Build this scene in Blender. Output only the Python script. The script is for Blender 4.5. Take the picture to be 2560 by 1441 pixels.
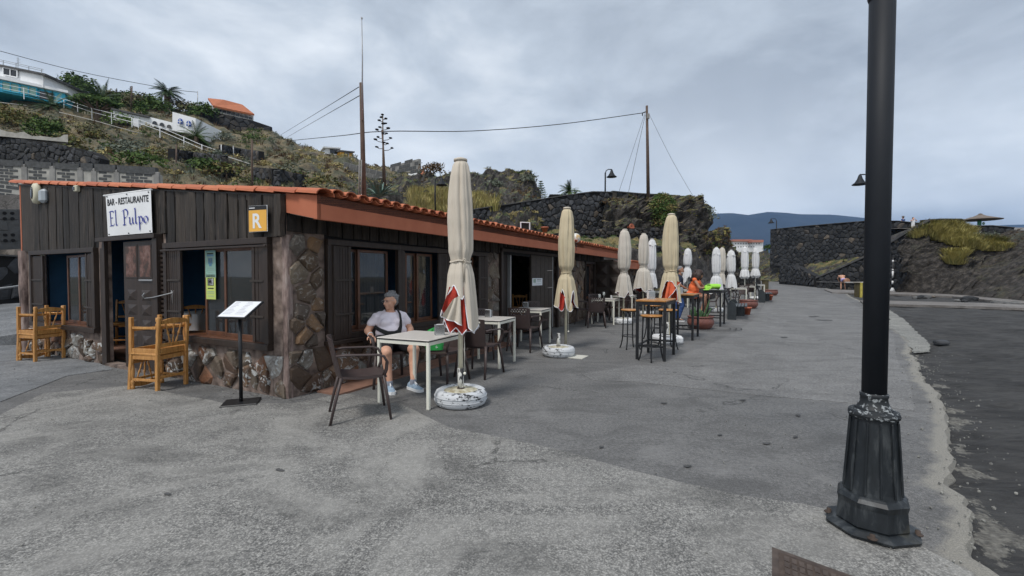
import bpy, bmesh, math, random
from mathutils import Vector, Matrix, noise
R = math.radians
random.seed(7)
for o in list(bpy.data.objects): bpy.data.objects.remove(o)
SC = bpy.context.scene
COL = SC.collection

# ------------------------------------------------------------------ camera
F = 1141.0; CX = 1280.0; CY = 720.5; H = 1.42; PITCH = R(1.53)
cam_d = bpy.data.cameras.new('camera'); cam = bpy.data.objects.new('camera', cam_d); COL.objects.link(cam)
cam_d.sensor_width = 36; cam_d.lens = 36*F/2560; cam_d.clip_end = 20000; cam_d.clip_start = .05
cam.location = (0, 0, H); cam.rotation_euler = (math.pi/2-PITCH, 0, 0)
SC.camera = cam

# ------------------------------------------------------------------ world and sun
SUN_EL, SUN_AZ = 58, 215
w = bpy.data.worlds.new('World'); SC.world = w; w.use_nodes = True
nt = w.node_tree; nt.nodes.clear(); N = nt.nodes.new; L = nt.links.new
def wn(t, **k):
    n = N(t)
    for a, b in k.items(): setattr(n, a, b)
    return n
def wm(op, a, b=None, c=None):
    n = N('ShaderNodeMath'); n.operation = op
    for i, v in enumerate((a, b, c)):
        if v is None: continue
        if isinstance(v, (int, float)): n.inputs[i].default_value = v
        else: L(v, n.inputs[i])
    return n.outputs[0]
sky = wn('ShaderNodeTexSky', sky_type='NISHITA', sun_disc=False, sun_elevation=R(SUN_EL), sun_rotation=R(SUN_AZ))
bg1 = N('ShaderNodeBackground'); bg1.inputs[1].default_value = .07; L(sky.outputs[0], bg1.inputs[0])
tc = N('ShaderNodeTexCoord'); sep = N('ShaderNodeSeparateXYZ'); L(tc.outputs['Generated'], sep.inputs[0])
zz = wm('MAXIMUM', sep.outputs[2], 0.0)
den = wm('ADD', zz, .34)
comb = N('ShaderNodeCombineXYZ')
L(wm('DIVIDE', sep.outputs[0], den), comb.inputs[0]); L(wm('DIVIDE', sep.outputs[1], den), comb.inputs[1])
mp = N('ShaderNodeMapping'); mp.inputs['Rotation'].default_value = (0, 0, R(28)); mp.inputs['Scale'].default_value = (1.7, 1.25, 1)
mp.inputs['Location'].default_value = (1.7, .4, 0)
L(comb.outputs[0], mp.inputs[0])
n1 = N('ShaderNodeTexNoise'); n1.inputs['Scale'].default_value = .62; n1.inputs['Detail'].default_value = 7; n1.inputs['Roughness'].default_value = .5; n1.inputs['Distortion'].default_value = .35
L(mp.outputs[0], n1.inputs['Vector'])
n2 = N('ShaderNodeTexNoise'); n2.inputs['Scale'].default_value = 2.6; n2.inputs['Detail'].default_value = 7; n2.inputs['Roughness'].default_value = .58; n2.inputs['Distortion'].default_value = .25
mp2 = N('ShaderNodeMapping'); mp2.inputs['Scale'].default_value = (1, 1, 2.3); L(tc.outputs['Generated'], mp2.inputs[0]); L(mp2.outputs[0], n2.inputs['Vector'])
mix = wm('ADD', wm('MULTIPLY', n1.outputs[0], .55), wm('MULTIPLY', n2.outputs[0], .45))
cr = N('ShaderNodeValToRGB'); L(mix, cr.inputs[0])
el = cr.color_ramp.elements
el[0].position = .415; el[0].color = (.235, .275, .33, 1)
el[1].position = .60; el[1].color = (.72, .76, .80, 1)
e = el.new(.50); e.color = (.40, .455, .52, 1)
# pale cloud bank low over the horizon
cr2 = N('ShaderNodeValToRGB'); L(sep.outputs[2], cr2.inputs[0])
e2 = cr2.color_ramp.elements
e2[0].position = 0.0; e2[0].color = (0, 0, 0, 1); e2[1].position = .6; e2[1].color = (.12, .12, .12, 1)
q = e2.new(.075); q.color = (.12, .12, .12, 1); q = e2.new(.125); q.color = (.8, .8, .8, 1); q = e2.new(.2); q.color = (.75, .75, .75, 1); q = e2.new(.34); q.color = (.35, .35, .35, 1)
n3 = N('ShaderNodeTexNoise'); n3.inputs['Scale'].default_value = 2.6; n3.inputs['Detail'].default_value = 5; L(tc.outputs['Generated'], n3.inputs['Vector'])
fac = wm('MULTIPLY', cr2.outputs[0], wm('MULTIPLY', n3.outputs[0], 1.6))
mx = N('ShaderNodeMixRGB'); L(fac, mx.inputs[0]); L(cr.outputs[0], mx.inputs[1]); mx.inputs[2].default_value = (.70, .75, .80, 1)
bg2 = N('ShaderNodeBackground'); L(mx.outputs[0], bg2.inputs[0]); bg2.inputs[1].default_value = 1.0
ms = N('ShaderNodeMixShader'); ms.inputs[0].default_value = .9; L(bg1.outputs[0], ms.inputs[1]); L(bg2.outputs[0], ms.inputs[2])
wo = N('ShaderNodeOutputWorld'); L(ms.outputs[0], wo.inputs[0])

sd = bpy.data.lights.new('sun', 'SUN'); so = bpy.data.objects.new('sun', sd); COL.objects.link(so)
sd.energy = 1.75; sd.angle = R(14); sd.color = (1, .955, .90)
az = R(SUN_AZ)  # sun from behind-left of the camera
dirv = Vector((math.sin(az)*math.cos(R(SUN_EL)), math.cos(az)*math.cos(R(SUN_EL)), math.sin(R(SUN_EL))))
so.rotation_euler = dirv.to_track_quat('Z', 'Y').to_euler()
vs = SC.view_settings; vs.view_transform = 'Standard'; vs.look = 'None'; vs.exposure = 0.46; vs.gamma = 1
SC.render.engine = 'CYCLES'; SC.cycles.max_bounces = 6; SC.cycles.diffuse_bounces = 3; SC.cycles.glossy_bounces = 3
SC.cycles.transparent_max_bounces = 12; SC.cycles.volume_bounces = 0; SC.cycles.use_denoising = True

# ------------------------------------------------------------------ picture <-> place
cp, sp_ = math.cos(PITCH), math.sin(PITCH)
def ray(px, py):
    a = (px-CX)/F; b = (CY-py)/F
    return Vector((a, cp+b*sp_, -sp_+b*cp))
def P(px, py, d):
    r = ray(px, py); return Vector((0, 0, H))+r*(d/r.y)
def gz(x, y):
    t = max(0, y-14.0); return .0175*t if t < 60 else 1.05
def G(px, py):
    r = ray(px, py); t = 1.0
    for _ in range(60):
        p = Vector((0, 0, H))+r*t
        t += (p.z-gz(p.x, p.y))/max(.02, -r.z)*.6
        if t > 200: t = 200
    p = Vector((0, 0, H))+r*t; p.z = gz(p.x, p.y); return p
C0 = Vector((-2.58, 5.23, 0)); BU = Vector((.46, .888, 0)).normalized(); BV = Vector((-BU.y, BU.x, 0))
def fac_(px, py, off=0.0):      # point on the short front wall, plane x=-off in building space -> (y, z)
    r = ray(px, py); o = Vector((0, 0, H))-(C0-BU*off); t = -o.dot(BU)/r.dot(BU); p = o+r*t
    return (p.dot(BV), p.z)
def lw_(px, py, off=0.0):       # point on the long wall, plane y=-off in building space -> (x, z)
    r = ray(px, py); o = Vector((0, 0, H))-(C0-BV*off); t = -o.dot(BV)/r.dot(BV); p = o+r*t
    return (p.dot(BU), p.z)

# ------------------------------------------------------------------ mesh builder
class MB:
    def __init__(s): s.v = []; s.f = []; s.m = []; s.sm = []
    def add(s, vs, fs, m=0, smooth=False):
        b = len(s.v); s.v.extend(tuple(x) for x in vs)
        for f in fs: s.f.append(tuple(b+i for i in f)); s.m.append(m); s.sm.append(smooth)
        return s
    def box(s, c, d, rz=0, m=0, M=None, bev=0):
        x, y, z = d[0]/2, d[1]/2, d[2]/2
        if bev > 0:
            b = min(bev, x*.9, y*.9, z*.9); vs = []; idx = {}
            for sx in (-1, 1):
                for sy in (-1, 1):
                    for sz in (-1, 1):
                        for ax in range(3):
                            p = [sx*(x-(b if ax != 0 else 0)), sy*(y-(b if ax != 1 else 0)), sz*(z-(b if ax != 2 else 0))]
                            idx[(sx, sy, sz, ax)] = len(vs); vs.append(Vector(p))
            fs = []
            for ax in range(3):
                o1, o2 = [(1, 2), (2, 0), (0, 1)][ax]
                for sg in (-1, 1):
                    q = []
                    for a, bb in ((-1, -1), (1, -1), (1, 1), (-1, 1)):
                        k = [0, 0, 0]; k[ax] = sg; k[o1] = a; k[o2] = bb; q.append(idx[(*k, ax)])
                    fs.append(q if sg > 0 else q[::-1])
            for ax in range(3):
                o1, o2 = [(1, 2), (2, 0), (0, 1)][ax]
                for a in (-1, 1):
                    for bb in (-1, 1):
                        k0 = [0, 0, 0]; k1 = [0, 0, 0]
                        k0[ax] = -1; k1[ax] = 1; k0[o1] = k1[o1] = a; k0[o2] = k1[o2] = bb
                        q = [idx[(*k0, o1)], idx[(*k1, o1)], idx[(*k1, o2)], idx[(*k0, o2)]]
                        fs.append(q if a*bb < 0 else q[::-1])
            for sx in (-1, 1):
                for sy in (-1, 1):
                    for sz in (-1, 1):
                        q = [idx[(sx, sy, sz, 0)], idx[(sx, sy, sz, 1)], idx[(sx, sy, sz, 2)]]
                        fs.append(q if sx*sy*sz > 0 else q[::-1])
        else:
            vs = [Vector((a*x, b*y, g*z)) for a in (-1, 1) for b in (-1, 1) for g in (-1, 1)]
            fs = [(0, 1, 3, 2), (4, 6, 7, 5), (0, 4, 5, 1), (2, 3, 7, 6), (0, 2, 6, 4), (1, 5, 7, 3)]
        T = Matrix.Translation(c)@(M if M else Matrix.Rotation(rz, 4, 'Z'))
        return s.add([T@v for v in vs], fs, m)
    def bb(s, p0, p1, m=0, bev=0):    # box by two corners
        p0 = Vector(p0); p1 = Vector(p1); d = p1-p0
        return s.box((p0+p1)/2, (abs(d.x), abs(d.y), abs(d.z)), m=m, bev=bev)
    def beam(s, p0, p1, w, h=None, m=0, up=(0, 0, 1), bev=0):
        p0 = Vector(p0); p1 = Vector(p1); h = h or w; d = p1-p0; ln = d.length
        if ln < 1e-6: return s
        z = d/ln; u = Vector(up)
        if abs(z.dot(u)) > .98: u = Vector((1, 0, 0)) if abs(z.x) < .9 else Vector((0, 1, 0))
        x = u.cross(z).normalized(); y = z.cross(x)
        M = Matrix((x, y, z)).transposed().to_4x4()
        return s.box((p0+p1)/2, (w, h, ln), M=M, m=m, bev=bev)
    def tube(s, pts, r, n=8, m=0, caps=True, smooth=True, sq=None):
        pts = [Vector(p) for p in pts]; k = len(pts)
        rs = r if isinstance(r, (list, tuple)) else [r]*k
        vs = []; fs = []; ref = None
        for i, p in enumerate(pts):
            t = (pts[min(i+1, k-1)]-pts[max(i-1, 0)])
            if t.length < 1e-9: t = Vector((0, 0, 1))
            t.normalize()
            if ref is None: ref = Vector((0, 0, 1)) if abs(t.z) < .9 else Vector((0, 1, 0))
            x = (ref-t*ref.dot(t)).normalized(); ref = x; y = t.cross(x)
            rr = rs[i]; ra, rb = rr if isinstance(rr, (list, tuple)) else (rr, rr)
            for j in range(n):
                a = 2*math.pi*j/n; vs.append(p+x*(math.cos(a)*ra)+y*(math.sin(a)*rb))
        for i in range(k-1):
            for j in range(n):
                a, b = i*n+j, i*n+(j+1) % n
                fs.append((a, b, b+n, a+n))
        s.add(vs, fs, m, smooth)
        if caps:
            b = len(s.v)-len(vs)
            s.f.append(tuple(b+j for j in range(n))[::-1]); s.m.append(m); s.sm.append(False)
            s.f.append(tuple(b+(k-1)*n+j for j in range(n))); s.m.append(m); s.sm.append(False)
        return s
    def lathe(s, prof, n=16, c=(0, 0, 0), m=0, smooth=True, fold=None, M=None):
        c = Vector(c); vs = []; k = len(prof)
        for (r, z) in prof:
            for j in range(n):
                a = 2*math.pi*j/n; rr = r*(fold(a, z) if fold else 1)
                v = Vector((rr*math.cos(a), rr*math.sin(a), z)); vs.append(c+(M@v if M else v))
        fs = []
        for i in range(k-1):
            for j in range(n):
                a, b = i*n+j, i*n+(j+1) % n
                fs.append((a, b, b+n, a+n))
        if prof[0][0] > 1e-4: fs.append(tuple(range(n))[::-1])
        if prof[-1][0] > 1e-4: fs.append(tuple((k-1)*n+j for j in range(n)))
        return s.add(vs, fs, m, smooth)
    def prism(s, poly, ext, m=0, front=True):    # poly: 3-D loop, ext: extrusion vector
        n = len(poly); ext = Vector(ext); poly = [Vector(p) for p in poly]
        vs = poly+[p+ext for p in poly]
        fs = [tuple(range(n))[::-1], tuple(range(n, 2*n))]+[(i, (i+1) % n, (i+1) % n+n, i+n) for i in range(n)]
        return s.add(vs, fs, m)
    def grid(s, rows, m=0, smooth=True):
        k = len(rows); n = len(rows[0]); vs = [p for r in rows for p in r]
        fs = [(i*n+j, i*n+j+1, (i+1)*n+j+1, (i+1)*n+j) for i in range(k-1) for j in range(n-1)]
        return s.add(vs, fs, m, smooth)
    def ico(s, c, rad, m=0, jit=0, sub=1, smooth=False, sc=(1, 1, 1)):
        vs, fs = ICO[sub]
        return s.add([Vector(c)+Vector((v[0]*sc[0], v[1]*sc[1], v[2]*sc[2]))*rad*(1+random.uniform(-jit, jit)) for v in vs], fs, m, smooth)
    def mesh(s, name):
        me = bpy.data.meshes.new(name); me.from_pydata(s.v, [], s.f)
        me.polygons.foreach_set('material_index', s.m); me.polygons.foreach_set('use_smooth', s.sm); me.update(); return me
    def build(s, name, mats, parent=None, kind=None, fixn=False, **k):
        me = s.mesh(name)
        if fixn:
            bm = bmesh.new(); bm.from_mesh(me); bmesh.ops.recalc_face_normals(bm, faces=bm.faces); bm.to_mesh(me); bm.free()
        return link(name, me, mats, parent, kind, **k)
def link(name, me, mats=None, parent=None, kind=None, label=None, cat=None, group=None, loc=None):
    if mats is not None and not me.materials:
        for mm in (mats if isinstance(mats, (list, tuple)) else [mats]): me.materials.append(mm)
    o = bpy.data.objects.new(name, me); COL.objects.link(o)
    if parent: o.parent = parent
    if loc is not None: o.location = loc
    if kind: o['kind'] = kind
    tag(o, label, cat, group); return o
def tag(o, label=None, cat=None, group=None):
    if label: o['label'] = label
    if cat: o['category'] = cat
    if group: o['group'] = group
    return o
def empty(name, loc=(0, 0, 0), rz=0, label=None, cat=None, group=None):
    o = bpy.data.objects.new(name, None); COL.objects.link(o); o.location = loc; o.rotation_euler = (0, 0, rz); o.empty_display_size = .1
    return tag(o, label, cat, group)
def copy_tree(o, parent=None, top=True):
    c = o.copy(); COL.objects.link(c)
    if not top: c.parent = parent
    for ch in [x for x in KIDS.get(o.name, [])]:
        copy_tree(ch, c, False)
    return c
KIDS = {}
def freeze(root):   # remember the children of a prototype once, so copying stays cheap
    def rec(o):
        KIDS[o.name] = [c for c in bpy.data.objects if c.parent == o]
        for c in KIDS[o.name]: rec(c)
    rec(root)
def dup(root, loc, rz=0, label=None, group=None, scale=None):
    c = copy_tree(root); c.location = loc; c.rotation_euler = (0, 0, rz)
    if scale: c.scale = (scale,)*3
    if label: c['label'] = label
    if group: c['group'] = group
    return c
def _ico():
    out = {}
    for sdiv in (1, 2, 3):
        bm = bmesh.new(); bmesh.ops.create_icosphere(bm, subdivisions=sdiv, radius=1)
        bm.verts.ensure_lookup_table(); out[sdiv] = ([v.co.copy() for v in bm.verts], [tuple(x.index for x in f.verts) for f in bm.faces]); bm.free()
    return out
ICO = _ico()
def nz(x, y, z=0, s=1.0): return noise.noise(Vector((x*s, y*s, z*s)))
def fbm(x, y, z=0, s=1.0, o=4):
    return noise.fractal(Vector((x*s, y*s, z*s)), 1.0, 2.0, o)
def lerp(a, b, t): return a+(b-a)*t
def interp(tab, x):
    if x <= tab[0][0]: return tab[0][1]
    for (x0, y0), (x1, y1) in zip(tab, tab[1:]):
        if x <= x1: return lerp(y0, y1, (x-x0)/(x1-x0))
    return tab[-1][1]

# ------------------------------------------------------------------ materials
class NT:
    def __init__(s, name):
        s.m = bpy.data.materials.new(name); s.m.use_nodes = True; s.t = s.m.node_tree
        s.b = s.t.nodes['Principled BSDF']; s.c = s.t.nodes.new('ShaderNodeTexCoord'); s.geo = None
        s.co = s.c.outputs['Object']
    def n(s, t, **k):
        n = s.t.nodes.new(t)
        for a, b in k.items(): setattr(n, a, b)
        return n
    def l(s, a, b): s.t.links.new(a, b)
    def world(s):
        s.geo = s.geo or s.n('ShaderNodeNewGeometry'); s.co = s.geo.outputs['Position']; return s
    def noise(s, sc, det=4, ro=.55, scale3=None, dist=0):
        n = s.n('ShaderNodeTexNoise'); n.inputs['Scale'].default_value = sc; n.inputs['Detail'].default_value = det
        n.inputs['Roughness'].default_value = ro; n.inputs['Distortion'].default_value = dist
        s.l(s.mapped(scale3), n.inputs['Vector']); return n.outputs[0]
    def mapped(s, scale3):
        if scale3 is None: return s.co
        m = s.n('ShaderNodeMapping'); m.inputs['Scale'].default_value = scale3; s.l(s.co, m.inputs[0]); return m.outputs[0]
    def vor(s, sc, feature='F1', scale3=None, out='Distance', rnd=1):
        n = s.n('ShaderNodeTexVoronoi'); n.feature = feature; n.inputs['Scale'].default_value = sc; n.inputs['Randomness'].default_value = rnd
        s.l(s.mapped(scale3), n.inputs['Vector']); return n.outputs[out]
    def ramp(s, f, stops, interp='LINEAR'):
        r = s.n('ShaderNodeValToRGB'); s.l(f, r.inputs[0]); e = r.color_ramp.elements; r.color_ramp.interpolation = interp
        e[0].position = stops[0][0]; e[0].color = c4(stops[0][1]); e[1].position = stops[-1][0]; e[1].color = c4(stops[-1][1])
        for p, c in stops[1:-1]: x = e.new(p); x.color = c4(c)
        return r.outputs[0]
    def mix(s, f, a, b, mode='MIX'):
        m = s.n('ShaderNodeMixRGB'); m.blend_type = mode
        for i, v in enumerate((f, a, b)):
            if isinstance(v, (int, float)): m.inputs[i].default_value = v if i == 0 else c4((v, v, v))
            elif isinstance(v, tuple): m.inputs[i].default_value = c4(v)
            else: s.l(v, m.inputs[i])
        return m.outputs[0]
    def math(s, op, a, b=None):
        m = s.n('ShaderNodeMath'); m.operation = op
        for i, v in enumerate((a, b)):
            if v is None: continue
            if isinstance(v, (int, float)): m.inputs[i].default_value = v
            else: s.l(v, m.inputs[i])
        return m.outputs[0]
    def rand(s):
        o = s.n('ShaderNodeObjectInfo'); g = s.n('ShaderNodeNewGeometry')
        return s.math('FRACT', s.math('ADD', o.outputs['Random'], s.math('MULTIPLY', g.outputs['Random Per Island'], 3.7)))
    def bump(s, h, st=.5, d=.01):
        b = s.n('ShaderNodeBump'); b.inputs['Strength'].default_value = st; b.inputs['Distance'].default_value = d
        s.l(h, b.inputs['Height']); s.l(b.outputs[0], s.b.inputs['Normal']); return s
    def col(s, c):
        if isinstance(c, tuple): s.b.inputs['Base Color'].default_value = c4(c)
        else: s.l(c, s.b.inputs['Base Color'])
        return s
    def rough(s, v):
        if isinstance(v, (int, float)): s.b.inputs['Roughness'].default_value = v
        else: s.l(v, s.b.inputs['Roughness'])
        return s
def c4(c): return (c, c, c, 1) if isinstance(c, (int, float)) else (c[0], c[1], c[2], 1)
MT = {}
def simple(name, c, rough=.6, var=.15, sc=6, metal=0, bump=0, bsc=60, spec=None):
    k = NT(name); f = k.noise(sc, 5); a = tuple(x*(1-var) for x in c); b = tuple(min(1, x*(1+var)) for x in c)
    k.col(k.ramp(f, [(.3, a), (.7, b)])).rough(rough); k.b.inputs['Metallic'].default_value = metal
    if bump: k.bump(k.noise(bsc, 3), bump, .004)
    if spec is not None: k.b.inputs['Specular IOR Level'].default_value = spec
    MT[name] = k.m; return k.m
# ------------------------------------------------------------------ materials used all over
simple('dark_wood', (.032, .023, .017), .55, .35, 9, bump=.4, bsc=40)
simple('brown_wood', (.11, .045, .022), .42, .3, 9, bump=.2)
simple('black_metal', (.012, .013, .015), .42, .2, 12)
simple('white_metal', (.74, .73, .64), .35, .05, 8)
simple('cream_pole', (.66, .62, .47), .4, .12, 10)
simple('brown_plastic', (.055, .038, .036), .5, .12, 5)
simple('green_bag', (.02, .30, .06), .5, .1)
simple('white_paint', (.78, .79, .80), .6, .05, 3)
simple('blue_wall', (.022, .10, .21), .7, .1)
simple('paper', (.75, .78, .82), .6, .02)
simple('chrome', (.55, .56, .57), .25, .05, metal=1)
simple('black_text', (.01, .01, .012), .6, .05)
simple('blue_text', (.018, .03, .30), .6, .05)
simple('orange_sign', (.80, .42, .06), .5, .03)
simple('pipe_grey', (.32, .33, .34), .4, .1, metal=.3)
simple('plaster_grey', (.24, .235, .225), .85, .25, 2.5, bump=.4, bsc=30)
simple('grey_block', (.075, .078, .08), .9, .35, 8, bump=.5, bsc=60)
simple('mortar_white', (.36, .35, .32), .9, .25, 3)
simple('cyan_paint', (.06, .50, .72), .6, .08, 2)
simple('window_dark', (.02, .024, .03), .12, .1)
simple('blue_frame', (.03, .09, .38), .5, .1)
simple('far_orange', (.42, .13, .05), .7, .2, 2)
simple('soil', (.06, .045, .035), .95, .3, 6, bump=.5)
simple('wire', (.03, .03, .035), .6, .1)
simple('terracotta_pot', (.36, .10, .05), .55, .25, 8)
simple('clay_pot', (.17, .065, .05), .5, .25, 5, bump=.2)
simple('skin', (.64, .36, .25), .55, .1, 10, spec=.3)
simple('skin_tan', (.36, .19, .125), .55, .1, 10, spec=.3)
simple('hair_grey', (.20, .20, .205), .7, .55, 70, bump=.8, bsc=90)
simple('hair_dark', (.035, .018, .013), .6, .5, 30, bump=.8, bsc=60)
simple('tshirt', (.76, .70, .76), .85, .03, 6, bump=.35, bsc=14)
simple('black_cloth', (.012, .012, .014), .9, .2, 6)
simple('blue_shoe', (.27, .36, .46), .7, .2, 20)
simple('white_rubber', (.78, .79, .80), .6, .05)
simple('navy_cloth', (.022, .032, .06), .9, .15)
simple('jeans', (.03, .07, .2), .9, .2)
simple('orange_cloth', (.80, .16, .05), .85, .08)
simple('lime_bag', (.33, .72, .06), .6, .06)
simple('lilac_cloth', (.42, .36, .66), .8, .2, 20)
simple('white_cloth', (.64, .645, .65), .9, .04, 4, bump=.2, bsc=12)
simple('cream_cloth', (.58, .52, .435), .92, .05, 3, bump=.25, bsc=300)
simple('grey_cloth', (.53, .49, .43), .92, .05, 3, bump=.25, bsc=300)
simple('sand_cloth', (.56, .48, .33), .92, .06, 3, bump=.25, bsc=300)
simple('red_cloth', (.40, .035, .02), .9, .3, 14)
simple('coral_cloth', (.66, .13, .055), .9, .18, 14)
simple('piping', (.80, .80, .84), .7, .03)
simple('agave_leaf', (.10, .16, .13), .6, .3, 5)
simple('palm_leaf', (.045, .085, .03), .6, .3, 3)
simple('trunk', (.12, .085, .06), .9, .3, 6, bump=.5)
simple('straw', (.17, .14, .12), .95, .3, 12)
simple('green_paint', (.03, .25, .13), .5, .2)
simple('yellow_paint', (.50, .42, .08), .6, .2)
simple('red_marker', (.55, .06, .04), .6, .1)
simple('cactus', (.045, .10, .035), .6, .35, 8)
simple('tile_floor', (.22, .12, .085), .7, .25, 5)
simple('bench_metal', (.028, .034, .038), .4, .25, 10)
simple('chair_wood_dark', (.20, .085, .025), .45, .2, 9)

k = NT('glass'); k.b.inputs['Base Color'].default_value = (.03, .035, .04, 1); k.rough(.03)
k.b.inputs['Alpha'].default_value = .62; k.b.inputs['Specular IOR Level'].default_value = .9; k.b.inputs['IOR'].default_value = 1.55; MT['glass'] = k.m
k = NT('clear_glass'); k.b.inputs['Base Color'].default_value = (.8, .85, .85, 1); k.rough(.03); k.b.inputs['Alpha'].default_value = .25; MT['clear_glass'] = k.m

# orange pine chair wood with grain along the piece
k = NT('pine'); f = k.noise(3, 6, .6, (14, 14, 1.6), 1.2); r_ = k.rand()
c = k.ramp(f, [(.3, (.28, .12, .03)), (.5, (.50, .245, .07)), (.75, (.64, .37, .13))])
k.col(k.mix(k.math('MULTIPLY', r_, .25), c, (.36, .17, .07))).rough(.38).bump(f, .15, .003); MT['pine'] = k.m
k = NT('stool_wood'); f = k.noise(3, 5, .6, (16, 2, 1), .8)
k.col(k.ramp(f, [(.3, (.32, .13, .035)), (.6, (.50, .24, .07)), (.85, (.60, .33, .11))])).rough(.28); MT['stool_wood'] = k.m

# weathered black boards
k = NT('board_wood'); f = k.noise(2.2, 8, .65, (9, 9, .9), .8); g = k.noise(1.1, 5, .6, (2, 2, .5)); r_ = k.rand()
c = k.ramp(f, [(.32, (.003, .0025, .002)), (.48, (.017, .0125, .0095)), (.62, (.046, .035, .027)), (.78, (.10, .078, .06))])
c = k.mix(k.ramp(g, [(.5, 0), (.7, .35)]), c, (.075, .064, .053))
c = k.mix(k.ramp(r_, [(0, .8), (.35, .1), (.6, 0)]), c, (.009, .007, .006)); c = k.mix(k.ramp(r_, [(.7, 0), (1, .35)]), c, (.06, .046, .034)); k.col(c).rough(.75).bump(f, 1.0, .02); MT['board_wood'] = k.m
k = NT('frame_wood'); f = k.noise(2.5, 7, .6, (8, 8, 1.2), .6); r_ = k.rand()
c = k.ramp(f, [(.3, (.018, .010, .007)), (.6, (.036, .023, .017)), (.85, (.07, .052, .04))])
k.col(k.mix(k.math('MULTIPLY', r_, .3), c, (.02, .014, .011))).rough(.55).bump(f, .5, .006); MT['frame_wood'] = k.m
k = NT('peeled_panel'); f = k.noise(9, 6, .6); k.col(k.ramp(f, [(.38, (.045, .026, .018)), (.5, (.12, .055, .04)), (.66, (.21, .13, .11))])).rough(.6); MT['peeled_panel'] = k.m

# masonry of the restaurant: quartzy brown, rust and white stones
k = NT('wall_stone'); r_ = k.rand(); a = k.noise(5, 8, .65); b = k.noise(9, 6, .62, None, 1.8); d = k.noise(2.2, 4)
base = k.ramp(r_, [(0, (.07, .045, .03)), (.16, (.20, .085, .04)), (.30, (.15, .12, .09)), (.44, (.10, .06, .04)), (.56, (.28, .27, .245)), (.72, (.22, .14, .09)), (.84, (.38, .37, .35)), (.95, (.09, .055, .035))], 'CONSTANT')
c = k.mix(k.ramp(a, [(.40, 0), (.62, .85)]), base, (.065, .042, .028))
wh = k.math('MULTIPLY', k.ramp(b, [(.54, 0), (.58, .85)]), k.ramp(k.math('ADD', k.math('MULTIPLY', r_, .35), k.math('MULTIPLY', d, .8)), [(.50, 0), (.64, 1)]))
c = k.mix(wh, c, (.50, .52, .52)); c = k.mix(k.ramp(k.noise(9, 5), [(.6, 0), (.75, .6)]), c, (.20, .12, .035))
k.col(c).rough(.72).bump(k.mix(.5, a, b), 1.0, .03); MT['wall_stone'] = k.m
k = NT('wall_stone_upper'); r_ = k.rand(); a = k.noise(5, 8, .65); b = k.noise(13, 6, .6, None, 1.5)
base = k.ramp(r_, [(0, (.12, .08, .05)), (.2, (.20, .16, .115)), (.4, (.09, .07, .055)), (.6, (.24, .14, .07)), (.8, (.17, .155, .135))], 'CONSTANT')
c = k.mix(k.ramp(a, [(.38, .05), (.66, .8)]), base, (.07, .053, .042))
c = k.mix(k.ramp(b, [(.56, 0), (.64, .7)]), c, (.30, .28, .25)); k.col(c).rough(.72).bump(k.mix(.5, a, b), 1.0, .03); MT['wall_stone_upper'] = k.m
k = NT('pink_mortar'); a = k.noise(6, 6); k.col(k.ramp(a, [(.36, (.07, .05, .042)), (.55, (.20, .15, .125)), (.72, (.30, .24, .21))])).rough(.9).bump(a, .8, .02); MT['pink_mortar'] = k.m
k = NT('pillar_render'); a = k.noise(5, 7, .6, (1.6, 1.6, .5)); k.col(k.ramp(a, [(.36, (.08, .055, .048)), (.5, (.24, .175, .155)), (.66, (.36, .30, .27))])).rough(.9).bump(a, 1, .03); MT['pillar_render'] = k.m

k = NT('roof_tile'); r_ = k.rand(); a = k.noise(7, 6, .6); b = k.noise(25, 4)
c = k.ramp(r_, [(0, (.45, .13, .055)), (.5, (.52, .165, .072)), (1, (.38, .10, .045))])
c = k.mix(k.ramp(a, [(.5, 0), (.78, .5)]), c, (.26, .085, .045)); c = k.mix(k.ramp(b, [(.62, 0), (.8, .35)]), c, (.60, .30, .18))
k.col(c).rough(.7).bump(a, .3, .006); MT['roof_tile'] = k.m
k = NT('fascia_paint'); a = k.noise(3.5, 6, .6); b = k.noise(60, 3); c = k.ramp(a, [(.3, (.40, .120, .060)), (.7, (.47, .155, .080))])
c = k.mix(k.ramp(k.noise(2, 6, .7), [(.66, 0), (.74, .6)]), c, (.34, .12, .075)); k.col(c).rough(.8).bump(b, .25, .004); MT['fascia_paint'] = k.m
k = NT('soffit'); k.col((.42, .40, .37)).rough(.9); MT['soffit'] = k.m

# volcanic masonry
def volc(name, lo, hi, spots=(.16, .13, .10)):
    k = NT(name); r_ = k.rand(); a = k.noise(6, 7, .65)
    c = k.ramp(r_, [(0, lo), (.55, tuple((x+y)/2.2 for x, y in zip(lo, hi))), (.93, hi), (1, spots)])
    c = k.mix(k.ramp(a, [(.35, .7), (.65, 0)]), c, tuple(x*.6 for x in lo)); k.col(c).rough(.9).bump(a, .9, .03); MT[name] = k.m
volc('lava_stone', (.035, .037, .042), (.085, .09, .10))
volc('lava_stone_far', (.022, .024, .027), (.06, .062, .066))
volc('lava_stone_brown', (.028, .025, .023), (.075, .068, .06))
volc('pale_block', (.10, .10, .10), (.18, .18, .175), (.2, .2, .2))
k = NT('lava_gap'); k.col((.012, .012, .013)).rough(1); MT['lava_gap'] = k.m
k = NT('coping'); a = k.noise(2, 6); k.col(k.ramp(a, [(.3, (.05, .05, .053)), (.7, (.12, .118, .115))])).rough(.9).bump(a, .5, .02); MT['coping'] = k.m

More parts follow.
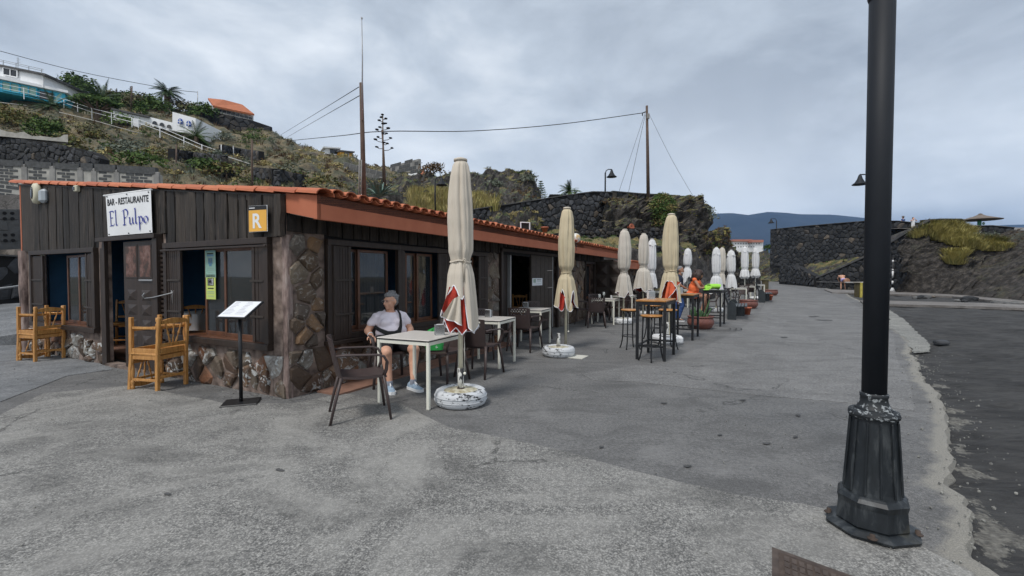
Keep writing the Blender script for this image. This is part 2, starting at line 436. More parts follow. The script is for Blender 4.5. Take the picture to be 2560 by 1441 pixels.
# ground materials in place coordinates
def ground_mat(name, lo, mid, hi, speck=.5, ssc=95, patch=(.55, .72), stain=True, bump=.5, rim=False):
    k = NT(name).world(); a = k.noise(.55, 7, .62, (1, .6, 1), .6); b = k.noise(ssc, 3, .7); c_ = k.noise(2.6, 6, .65, (1, 1, 1), .3)
    base = k.ramp(k.mix(.4, a, c_), [(.38, tuple(x*.88 for x in lo)), (.5, mid), (.62, tuple(x*1.08 for x in hi))])
    sp = k.ramp(b, [(.36, tuple(x*.55 for x in lo)), (.5, mid), (.63, tuple(min(1, x*1.75) for x in hi))])
    c = k.mix(speck, base, sp)
    v = k.noise(ssc*.55, 2, .6); c = k.mix(k.ramp(v, [(.60, 0), (.68, .6*speck)]), c, tuple(min(1, x*2.0) for x in hi))
    w2 = k.noise(34, 4, .75); c = k.mix(k.ramp(w2, [(.40, .5), (.5, 0)]), c, tuple(x*.55 for x in lo)); c = k.mix(k.ramp(w2, [(.54, 0), (.66, .5)]), c, tuple(min(1, x*1.5) for x in hi))
    pz = k.noise(1.7, 6, .7, (.7, 1.5, 1), .8); c = k.mix(k.ramp(pz, [(.36, .5), (.52, 0)]), c, tuple(x*.62 for x in lo))
    if stain:
        s = k.noise(.9, 8, .7, (1, 1, 1), 1.2); c = k.mix(k.ramp(s, [(patch[0], 0), (patch[1], .55)]), c, tuple(x*1.35 for x in hi))
        t = k.noise(3.1, 5, .6, (.8, 2.2, 1)); c = k.mix(k.ramp(t, [(.70, 0), (.76, .75)]), c, tuple(x*.35 for x in lo))
    # hair cracks
    cv = k.vor(.5, 'DISTANCE_TO_EDGE', None); wob = k.noise(3, 5)
    cm = k.math('MULTIPLY', k.math('MULTIPLY', k.ramp(k.math('ABSOLUTE', k.math('ADD', cv, k.math('MULTIPLY', k.math('SUBTRACT', wob, .5), .16))), [(.0, 1), (.007, 0)]), k.ramp(k.noise(.5, 2), [(.50, 0), (.56, 1)])), .75)
    c = k.mix(cm, c, tuple(x*.25 for x in lo))
    if rim:
        at = k.n('ShaderNodeAttribute'); at.attribute_name = 'rim'; f = k.ramp(k.math('ADD', at.outputs['Fac'], k.math('MULTIPLY', k.math('SUBTRACT', k.noise(5, 6, .7), .5), 1.1)), [(.42, 0), (.75, 1)])
        c = k.mix(f, c, k.ramp(b, [(.35, (.15, .145, .13)), (.65, (.30, .285, .25))]))
    k.col(c).rough(.86).bump(k.mix(.6, b, c_), bump, .006); MT[name] = k.m; return k
ground_mat('asphalt', (.094, .0935, .093), (.128, .127, .1255), (.168, .166, .163), .5, 130, rim=True)
ground_mat('concrete', (.112, .111, .110), (.150, .149, .147), (.19, .188, .184), .5, 120)
ground_mat('apron', (.100, .099, .096), (.156, .154, .148), (.24, .235, .22), .8, 95, (.44, .62), bump=.8)
ground_mat('edge_concrete', (.13, .13, .125), (.20, .20, .185), (.28, .275, .25), .5, 80, bump=.7)
ground_mat('slab', (.12, .128, .136), (.165, .172, .18), (.20, .205, .21), .2, 50, stain=True, bump=.3)
ground_mat('tan_slab', (.12, .11, .10), (.17, .155, .145), (.21, .2, .19), .3, 40)
k = NT('sand').world(); a = k.noise(1.2, 5, .6); b = k.noise(160, 2, .8); wv = k.noise(9, 5, .6, (.4, 1.7, 1), .8)
c = k.ramp(k.mix(.5, a, wv), [(.40, (.024, .024, .025)), (.60, (.075, .074, .073))]); c = k.mix(k.ramp(b, [(.55, 0), (.72, .4)]), c, (.15, .145, .14))
at = k.n('ShaderNodeAttribute'); at.attribute_name = 'spill'; f = k.ramp(k.math('ADD', at.outputs['Fac'], k.math('MULTIPLY', k.math('SUBTRACT', k.noise(2.6, 7, .72), .5), 2.0)), [(.80, 0), (.86, 1)])
c = k.mix(f, c, k.ramp(k.noise(30, 4, .6), [(.35, (.11, .105, .095)), (.65, (.27, .26, .23))]))
k.col(c).rough(.95).bump(k.mix(.25, wv, b), 1.0, .07); MT['sand'] = k.m

def terrain_mat(name, rock, grass=(.20, .16, .06), green=(.055, .085, .03), gthr=.5, veg=.5, sc=1.0):
    k = NT(name).world(); g = k.n('ShaderNodeNewGeometry'); sx = k.n('ShaderNodeSeparateXYZ'); k.l(g.outputs['Normal'], sx.inputs[0])
    a = k.noise(.45*sc, 8, .65); b = k.noise(2.1*sc, 8, .7); d = k.noise(.8*sc, 6, .6); e = k.noise(7*sc, 6, .7)
    c = k.ramp(b, [(.36, tuple(x*.3 for x in rock)), (.5, rock), (.64, tuple(x*2.6 for x in rock))])
    c = k.mix(k.ramp(e, [(.35, .5), (.6, 0)]), c, tuple(x*.25 for x in rock))
    up = k.math('ADD', sx.outputs[2], k.math('MULTIPLY', k.math('SUBTRACT', a, .5), 1.6))
    gm = k.math('MULTIPLY', k.ramp(up, [(gthr, 0), (gthr+.2, 1)]), veg*1.5)
    gc = k.mix(k.ramp(d, [(.42, 0), (.6, 1)]), green, grass); gc = k.mix(k.ramp(e, [(.4, .6), (.6, 0)]), gc, (.03, .03, .022))
    c = k.mix(gm, c, gc); k.col(c).rough(.95).bump(k.mix(.5, b, e), 1.0, .15/sc); MT[name] = k.m
terrain_mat('hill_ground', (.080, .069, .060), (.27, .21, .11), (.09, .10, .055), veg=.5, gthr=.5, sc=.8)
terrain_mat('lava_rock', (.044, .040, .037), (.26, .2, .08), (.08, .11, .04), veg=.6, gthr=.6, sc=1.6)
terrain_mat('lava_rock_dark', (.040, .035, .031), veg=.15, gthr=.75, sc=1.6)

def leaf_mat(name, cols, sc=.35, tr=0):
    k = NT(name).world(); a = k.noise(sc, 4, .6); r_ = k.rand(); f = k.mix(.35, a, r_)
    n = len(cols); c = k.ramp(f, [(.33+.34*i/(n-1), c) for i, c in enumerate(cols)])
    k.col(c).rough(.85); k.b.inputs['Specular IOR Level'].default_value = .2; MT[name] = k.m
leaf_mat('scrub', [(.08, .085, .05), (.16, .15, .09), (.13, .155, .07), (.28, .25, .13), (.18, .145, .10), (.11, .115, .07)], .5)
leaf_mat('scrub_near', [(.06, .08, .03), (.15, .13, .045), (.10, .14, .04), (.26, .22, .09), (.17, .11, .05), (.08, .09, .04)], 1.1)
leaf_mat('dry_grass', [(.28, .22, .09), (.44, .36, .15), (.36, .31, .16), (.2, .18, .07)], 1.2)
leaf_mat('yellow_grass', [(.30, .27, .09), (.50, .42, .16), (.40, .35, .13), (.20, .20, .07)], .9)
leaf_mat('green_leaf', [(.035, .065, .02), (.065, .11, .03), (.11, .16, .045)], 1.0)
leaf_mat('bright_leaf', [(.08, .14, .03), (.14, .20, .05), (.10, .16, .04)], 1.0)
leaf_mat('grey_leaf', [(.11, .13, .10), (.17, .19, .15), (.14, .16, .12)], 1.0)
leaf_mat('brown_leaf', [(.08, .05, .03), (.14, .09, .05), (.11, .08, .05)], 1.0)

# flaking white paint over black: tyres and the foot of the lamp post
k = NT('painted_tyre'); a = k.noise(17, 8, .68, (1, 1, 2.2)); b = k.noise(3.5, 4)
k.col(k.mix(k.ramp(k.mix(.35, a, b), [(.42, 0), (.47, 1)]), (.02, .021, .024), (.56, .58, .60))).rough(.75).bump(a, .4, .006); MT['painted_tyre'] = k.m
k = NT('white_tyre'); a = k.noise(9, 8, .65); k.col(k.mix(k.ramp(a, [(.36, 1), (.41, 0)]), (.66, .67, .68), (.05, .05, .05))).rough(.7).bump(a, .3, .005); MT['white_tyre'] = k.m
k = NT('tyre_rubber'); k.col((.02, .02, .022)).rough(.8); MT['tyre_rubber'] = k.m
k = NT('cement_fill'); a = k.noise(20, 5); k.col(k.ramp(a, [(.35, (.30, .25, .15)), (.6, (.55, .53, .42)), (.8, (.62, .60, .5))])).rough(.9).bump(a, .5, .01); MT['cement_fill'] = k.m
k = NT('flaked_pole'); a = k.noise(16, 7, .65, (1, 1, .35)); k.col(k.mix(k.ramp(a, [(.5, 0), (.53, 1)]), (.60, .60, .57), (.03, .03, .032))).rough(.6); MT['flaked_pole'] = k.m
k = NT('post_paint'); a = k.noise(4, 8, .65, (1, 1, .4)); k.col(k.ramp(a, [(.3, (.010, .0125, .017)), (.7, (.017, .02, .026))])).rough(.62); k.b.inputs['Specular IOR Level'].default_value = .3; MT['post_paint'] = k.m
k = NT('post_base_paint'); a = k.noise(9, 8, .68, (1.4, 1.4, .45), .6); b = k.noise(3, 5, .6)
c = k.ramp(a, [(.34, (.006, .0085, .011)), (.52, (.013, .017, .021)), (.70, (.065, .072, .076))]); c = k.mix(k.ramp(b, [(.60, 0), (.70, .5)]), c, (.11, .105, .08))
k.col(c).rough(.5).bump(a, .3, .004); MT['post_base_paint'] = k.m
k = NT('post_worn'); a = k.noise(38, 6, .65, (1, 1, 1.4)); k.col(k.mix(k.ramp(a, [(.55, 0), (.59, 1)]), (.012, .015, .018), (.30, .32, .33))).rough(.6).bump(a, .4, .004); MT['post_worn'] = k.m
k = NT('rust'); a = k.noise(20, 5); k.col(k.ramp(a, [(.3, (.035, .024, .019)), (.7, (.085, .062, .05))])).rough(.9); MT['rust'] = k.m
k = NT('cover_iron'); a = k.noise(14, 5); k.col(k.ramp(a, [(.3, (.045, .033, .028)), (.7, (.095, .072, .06))])).rough(.8).bump(a, .3, .004); MT['cover_iron'] = k.m
k = NT('mountain').world(); a = k.noise(.004, 6, .6); k.col(k.ramp(a, [(.3, (.014, .022, .032)), (.7, (.028, .038, .046))])).rough(1); MT['mountain'] = k.m

simple('curtain', (.30, .31, .25), .9, .25, 3)
# ------------------------------------------------------------------ ground
EDGE_PX = [(2700, 1760), (2472, 1441), (2420, 1340), (2404, 1267), (2384, 1207), (2380, 1142), (2365, 1090), (2359, 1025), (2339, 981), (2307, 941), (2287, 896),
           (2275, 884), (2281, 858), (2266, 839), (2225, 815), (2163, 757), (2129, 743), (2112, 730), (2100, 727), (2049, 718), (1990, 708), (1925, 703)]
EDGE = [G(*p) for p in EDGE_PX]
def edge_x(y):
    return interp([(p.y, p.x) for p in sorted(EDGE, key=lambda q: q.y)], y)
def vattr(o, name, vals):
    at = o.data.attributes.new(name, 'FLOAT', 'POINT'); at.data.foreach_set('value', vals)
m = MB(); rows = []; rim = []
ys = [-6+.09*i for i in range(0, 200)]+[12.0+.25*i for i in range(0, 120)]+[42+.6*i for i in range(30)]
def edge_w(y):
    a = max(.35, 1-y/14)
    return edge_x(y)+(.09*nz(y*1.7, 3)+.07*nz(y*5, 9)+.05*nz(y*13, 4)+.03*nz(y*31, 5) if y < 30 else .1*nz(y, 3))
for y in ys:
    ex = edge_w(y); row = []
    for t in [0, .35, .6, .8, .9]: x = lerp(-26, ex, t); row.append((x, y, gz(x, y))); rim.append(0)
    for o_, v_ in ((.75, 0), (.4, .10), (.18, .42), (.05, .9), (0, 1)): row.append((ex-o_, y, gz(ex, y)-(.006 if o_ == 0 else 0))); rim.append(v_)
    row.append((ex+.03+.05*abs(nz(y*9, 6)), y, gz(ex, y)-.06)); rim.append(.9); row.append((ex+.03, y, gz(ex, y)-.2)); rim.append(0); rows.append(row)
m.grid(rows, smooth=False); promenade = m.build('promenade', MT['asphalt'], kind='structure'); vattr(promenade, 'rim', rim)
# one sheet to the horizon, a little lower
m = MB(); m.grid([[(x, y, -.6 if y < 200 else -8) for x in (-4000, -300, -60, 60, 300, 4000)] for y in (-60, 30, 70, 150, 400, 1500, 5000)], smooth=False)
m.build('ground', MT['hill_ground'], kind='structure')
# black sand
m = MB(); rows = []; spill = []
offs = [-.5, -.2, 0, .12, .25, .4, .55, .75, 1.0, 1.3, 1.6]+[1.9+.34*i for i in range(26)]+[11+1.6*i for i in range(26)]
for i in range(260):
    y = -6+.11*i if i < 200 else 16+(i-199)*.9
    row = []; ex = edge_x(y)
    for o_ in offs:
        x = ex+o_; q = gz(x, y)-.045; z = q+.045*fbm(x*.8, y*2.2, 0, 1.3, 3)+.02*fbm(x*1.0, y*4.0, 4, 2.2, 2)
        row.append((x, y, min(z, q+.022) if o_ < .5 else z)); spill.append(max(0, 1-abs(o_-.12)/.6)*(.84 if y < 6 else .7))
    rows.append(row)
m.grid(rows); o = m.build('sand', MT['sand'], kind='structure'); vattr(o, 'spill', spill)
def sheet(name, pts, mat, dz, kind='structure', jag=.0, th=0, **kw):
    """flat irregular sheet on the ground through place points, edge roughened"""
    out = []
    for i, p in enumerate(pts):
        q = pts[(i+1) % len(pts)]; n = max(1, int((q-p).length/.12)) if jag else 1
        for j in range(n):
            s = p.lerp(q, j/n)
            if jag: s = s+Vector((jag*nz(s.x*3, s.y*3, 1)+jag*.6*nz(s.x*9, s.y*9, 2), jag*nz(s.x*3, s.y*3, 5)+jag*.6*nz(s.x*9, s.y*9, 7), 0))
            out.append(Vector((s.x, s.y, gz(s.x, s.y)+dz)))
    bm = bmesh.new(); vs = [bm.verts.new(p) for p in out]; f = bm.faces.new(vs)
    if f.normal.z < 0: f.normal_flip()
    bm.normal_update()
    if bm.faces[:][0].normal.z < 0: bmesh.ops.reverse_faces(bm, faces=bm.faces[:])
    bmesh.ops.triangulate(bm, faces=bm.faces[:])
    if th:
        g = bmesh.ops.extrude_face_region(bm, geom=bm.faces[:]); bmesh.ops.translate(bm, verts=[v for v in g['geom'] if isinstance(v, bmesh.types.BMVert)], vec=(0, 0, -th))
        bmesh.ops.recalc_face_normals(bm, faces=bm.faces[:])
    me = bpy.data.meshes.new(name); bm.to_mesh(me); bm.free()
    return link(name, me, mat, None, kind, **kw)
g = lambda *l: [G(*p) for p in l]
# coarse worn concrete in the foreground, its far edge runs from the chairs to the lamp post
sheet('concrete_apron', g((1120, 1070), (1200, 1086), (1330, 1110), (1460, 1143), (1580, 1180), (1700, 1208), (1850, 1240), (2000, 1262), (2110, 1285), (2250, 1330), (2330, 1380), (2440, 1441))+
      [Vector((1.4, .6, 0)), Vector((1.2, -2.5, 0)), Vector((-9, -2.5, 0)), Vector((-12, 3, 0))]+g((0, 1040), (110, 985), (330, 965), (560, 1010), (730, 1010), (860, 985), (1000, 1010)), MT['apron'], .008, jag=.02, th=.02)
# smooth paving left, by the door
sheet('paving', [Vector((-14.5, 5.0, 0))]+g((0, 1006), (170, 940), (280, 925), (262, 906), (140, 880), (60, 868))+[Vector((-12.2, 10.4, 0)), Vector((-20, 12, 0)), Vector((-20, 6, 0))], MT['slab'], .006, jag=.01, th=.02)
sheet('promenade_slab', g((1455, 936), (1480, 951), (1600, 957), (1900, 990), (2160, 1012), (2290, 1030), (2270, 945), (2240, 895), (2235, 840), (2180, 790), (2120, 752), (2040, 730), (1960, 716), (1935, 712), (1925, 725), (1912, 760), (1895, 790), (1840, 830), (1760, 868), (1650, 905)), MT['concrete'], .004, jag=.02, th=.02)
sheet('concrete_spill', g((2222, 775), (2262, 800), (2300, 838), (2326, 862), (2322, 880), (2282, 884), (2268, 850), (2222, 818)), MT['edge_concrete'], .006, jag=.06)
simple('stain', (.066, .066, .066), .85, .3, 20)
for i, (px, py, a, b) in enumerate(((1912, 1110, 13, 4), (1858, 1002, 9, 3), (1800, 1090, 8, 2.5), (1720, 1168, 12, 4), (1995, 1040, 8, 3), (1660, 1010, 9, 2.5), (2060, 802, 26, 2.5), (2035, 792, 14, 1.5), (1960, 845, 12, 1.6), (1500, 1120, 7, 2.5), (1990, 1095, 9, 3), (700, 1180, 14, 4), (420, 1240, 12, 4))):
    sheet('stain', g(*[(px+a*math.cos(t*6.283/14)*random.uniform(.6, 1.1), py+b*math.sin(t*6.283/14)*random.uniform(.5, 1.1)) for t in range(14)]), MT['stain'], .0095+.0004*i, jag=.018)
m = MB(); rn = random.Random(12)
for i in range(1300):
    if i < 500: y = rn.uniform(1.2, 9); x = edge_x(y)+rn.gauss(.12, .25)
    elif i < 900: q = rn.uniform(0, 4.5); s_ = rn.uniform(0, 1)**2*.5; p = (C0+BV*q-BU*(.06+s_)) if i % 2 else (C0+BU*q*2-BV*(.06+s_)); x, y = p.x, p.y
    else: y = rn.uniform(1.5, 8); x = rn.uniform(-1.1, 1.0)*y
    r0 = rn.uniform(.0025, .007)*(1.8 if i < 500 and rn.random() < .2 else 1); m.ico((x, y, .009+r0*.4), r0, jit=.25, sub=1)
m.build('loose_grit', MT['edge_concrete'], kind='stuff')
# walkways across the sand
sheet('walkway', g((2060, 726), (2230, 731), (2330, 734), (2400, 740), (2620, 762), (2620, 769), (2500, 757), (2380, 744), (2230, 738), (2080, 734)), MT['tan_slab'], .07, th=.1)
sheet('walkway', g((2150, 755), (2230, 756), (2400, 760), (2640, 768), (2640, 778), (2400, 769), (2230, 765), (2160, 763)), MT['tan_slab'], .07, th=.1)
m = MB(); c = G(2353, 857); m.ico(c+Vector((0, 0, .0)), .12, jit=.2, sub=2, sc=(1.3, .8, .5), smooth=True); tag(m.build('boulder', MT['lava_stone']), 'small dark boulder lying alone on the black sand', 'boulder')

# ------------------------------------------------------------------ hills
SURF = {}
def hill(name, pxs, rows, nx, ny, amp, freq, mat, rough=.35, back=25, side=0, label=None, kind='structure', chunk=0, cat=None):
    """rows: list of (depths, pys) from the foot to the crest; real surface with its own slope, closed off behind"""
    def cat_(a, t):   # Catmull-Rom through list a, t in 0..len-1
        i = min(int(t), len(a)-2); f = t-i; p0 = a[max(i-1, 0)]; p1 = a[i]; p2 = a[i+1]; p3 = a[min(i+2, len(a)-1)]
        return .5*((2*p1)+(-p0+p2)*f+(2*p0-5*p1+4*p2-p3)*f*f+(-p0+3*p1-3*p2+p3)*f*f*f)
    pts = [[P(px, py, d) for px, py, d in zip(pxs, pys, ds)] for ds, pys in rows]
    def S(u, v, disp=True):
        tx = u*(len(pxs)-1); ty = v*(len(rows)-1)
        col_ = [cat_(r, tx) for r in pts]; p = cat_(col_, ty)
        if disp:
            a = amp*min(1, (1-v)*6+.55); q = p*freq
            h = noise.fractal(q, .9, 2.1, 6)
            if chunk:
                dd = noise.voronoi(p*chunk)[0]; h += (dd[1]-dd[0])*.9-.35
                h += .5*noise.ridged_multi_fractal(p*chunk*1.7, 1.0, 2.0, 4, 1.0, 2.0)-.45
            p = p+Vector((rough*h*.4, -rough*h, h*(1-rough*.5)))*a
        return p
    rws = []
    for j in range(ny+1): rws.append([S(i/nx, j/ny) for i in range(nx+1)])
    top = rws[-1]; bd = [Vector((p.x*1.02, p.y+back*.35, p.z-back*.03-.2)) for p in top]; bd2 = [Vector((p.x*1.05, p.y+back, -1.5)) for p in top]
    ft = [Vector((p.x, p.y-.1, min(p.z, -1)-.5)) for p in rws[0]]
    m = MB(); m.grid([ft]+rws+[bd, bd2], smooth=not chunk)
    o = m.build(name, mat, kind=kind); tag(o, label, cat); SURF[name] = S; return o
# left hillside, from the foot behind the restaurant to the houses
px = [-420, -200, 0, 150, 300, 400, 500, 600, 680, 750, 860, 960, 1060, 1150]
hill('hillside', px, [
    ([16]*5+[17, 18, 19, 20, 21, 22, 23, 24, 25], [640]*14),
    ([24]*5+[25, 26, 27, 28, 28, 29, 30, 31, 32], [440, 440, 452, 456, 462, 466, 470, 474, 480, 486, 492, 500, 520, 530]),
    ([38, 38, 38, 38, 38, 38, 38, 39, 40, 40, 40, 42, 44, 46], [330, 330, 340, 350, 385, 400, 410, 425, 430, 440, 450, 470, 490, 505]),
    ([55, 55, 55, 55, 54, 54, 54, 54, 54, 54, 54, 56, 58, 60], [235, 250, 270, 290, 325, 350, 365, 380, 388, 392, 415, 440, 455, 470]),
    ([78, 78, 78, 78, 78, 78, 78, 78, 76, 74, 72, 72, 74, 76], [130, 160, 195, 214, 258, 265, 300, 322, 338, 366, 398, 420, 440, 455]),
], 130, 80, 1.3, .22, MT['hill_ground'], back=60)
px = [820, 900, 960, 1040, 1110, 1180, 1240, 1300, 1335, 1352]
hill('rocky_knoll', px, [
    ([22]*10, [640]*10),
    ([24]*10, [500, 505, 512, 520, 532, 545, 545, 545, 545, 560]),
    ([30]*10, [495, 490, 484, 482, 485, 490, 490, 492, 500, 540]),
    ([35]*10, [486, 476, 468, 458, 452, 452, 452, 460, 468, 520]),
    ([39]*10, [478, 468, 460, 450, 436, 434, 426, 428, 450, 520]),
], 100, 60, .8, .5, MT['lava_rock'], back=8, chunk=.5)
px = [1140, 1200, 1300, 1400, 1500, 1600, 1700, 1760, 1800]
hill('garden_slope', px, [
    ([17, 17.2, 17.6, 18.4, 19, 20, 21, 23, 26], [720]*9),
    ([18, 18.2, 18.6, 19.4, 20, 21, 22, 24, 27], [600, 600, 606, 612, 618, 625, 640, 650, 665]),
    ([21, 21.5, 22, 22.5, 23, 23.6, 24.5, 26, 28], [580, 582, 588, 592, 592, 592, 600, 618, 640]),
    ([25, 25, 25.2, 25.6, 26, 26, 26, 27, 29], [560, 565, 572, 577, 580, 580, 582, 600, 630]),
], 90, 40, .35, .9, MT['lava_rock'], back=4)
px = [1505, 1540, 1580, 1640, 1700, 1740, 1765, 1778]
hill('lava_outcrop', px, [
    ([24.3]*8, [640, 640, 640, 640, 640, 640, 640, 640]),
    ([24.0]*8, [582, 588, 592, 592, 592, 598, 600, 600]),
    ([24.4]*8, [540, 545, 548, 550, 545, 545, 560, 580]),
    ([25.0]*8, [512, 512, 515, 512, 510, 512, 530, 560]),
    ([26.5]*8, [494, 488, 490, 492, 490, 496, 515, 552]),
], 90, 60, .42, .9, MT['lava_rock'], rough=.9, back=4, chunk=1.1)
px = [1640, 1690, 1740, 1780, 1815, 1832, 1842]
hill('lava_bluff', px, [
    ([26, 27, 28.5, 30, 31, 32, 33], [745, 745, 745, 745, 745, 745, 745]),
    ([27, 28, 29.5, 30.8, 31.6, 32.4, 33], [680, 680, 680, 680, 690, 695, 712]),
    ([27.5, 28.4, 30, 31.5, 32.2, 33, 33.4], [620, 622, 625, 628, 640, 655, 690]),
    ([28.6, 29.4, 31, 32.5, 33.5, 34, 34], [588, 592, 596, 588, 588, 610, 680]),
    ([31, 31.5, 33, 34, 34.6, 35, 35], [585, 585, 584, 576, 578, 600, 672]),
], 90, 70, .6, .8, MT['lava_rock'], rough=.8, back=8, chunk=.9)
px = [1790, 1830, 1870, 1920, 1980, 2040, 2110, 2180, 2250, 2320]
hill('far_slope', px, [
    ([58, 58, 58, 56, 52, 45, 40, 38, 36, 34], [712, 710, 708, 707, 708, 715, 724, 728, 732, 736]),
    ([62, 62, 61, 58, 54, 48, 44, 42, 40, 38], [690, 688, 682, 680, 684, 690, 690, 690, 690, 690]),
    ([72, 72, 68, 60, 57, 52, 49, 47, 44, 42], [655, 655, 650, 655, 650, 650, 650, 645, 640, 640]),
    ([90, 88, 80, 64, 60, 56, 53, 51, 48, 46], [632, 632, 632, 628, 630, 628, 618, 610, 600, 590]),
], 120, 60, .8, .28, MT['lava_rock'], rough=.6, back=14, chunk=.35)
px = [2262, 2300, 2360, 2420, 2480, 2540, 2620, 2720, 2840]
hill('cliff', px, [
    ([29.5, 29, 27.5, 26, 24, 22.5, 21, 20, 20], [738, 740, 744, 749, 755, 760, 768, 774, 780]),
    ([29.6, 29.3, 28.6, 27.5, 26, 24.5, 23, 22, 22], [690, 690, 690, 690, 694, 700, 700, 700, 700]),
    ([29.9, 29.6, 29.4, 29.2, 28.5, 27, 25.5, 24, 24], [645, 640, 640, 645, 650, 650, 640, 640, 640]),
    ([30.2, 30.2, 30.8, 31.0, 31, 30, 28.5, 27, 26], [605, 595, 596, 606, 615, 616, 600, 600, 600]),
    ([32.5, 32.5, 33.5, 35, 35.5, 35, 33, 32, 31], [588, 562, 562, 578, 580, 576, 570, 560, 560]),
], 130, 80, .75, .45, MT['lava_rock_dark'], rough=.75, back=8, chunk=.55)
# the upper terrace behind the cliff and walls
m = MB(); m.grid([[P(2180, 572, 46), P(2300, 572, 42), P(2420, 572, 39), P(2620, 578, 37)], [P(2180, 566, 60), P(2300, 566, 58), P(2420, 568, 56), P(2620, 570, 55)]])
m.build('upper_terrace', MT['tan_slab'], kind='structure')
# far mountains under the cloud
sil = [(1500, 560), (1640, 545), (1775, 537), (1800, 534), (1830, 533), (1870, 538), (1920, 530), (1960, 532), (2000, 536), (2080, 537), (2120, 541), (2168, 546), (2240, 558), (2330, 572), (2400, 577), (2450, 568), (2510, 563), (2560, 562), (2700, 560), (2900, 575)]
m = MB(); rows = []
for k_ in range(15):
    t = k_/14; rows.append([P(x, 690, 1500+1400*t)*1.0 if k_ == 0 else Vector(((lambda a: (a.x, a.y, lerp(-8, a.z, t**1.25)+(30*fbm(x*.012, k_*.33, 0, 1, 5)*t*(1-t)*4 if t < 1 else 0)))(P(x, interp(sil, x), 2900)*1.0)))+Vector((0, -1300*(1-t), 0)) for x in range(1450, 2900, 12)])
rows.append([Vector((p.x, p.y+900, -8)) for p in rows[-1]]); m.grid(rows); m.build('mountains', MT['mountain'], kind='structure')
# thin sea air over everything
m = MB(); m.bb((-4100, -62, -10), (4100, 4600, 560))
hz = NT('haze'); hz.t.nodes.remove(hz.b); pv = hz.n('ShaderNodeVolumePrincipled'); pv.inputs['Color'].default_value = (.26, .52, 1.0, 1); pv.inputs['Density'].default_value = .0001; pv.inputs['Anisotropy'].default_value = .0
hz.l(pv.outputs[0], hz.t.nodes['Material Output'].inputs['Volume']); m.build('haze', hz.m, kind='stuff')
# ------------------------------------------------------------------ stones, each with its own edges
def clip(poly, nx, ny, d):     # keep nx*x+ny*y <= d
    out = []; k = len(poly)
    for i in range(k):
        a, b = poly[i], poly[(i+1) % k]; da = nx*a[0]+ny*a[1]-d; db = nx*b[0]+ny*b[1]-d
        if da <= 0: out.append(a)
        if (da < 0 < db) or (db < 0 < da):
            t = da/(da-db); out.append((lerp(a[0], b[0], t), lerp(a[1], b[1], t)))
    return out
def cells(u0, u1, v0, v1, su, sv, jit=.85, inside=None, rnd=random):
    nu = max(1, int((u1-u0)/su)); nv = max(1, int((v1-v0)/sv)); pts = {}
    for i in range(-1, nu+1):
        for j in range(-1, nv+1):
            pts[(i, j)] = (u0+(i+.5+rnd.uniform(-.5, .5)*jit+(.5 if j % 2 else 0))*(u1-u0)/nu, v0+(j+.5+rnd.uniform(-.5, .5)*jit)*(v1-v0)/nv)
    out = []
    for (i, j), p in pts.items():
        if inside and not inside(*p): continue
        if not (u0 <= p[0] <= u1 and v0 <= p[1] <= v1): continue
        poly = [(u0, v0), (u1, v0), (u1, v1), (u0, v1)]
        for a in (-2, -1, 0, 1, 2):
            for b in (-2, -1, 0, 1, 2):
                q = pts.get((i+a, j+b))
                if q is None or (a == 0 and b == 0): continue
                nx, ny = q[0]-p[0], q[1]-p[1]; poly = clip(poly, nx, ny, nx*(p[0]+q[0])/2+ny*(p[1]+q[1])/2)
                if len(poly) < 3: break
            if len(poly) < 3: break
        if len(poly) >= 3: out.append((p, poly))
    return out
def stone_mb(m, poly, mp, gap, th, bulge, mi=0, rnd=random):
    cx = sum(p[0] for p in poly)/len(poly); cy = sum(p[1] for p in poly)/len(poly)
    ok = []
    for i, p in enumerate(poly):
        q = poly[(i+1) % len(poly)]
        if math.hypot(p[0]-q[0], p[1]-q[1]) > gap*.8: ok.append(p)
    if len(ok) < 3: return False
    rad = sum(math.hypot(p[0]-cx, p[1]-cy) for p in ok)/len(ok)
    if rad < gap*1.3: return False
    k1 = max(.3, 1-gap/rad); k2 = k1*.74; n = len(ok); h = bulge*rnd.uniform(.35, 1.1)
    tl = rnd.uniform(-.25, .25); tm = rnd.uniform(-.25, .25)
    vs = []
    for (kk, hh) in ((k1, -th), (k1*1.0, h*.35), (k2, h)):
        for p in ok:
            jx = rnd.uniform(-.05, .05)*rad if hh > -th else 0
            du, dv = (p[0]-cx)*kk, (p[1]-cy)*kk
            vs.append(mp(cx+du+jx, cy+dv+jx, hh+(tl*du+tm*dv)*(1 if hh > 0 else 0)))
    vs.append(mp(cx, cy, h*1.15))
    fs = [(r*n+i, r*n+(i+1) % n, (r+1)*n+(i+1) % n, (r+1)*n+i) for r in range(2) for i in range(n)]+[(2*n+i, 2*n+(i+1) % n, 3*n) for i in range(n)]
    m.add(vs, fs, mi); return True
def stone_wall(parent, name, mp, cl, mats, gap, th, bulge, maxn=300, key=None, seed=1, flip=False):
    rnd = random.Random(seed)
    if key: cl = sorted(cl, key=key)
    cnt = 0; rest = MB()
    for i, (p, poly) in enumerate(cl):
        if flip: poly = poly[::-1]
        if cnt < maxn:
            m = MB()
            if stone_mb(m, poly, mp, gap, th, bulge, 0, rnd): m.build(name, mats[rnd.randrange(len(mats))], parent); cnt += 1
        else: stone_mb(rest, poly, mp, gap, th, bulge, 0, rnd)
    if rest.v: rest.build(name+'_infill', mats[0], parent, kind='stuff')
def plane_map(o, ax, ay):
    o = Vector(o); ax = Vector(ax).normalized(); ay = Vector(ay).normalized(); n = ax.cross(ay)
    return lambda u, v, h: o+ax*u+ay*v+n*h
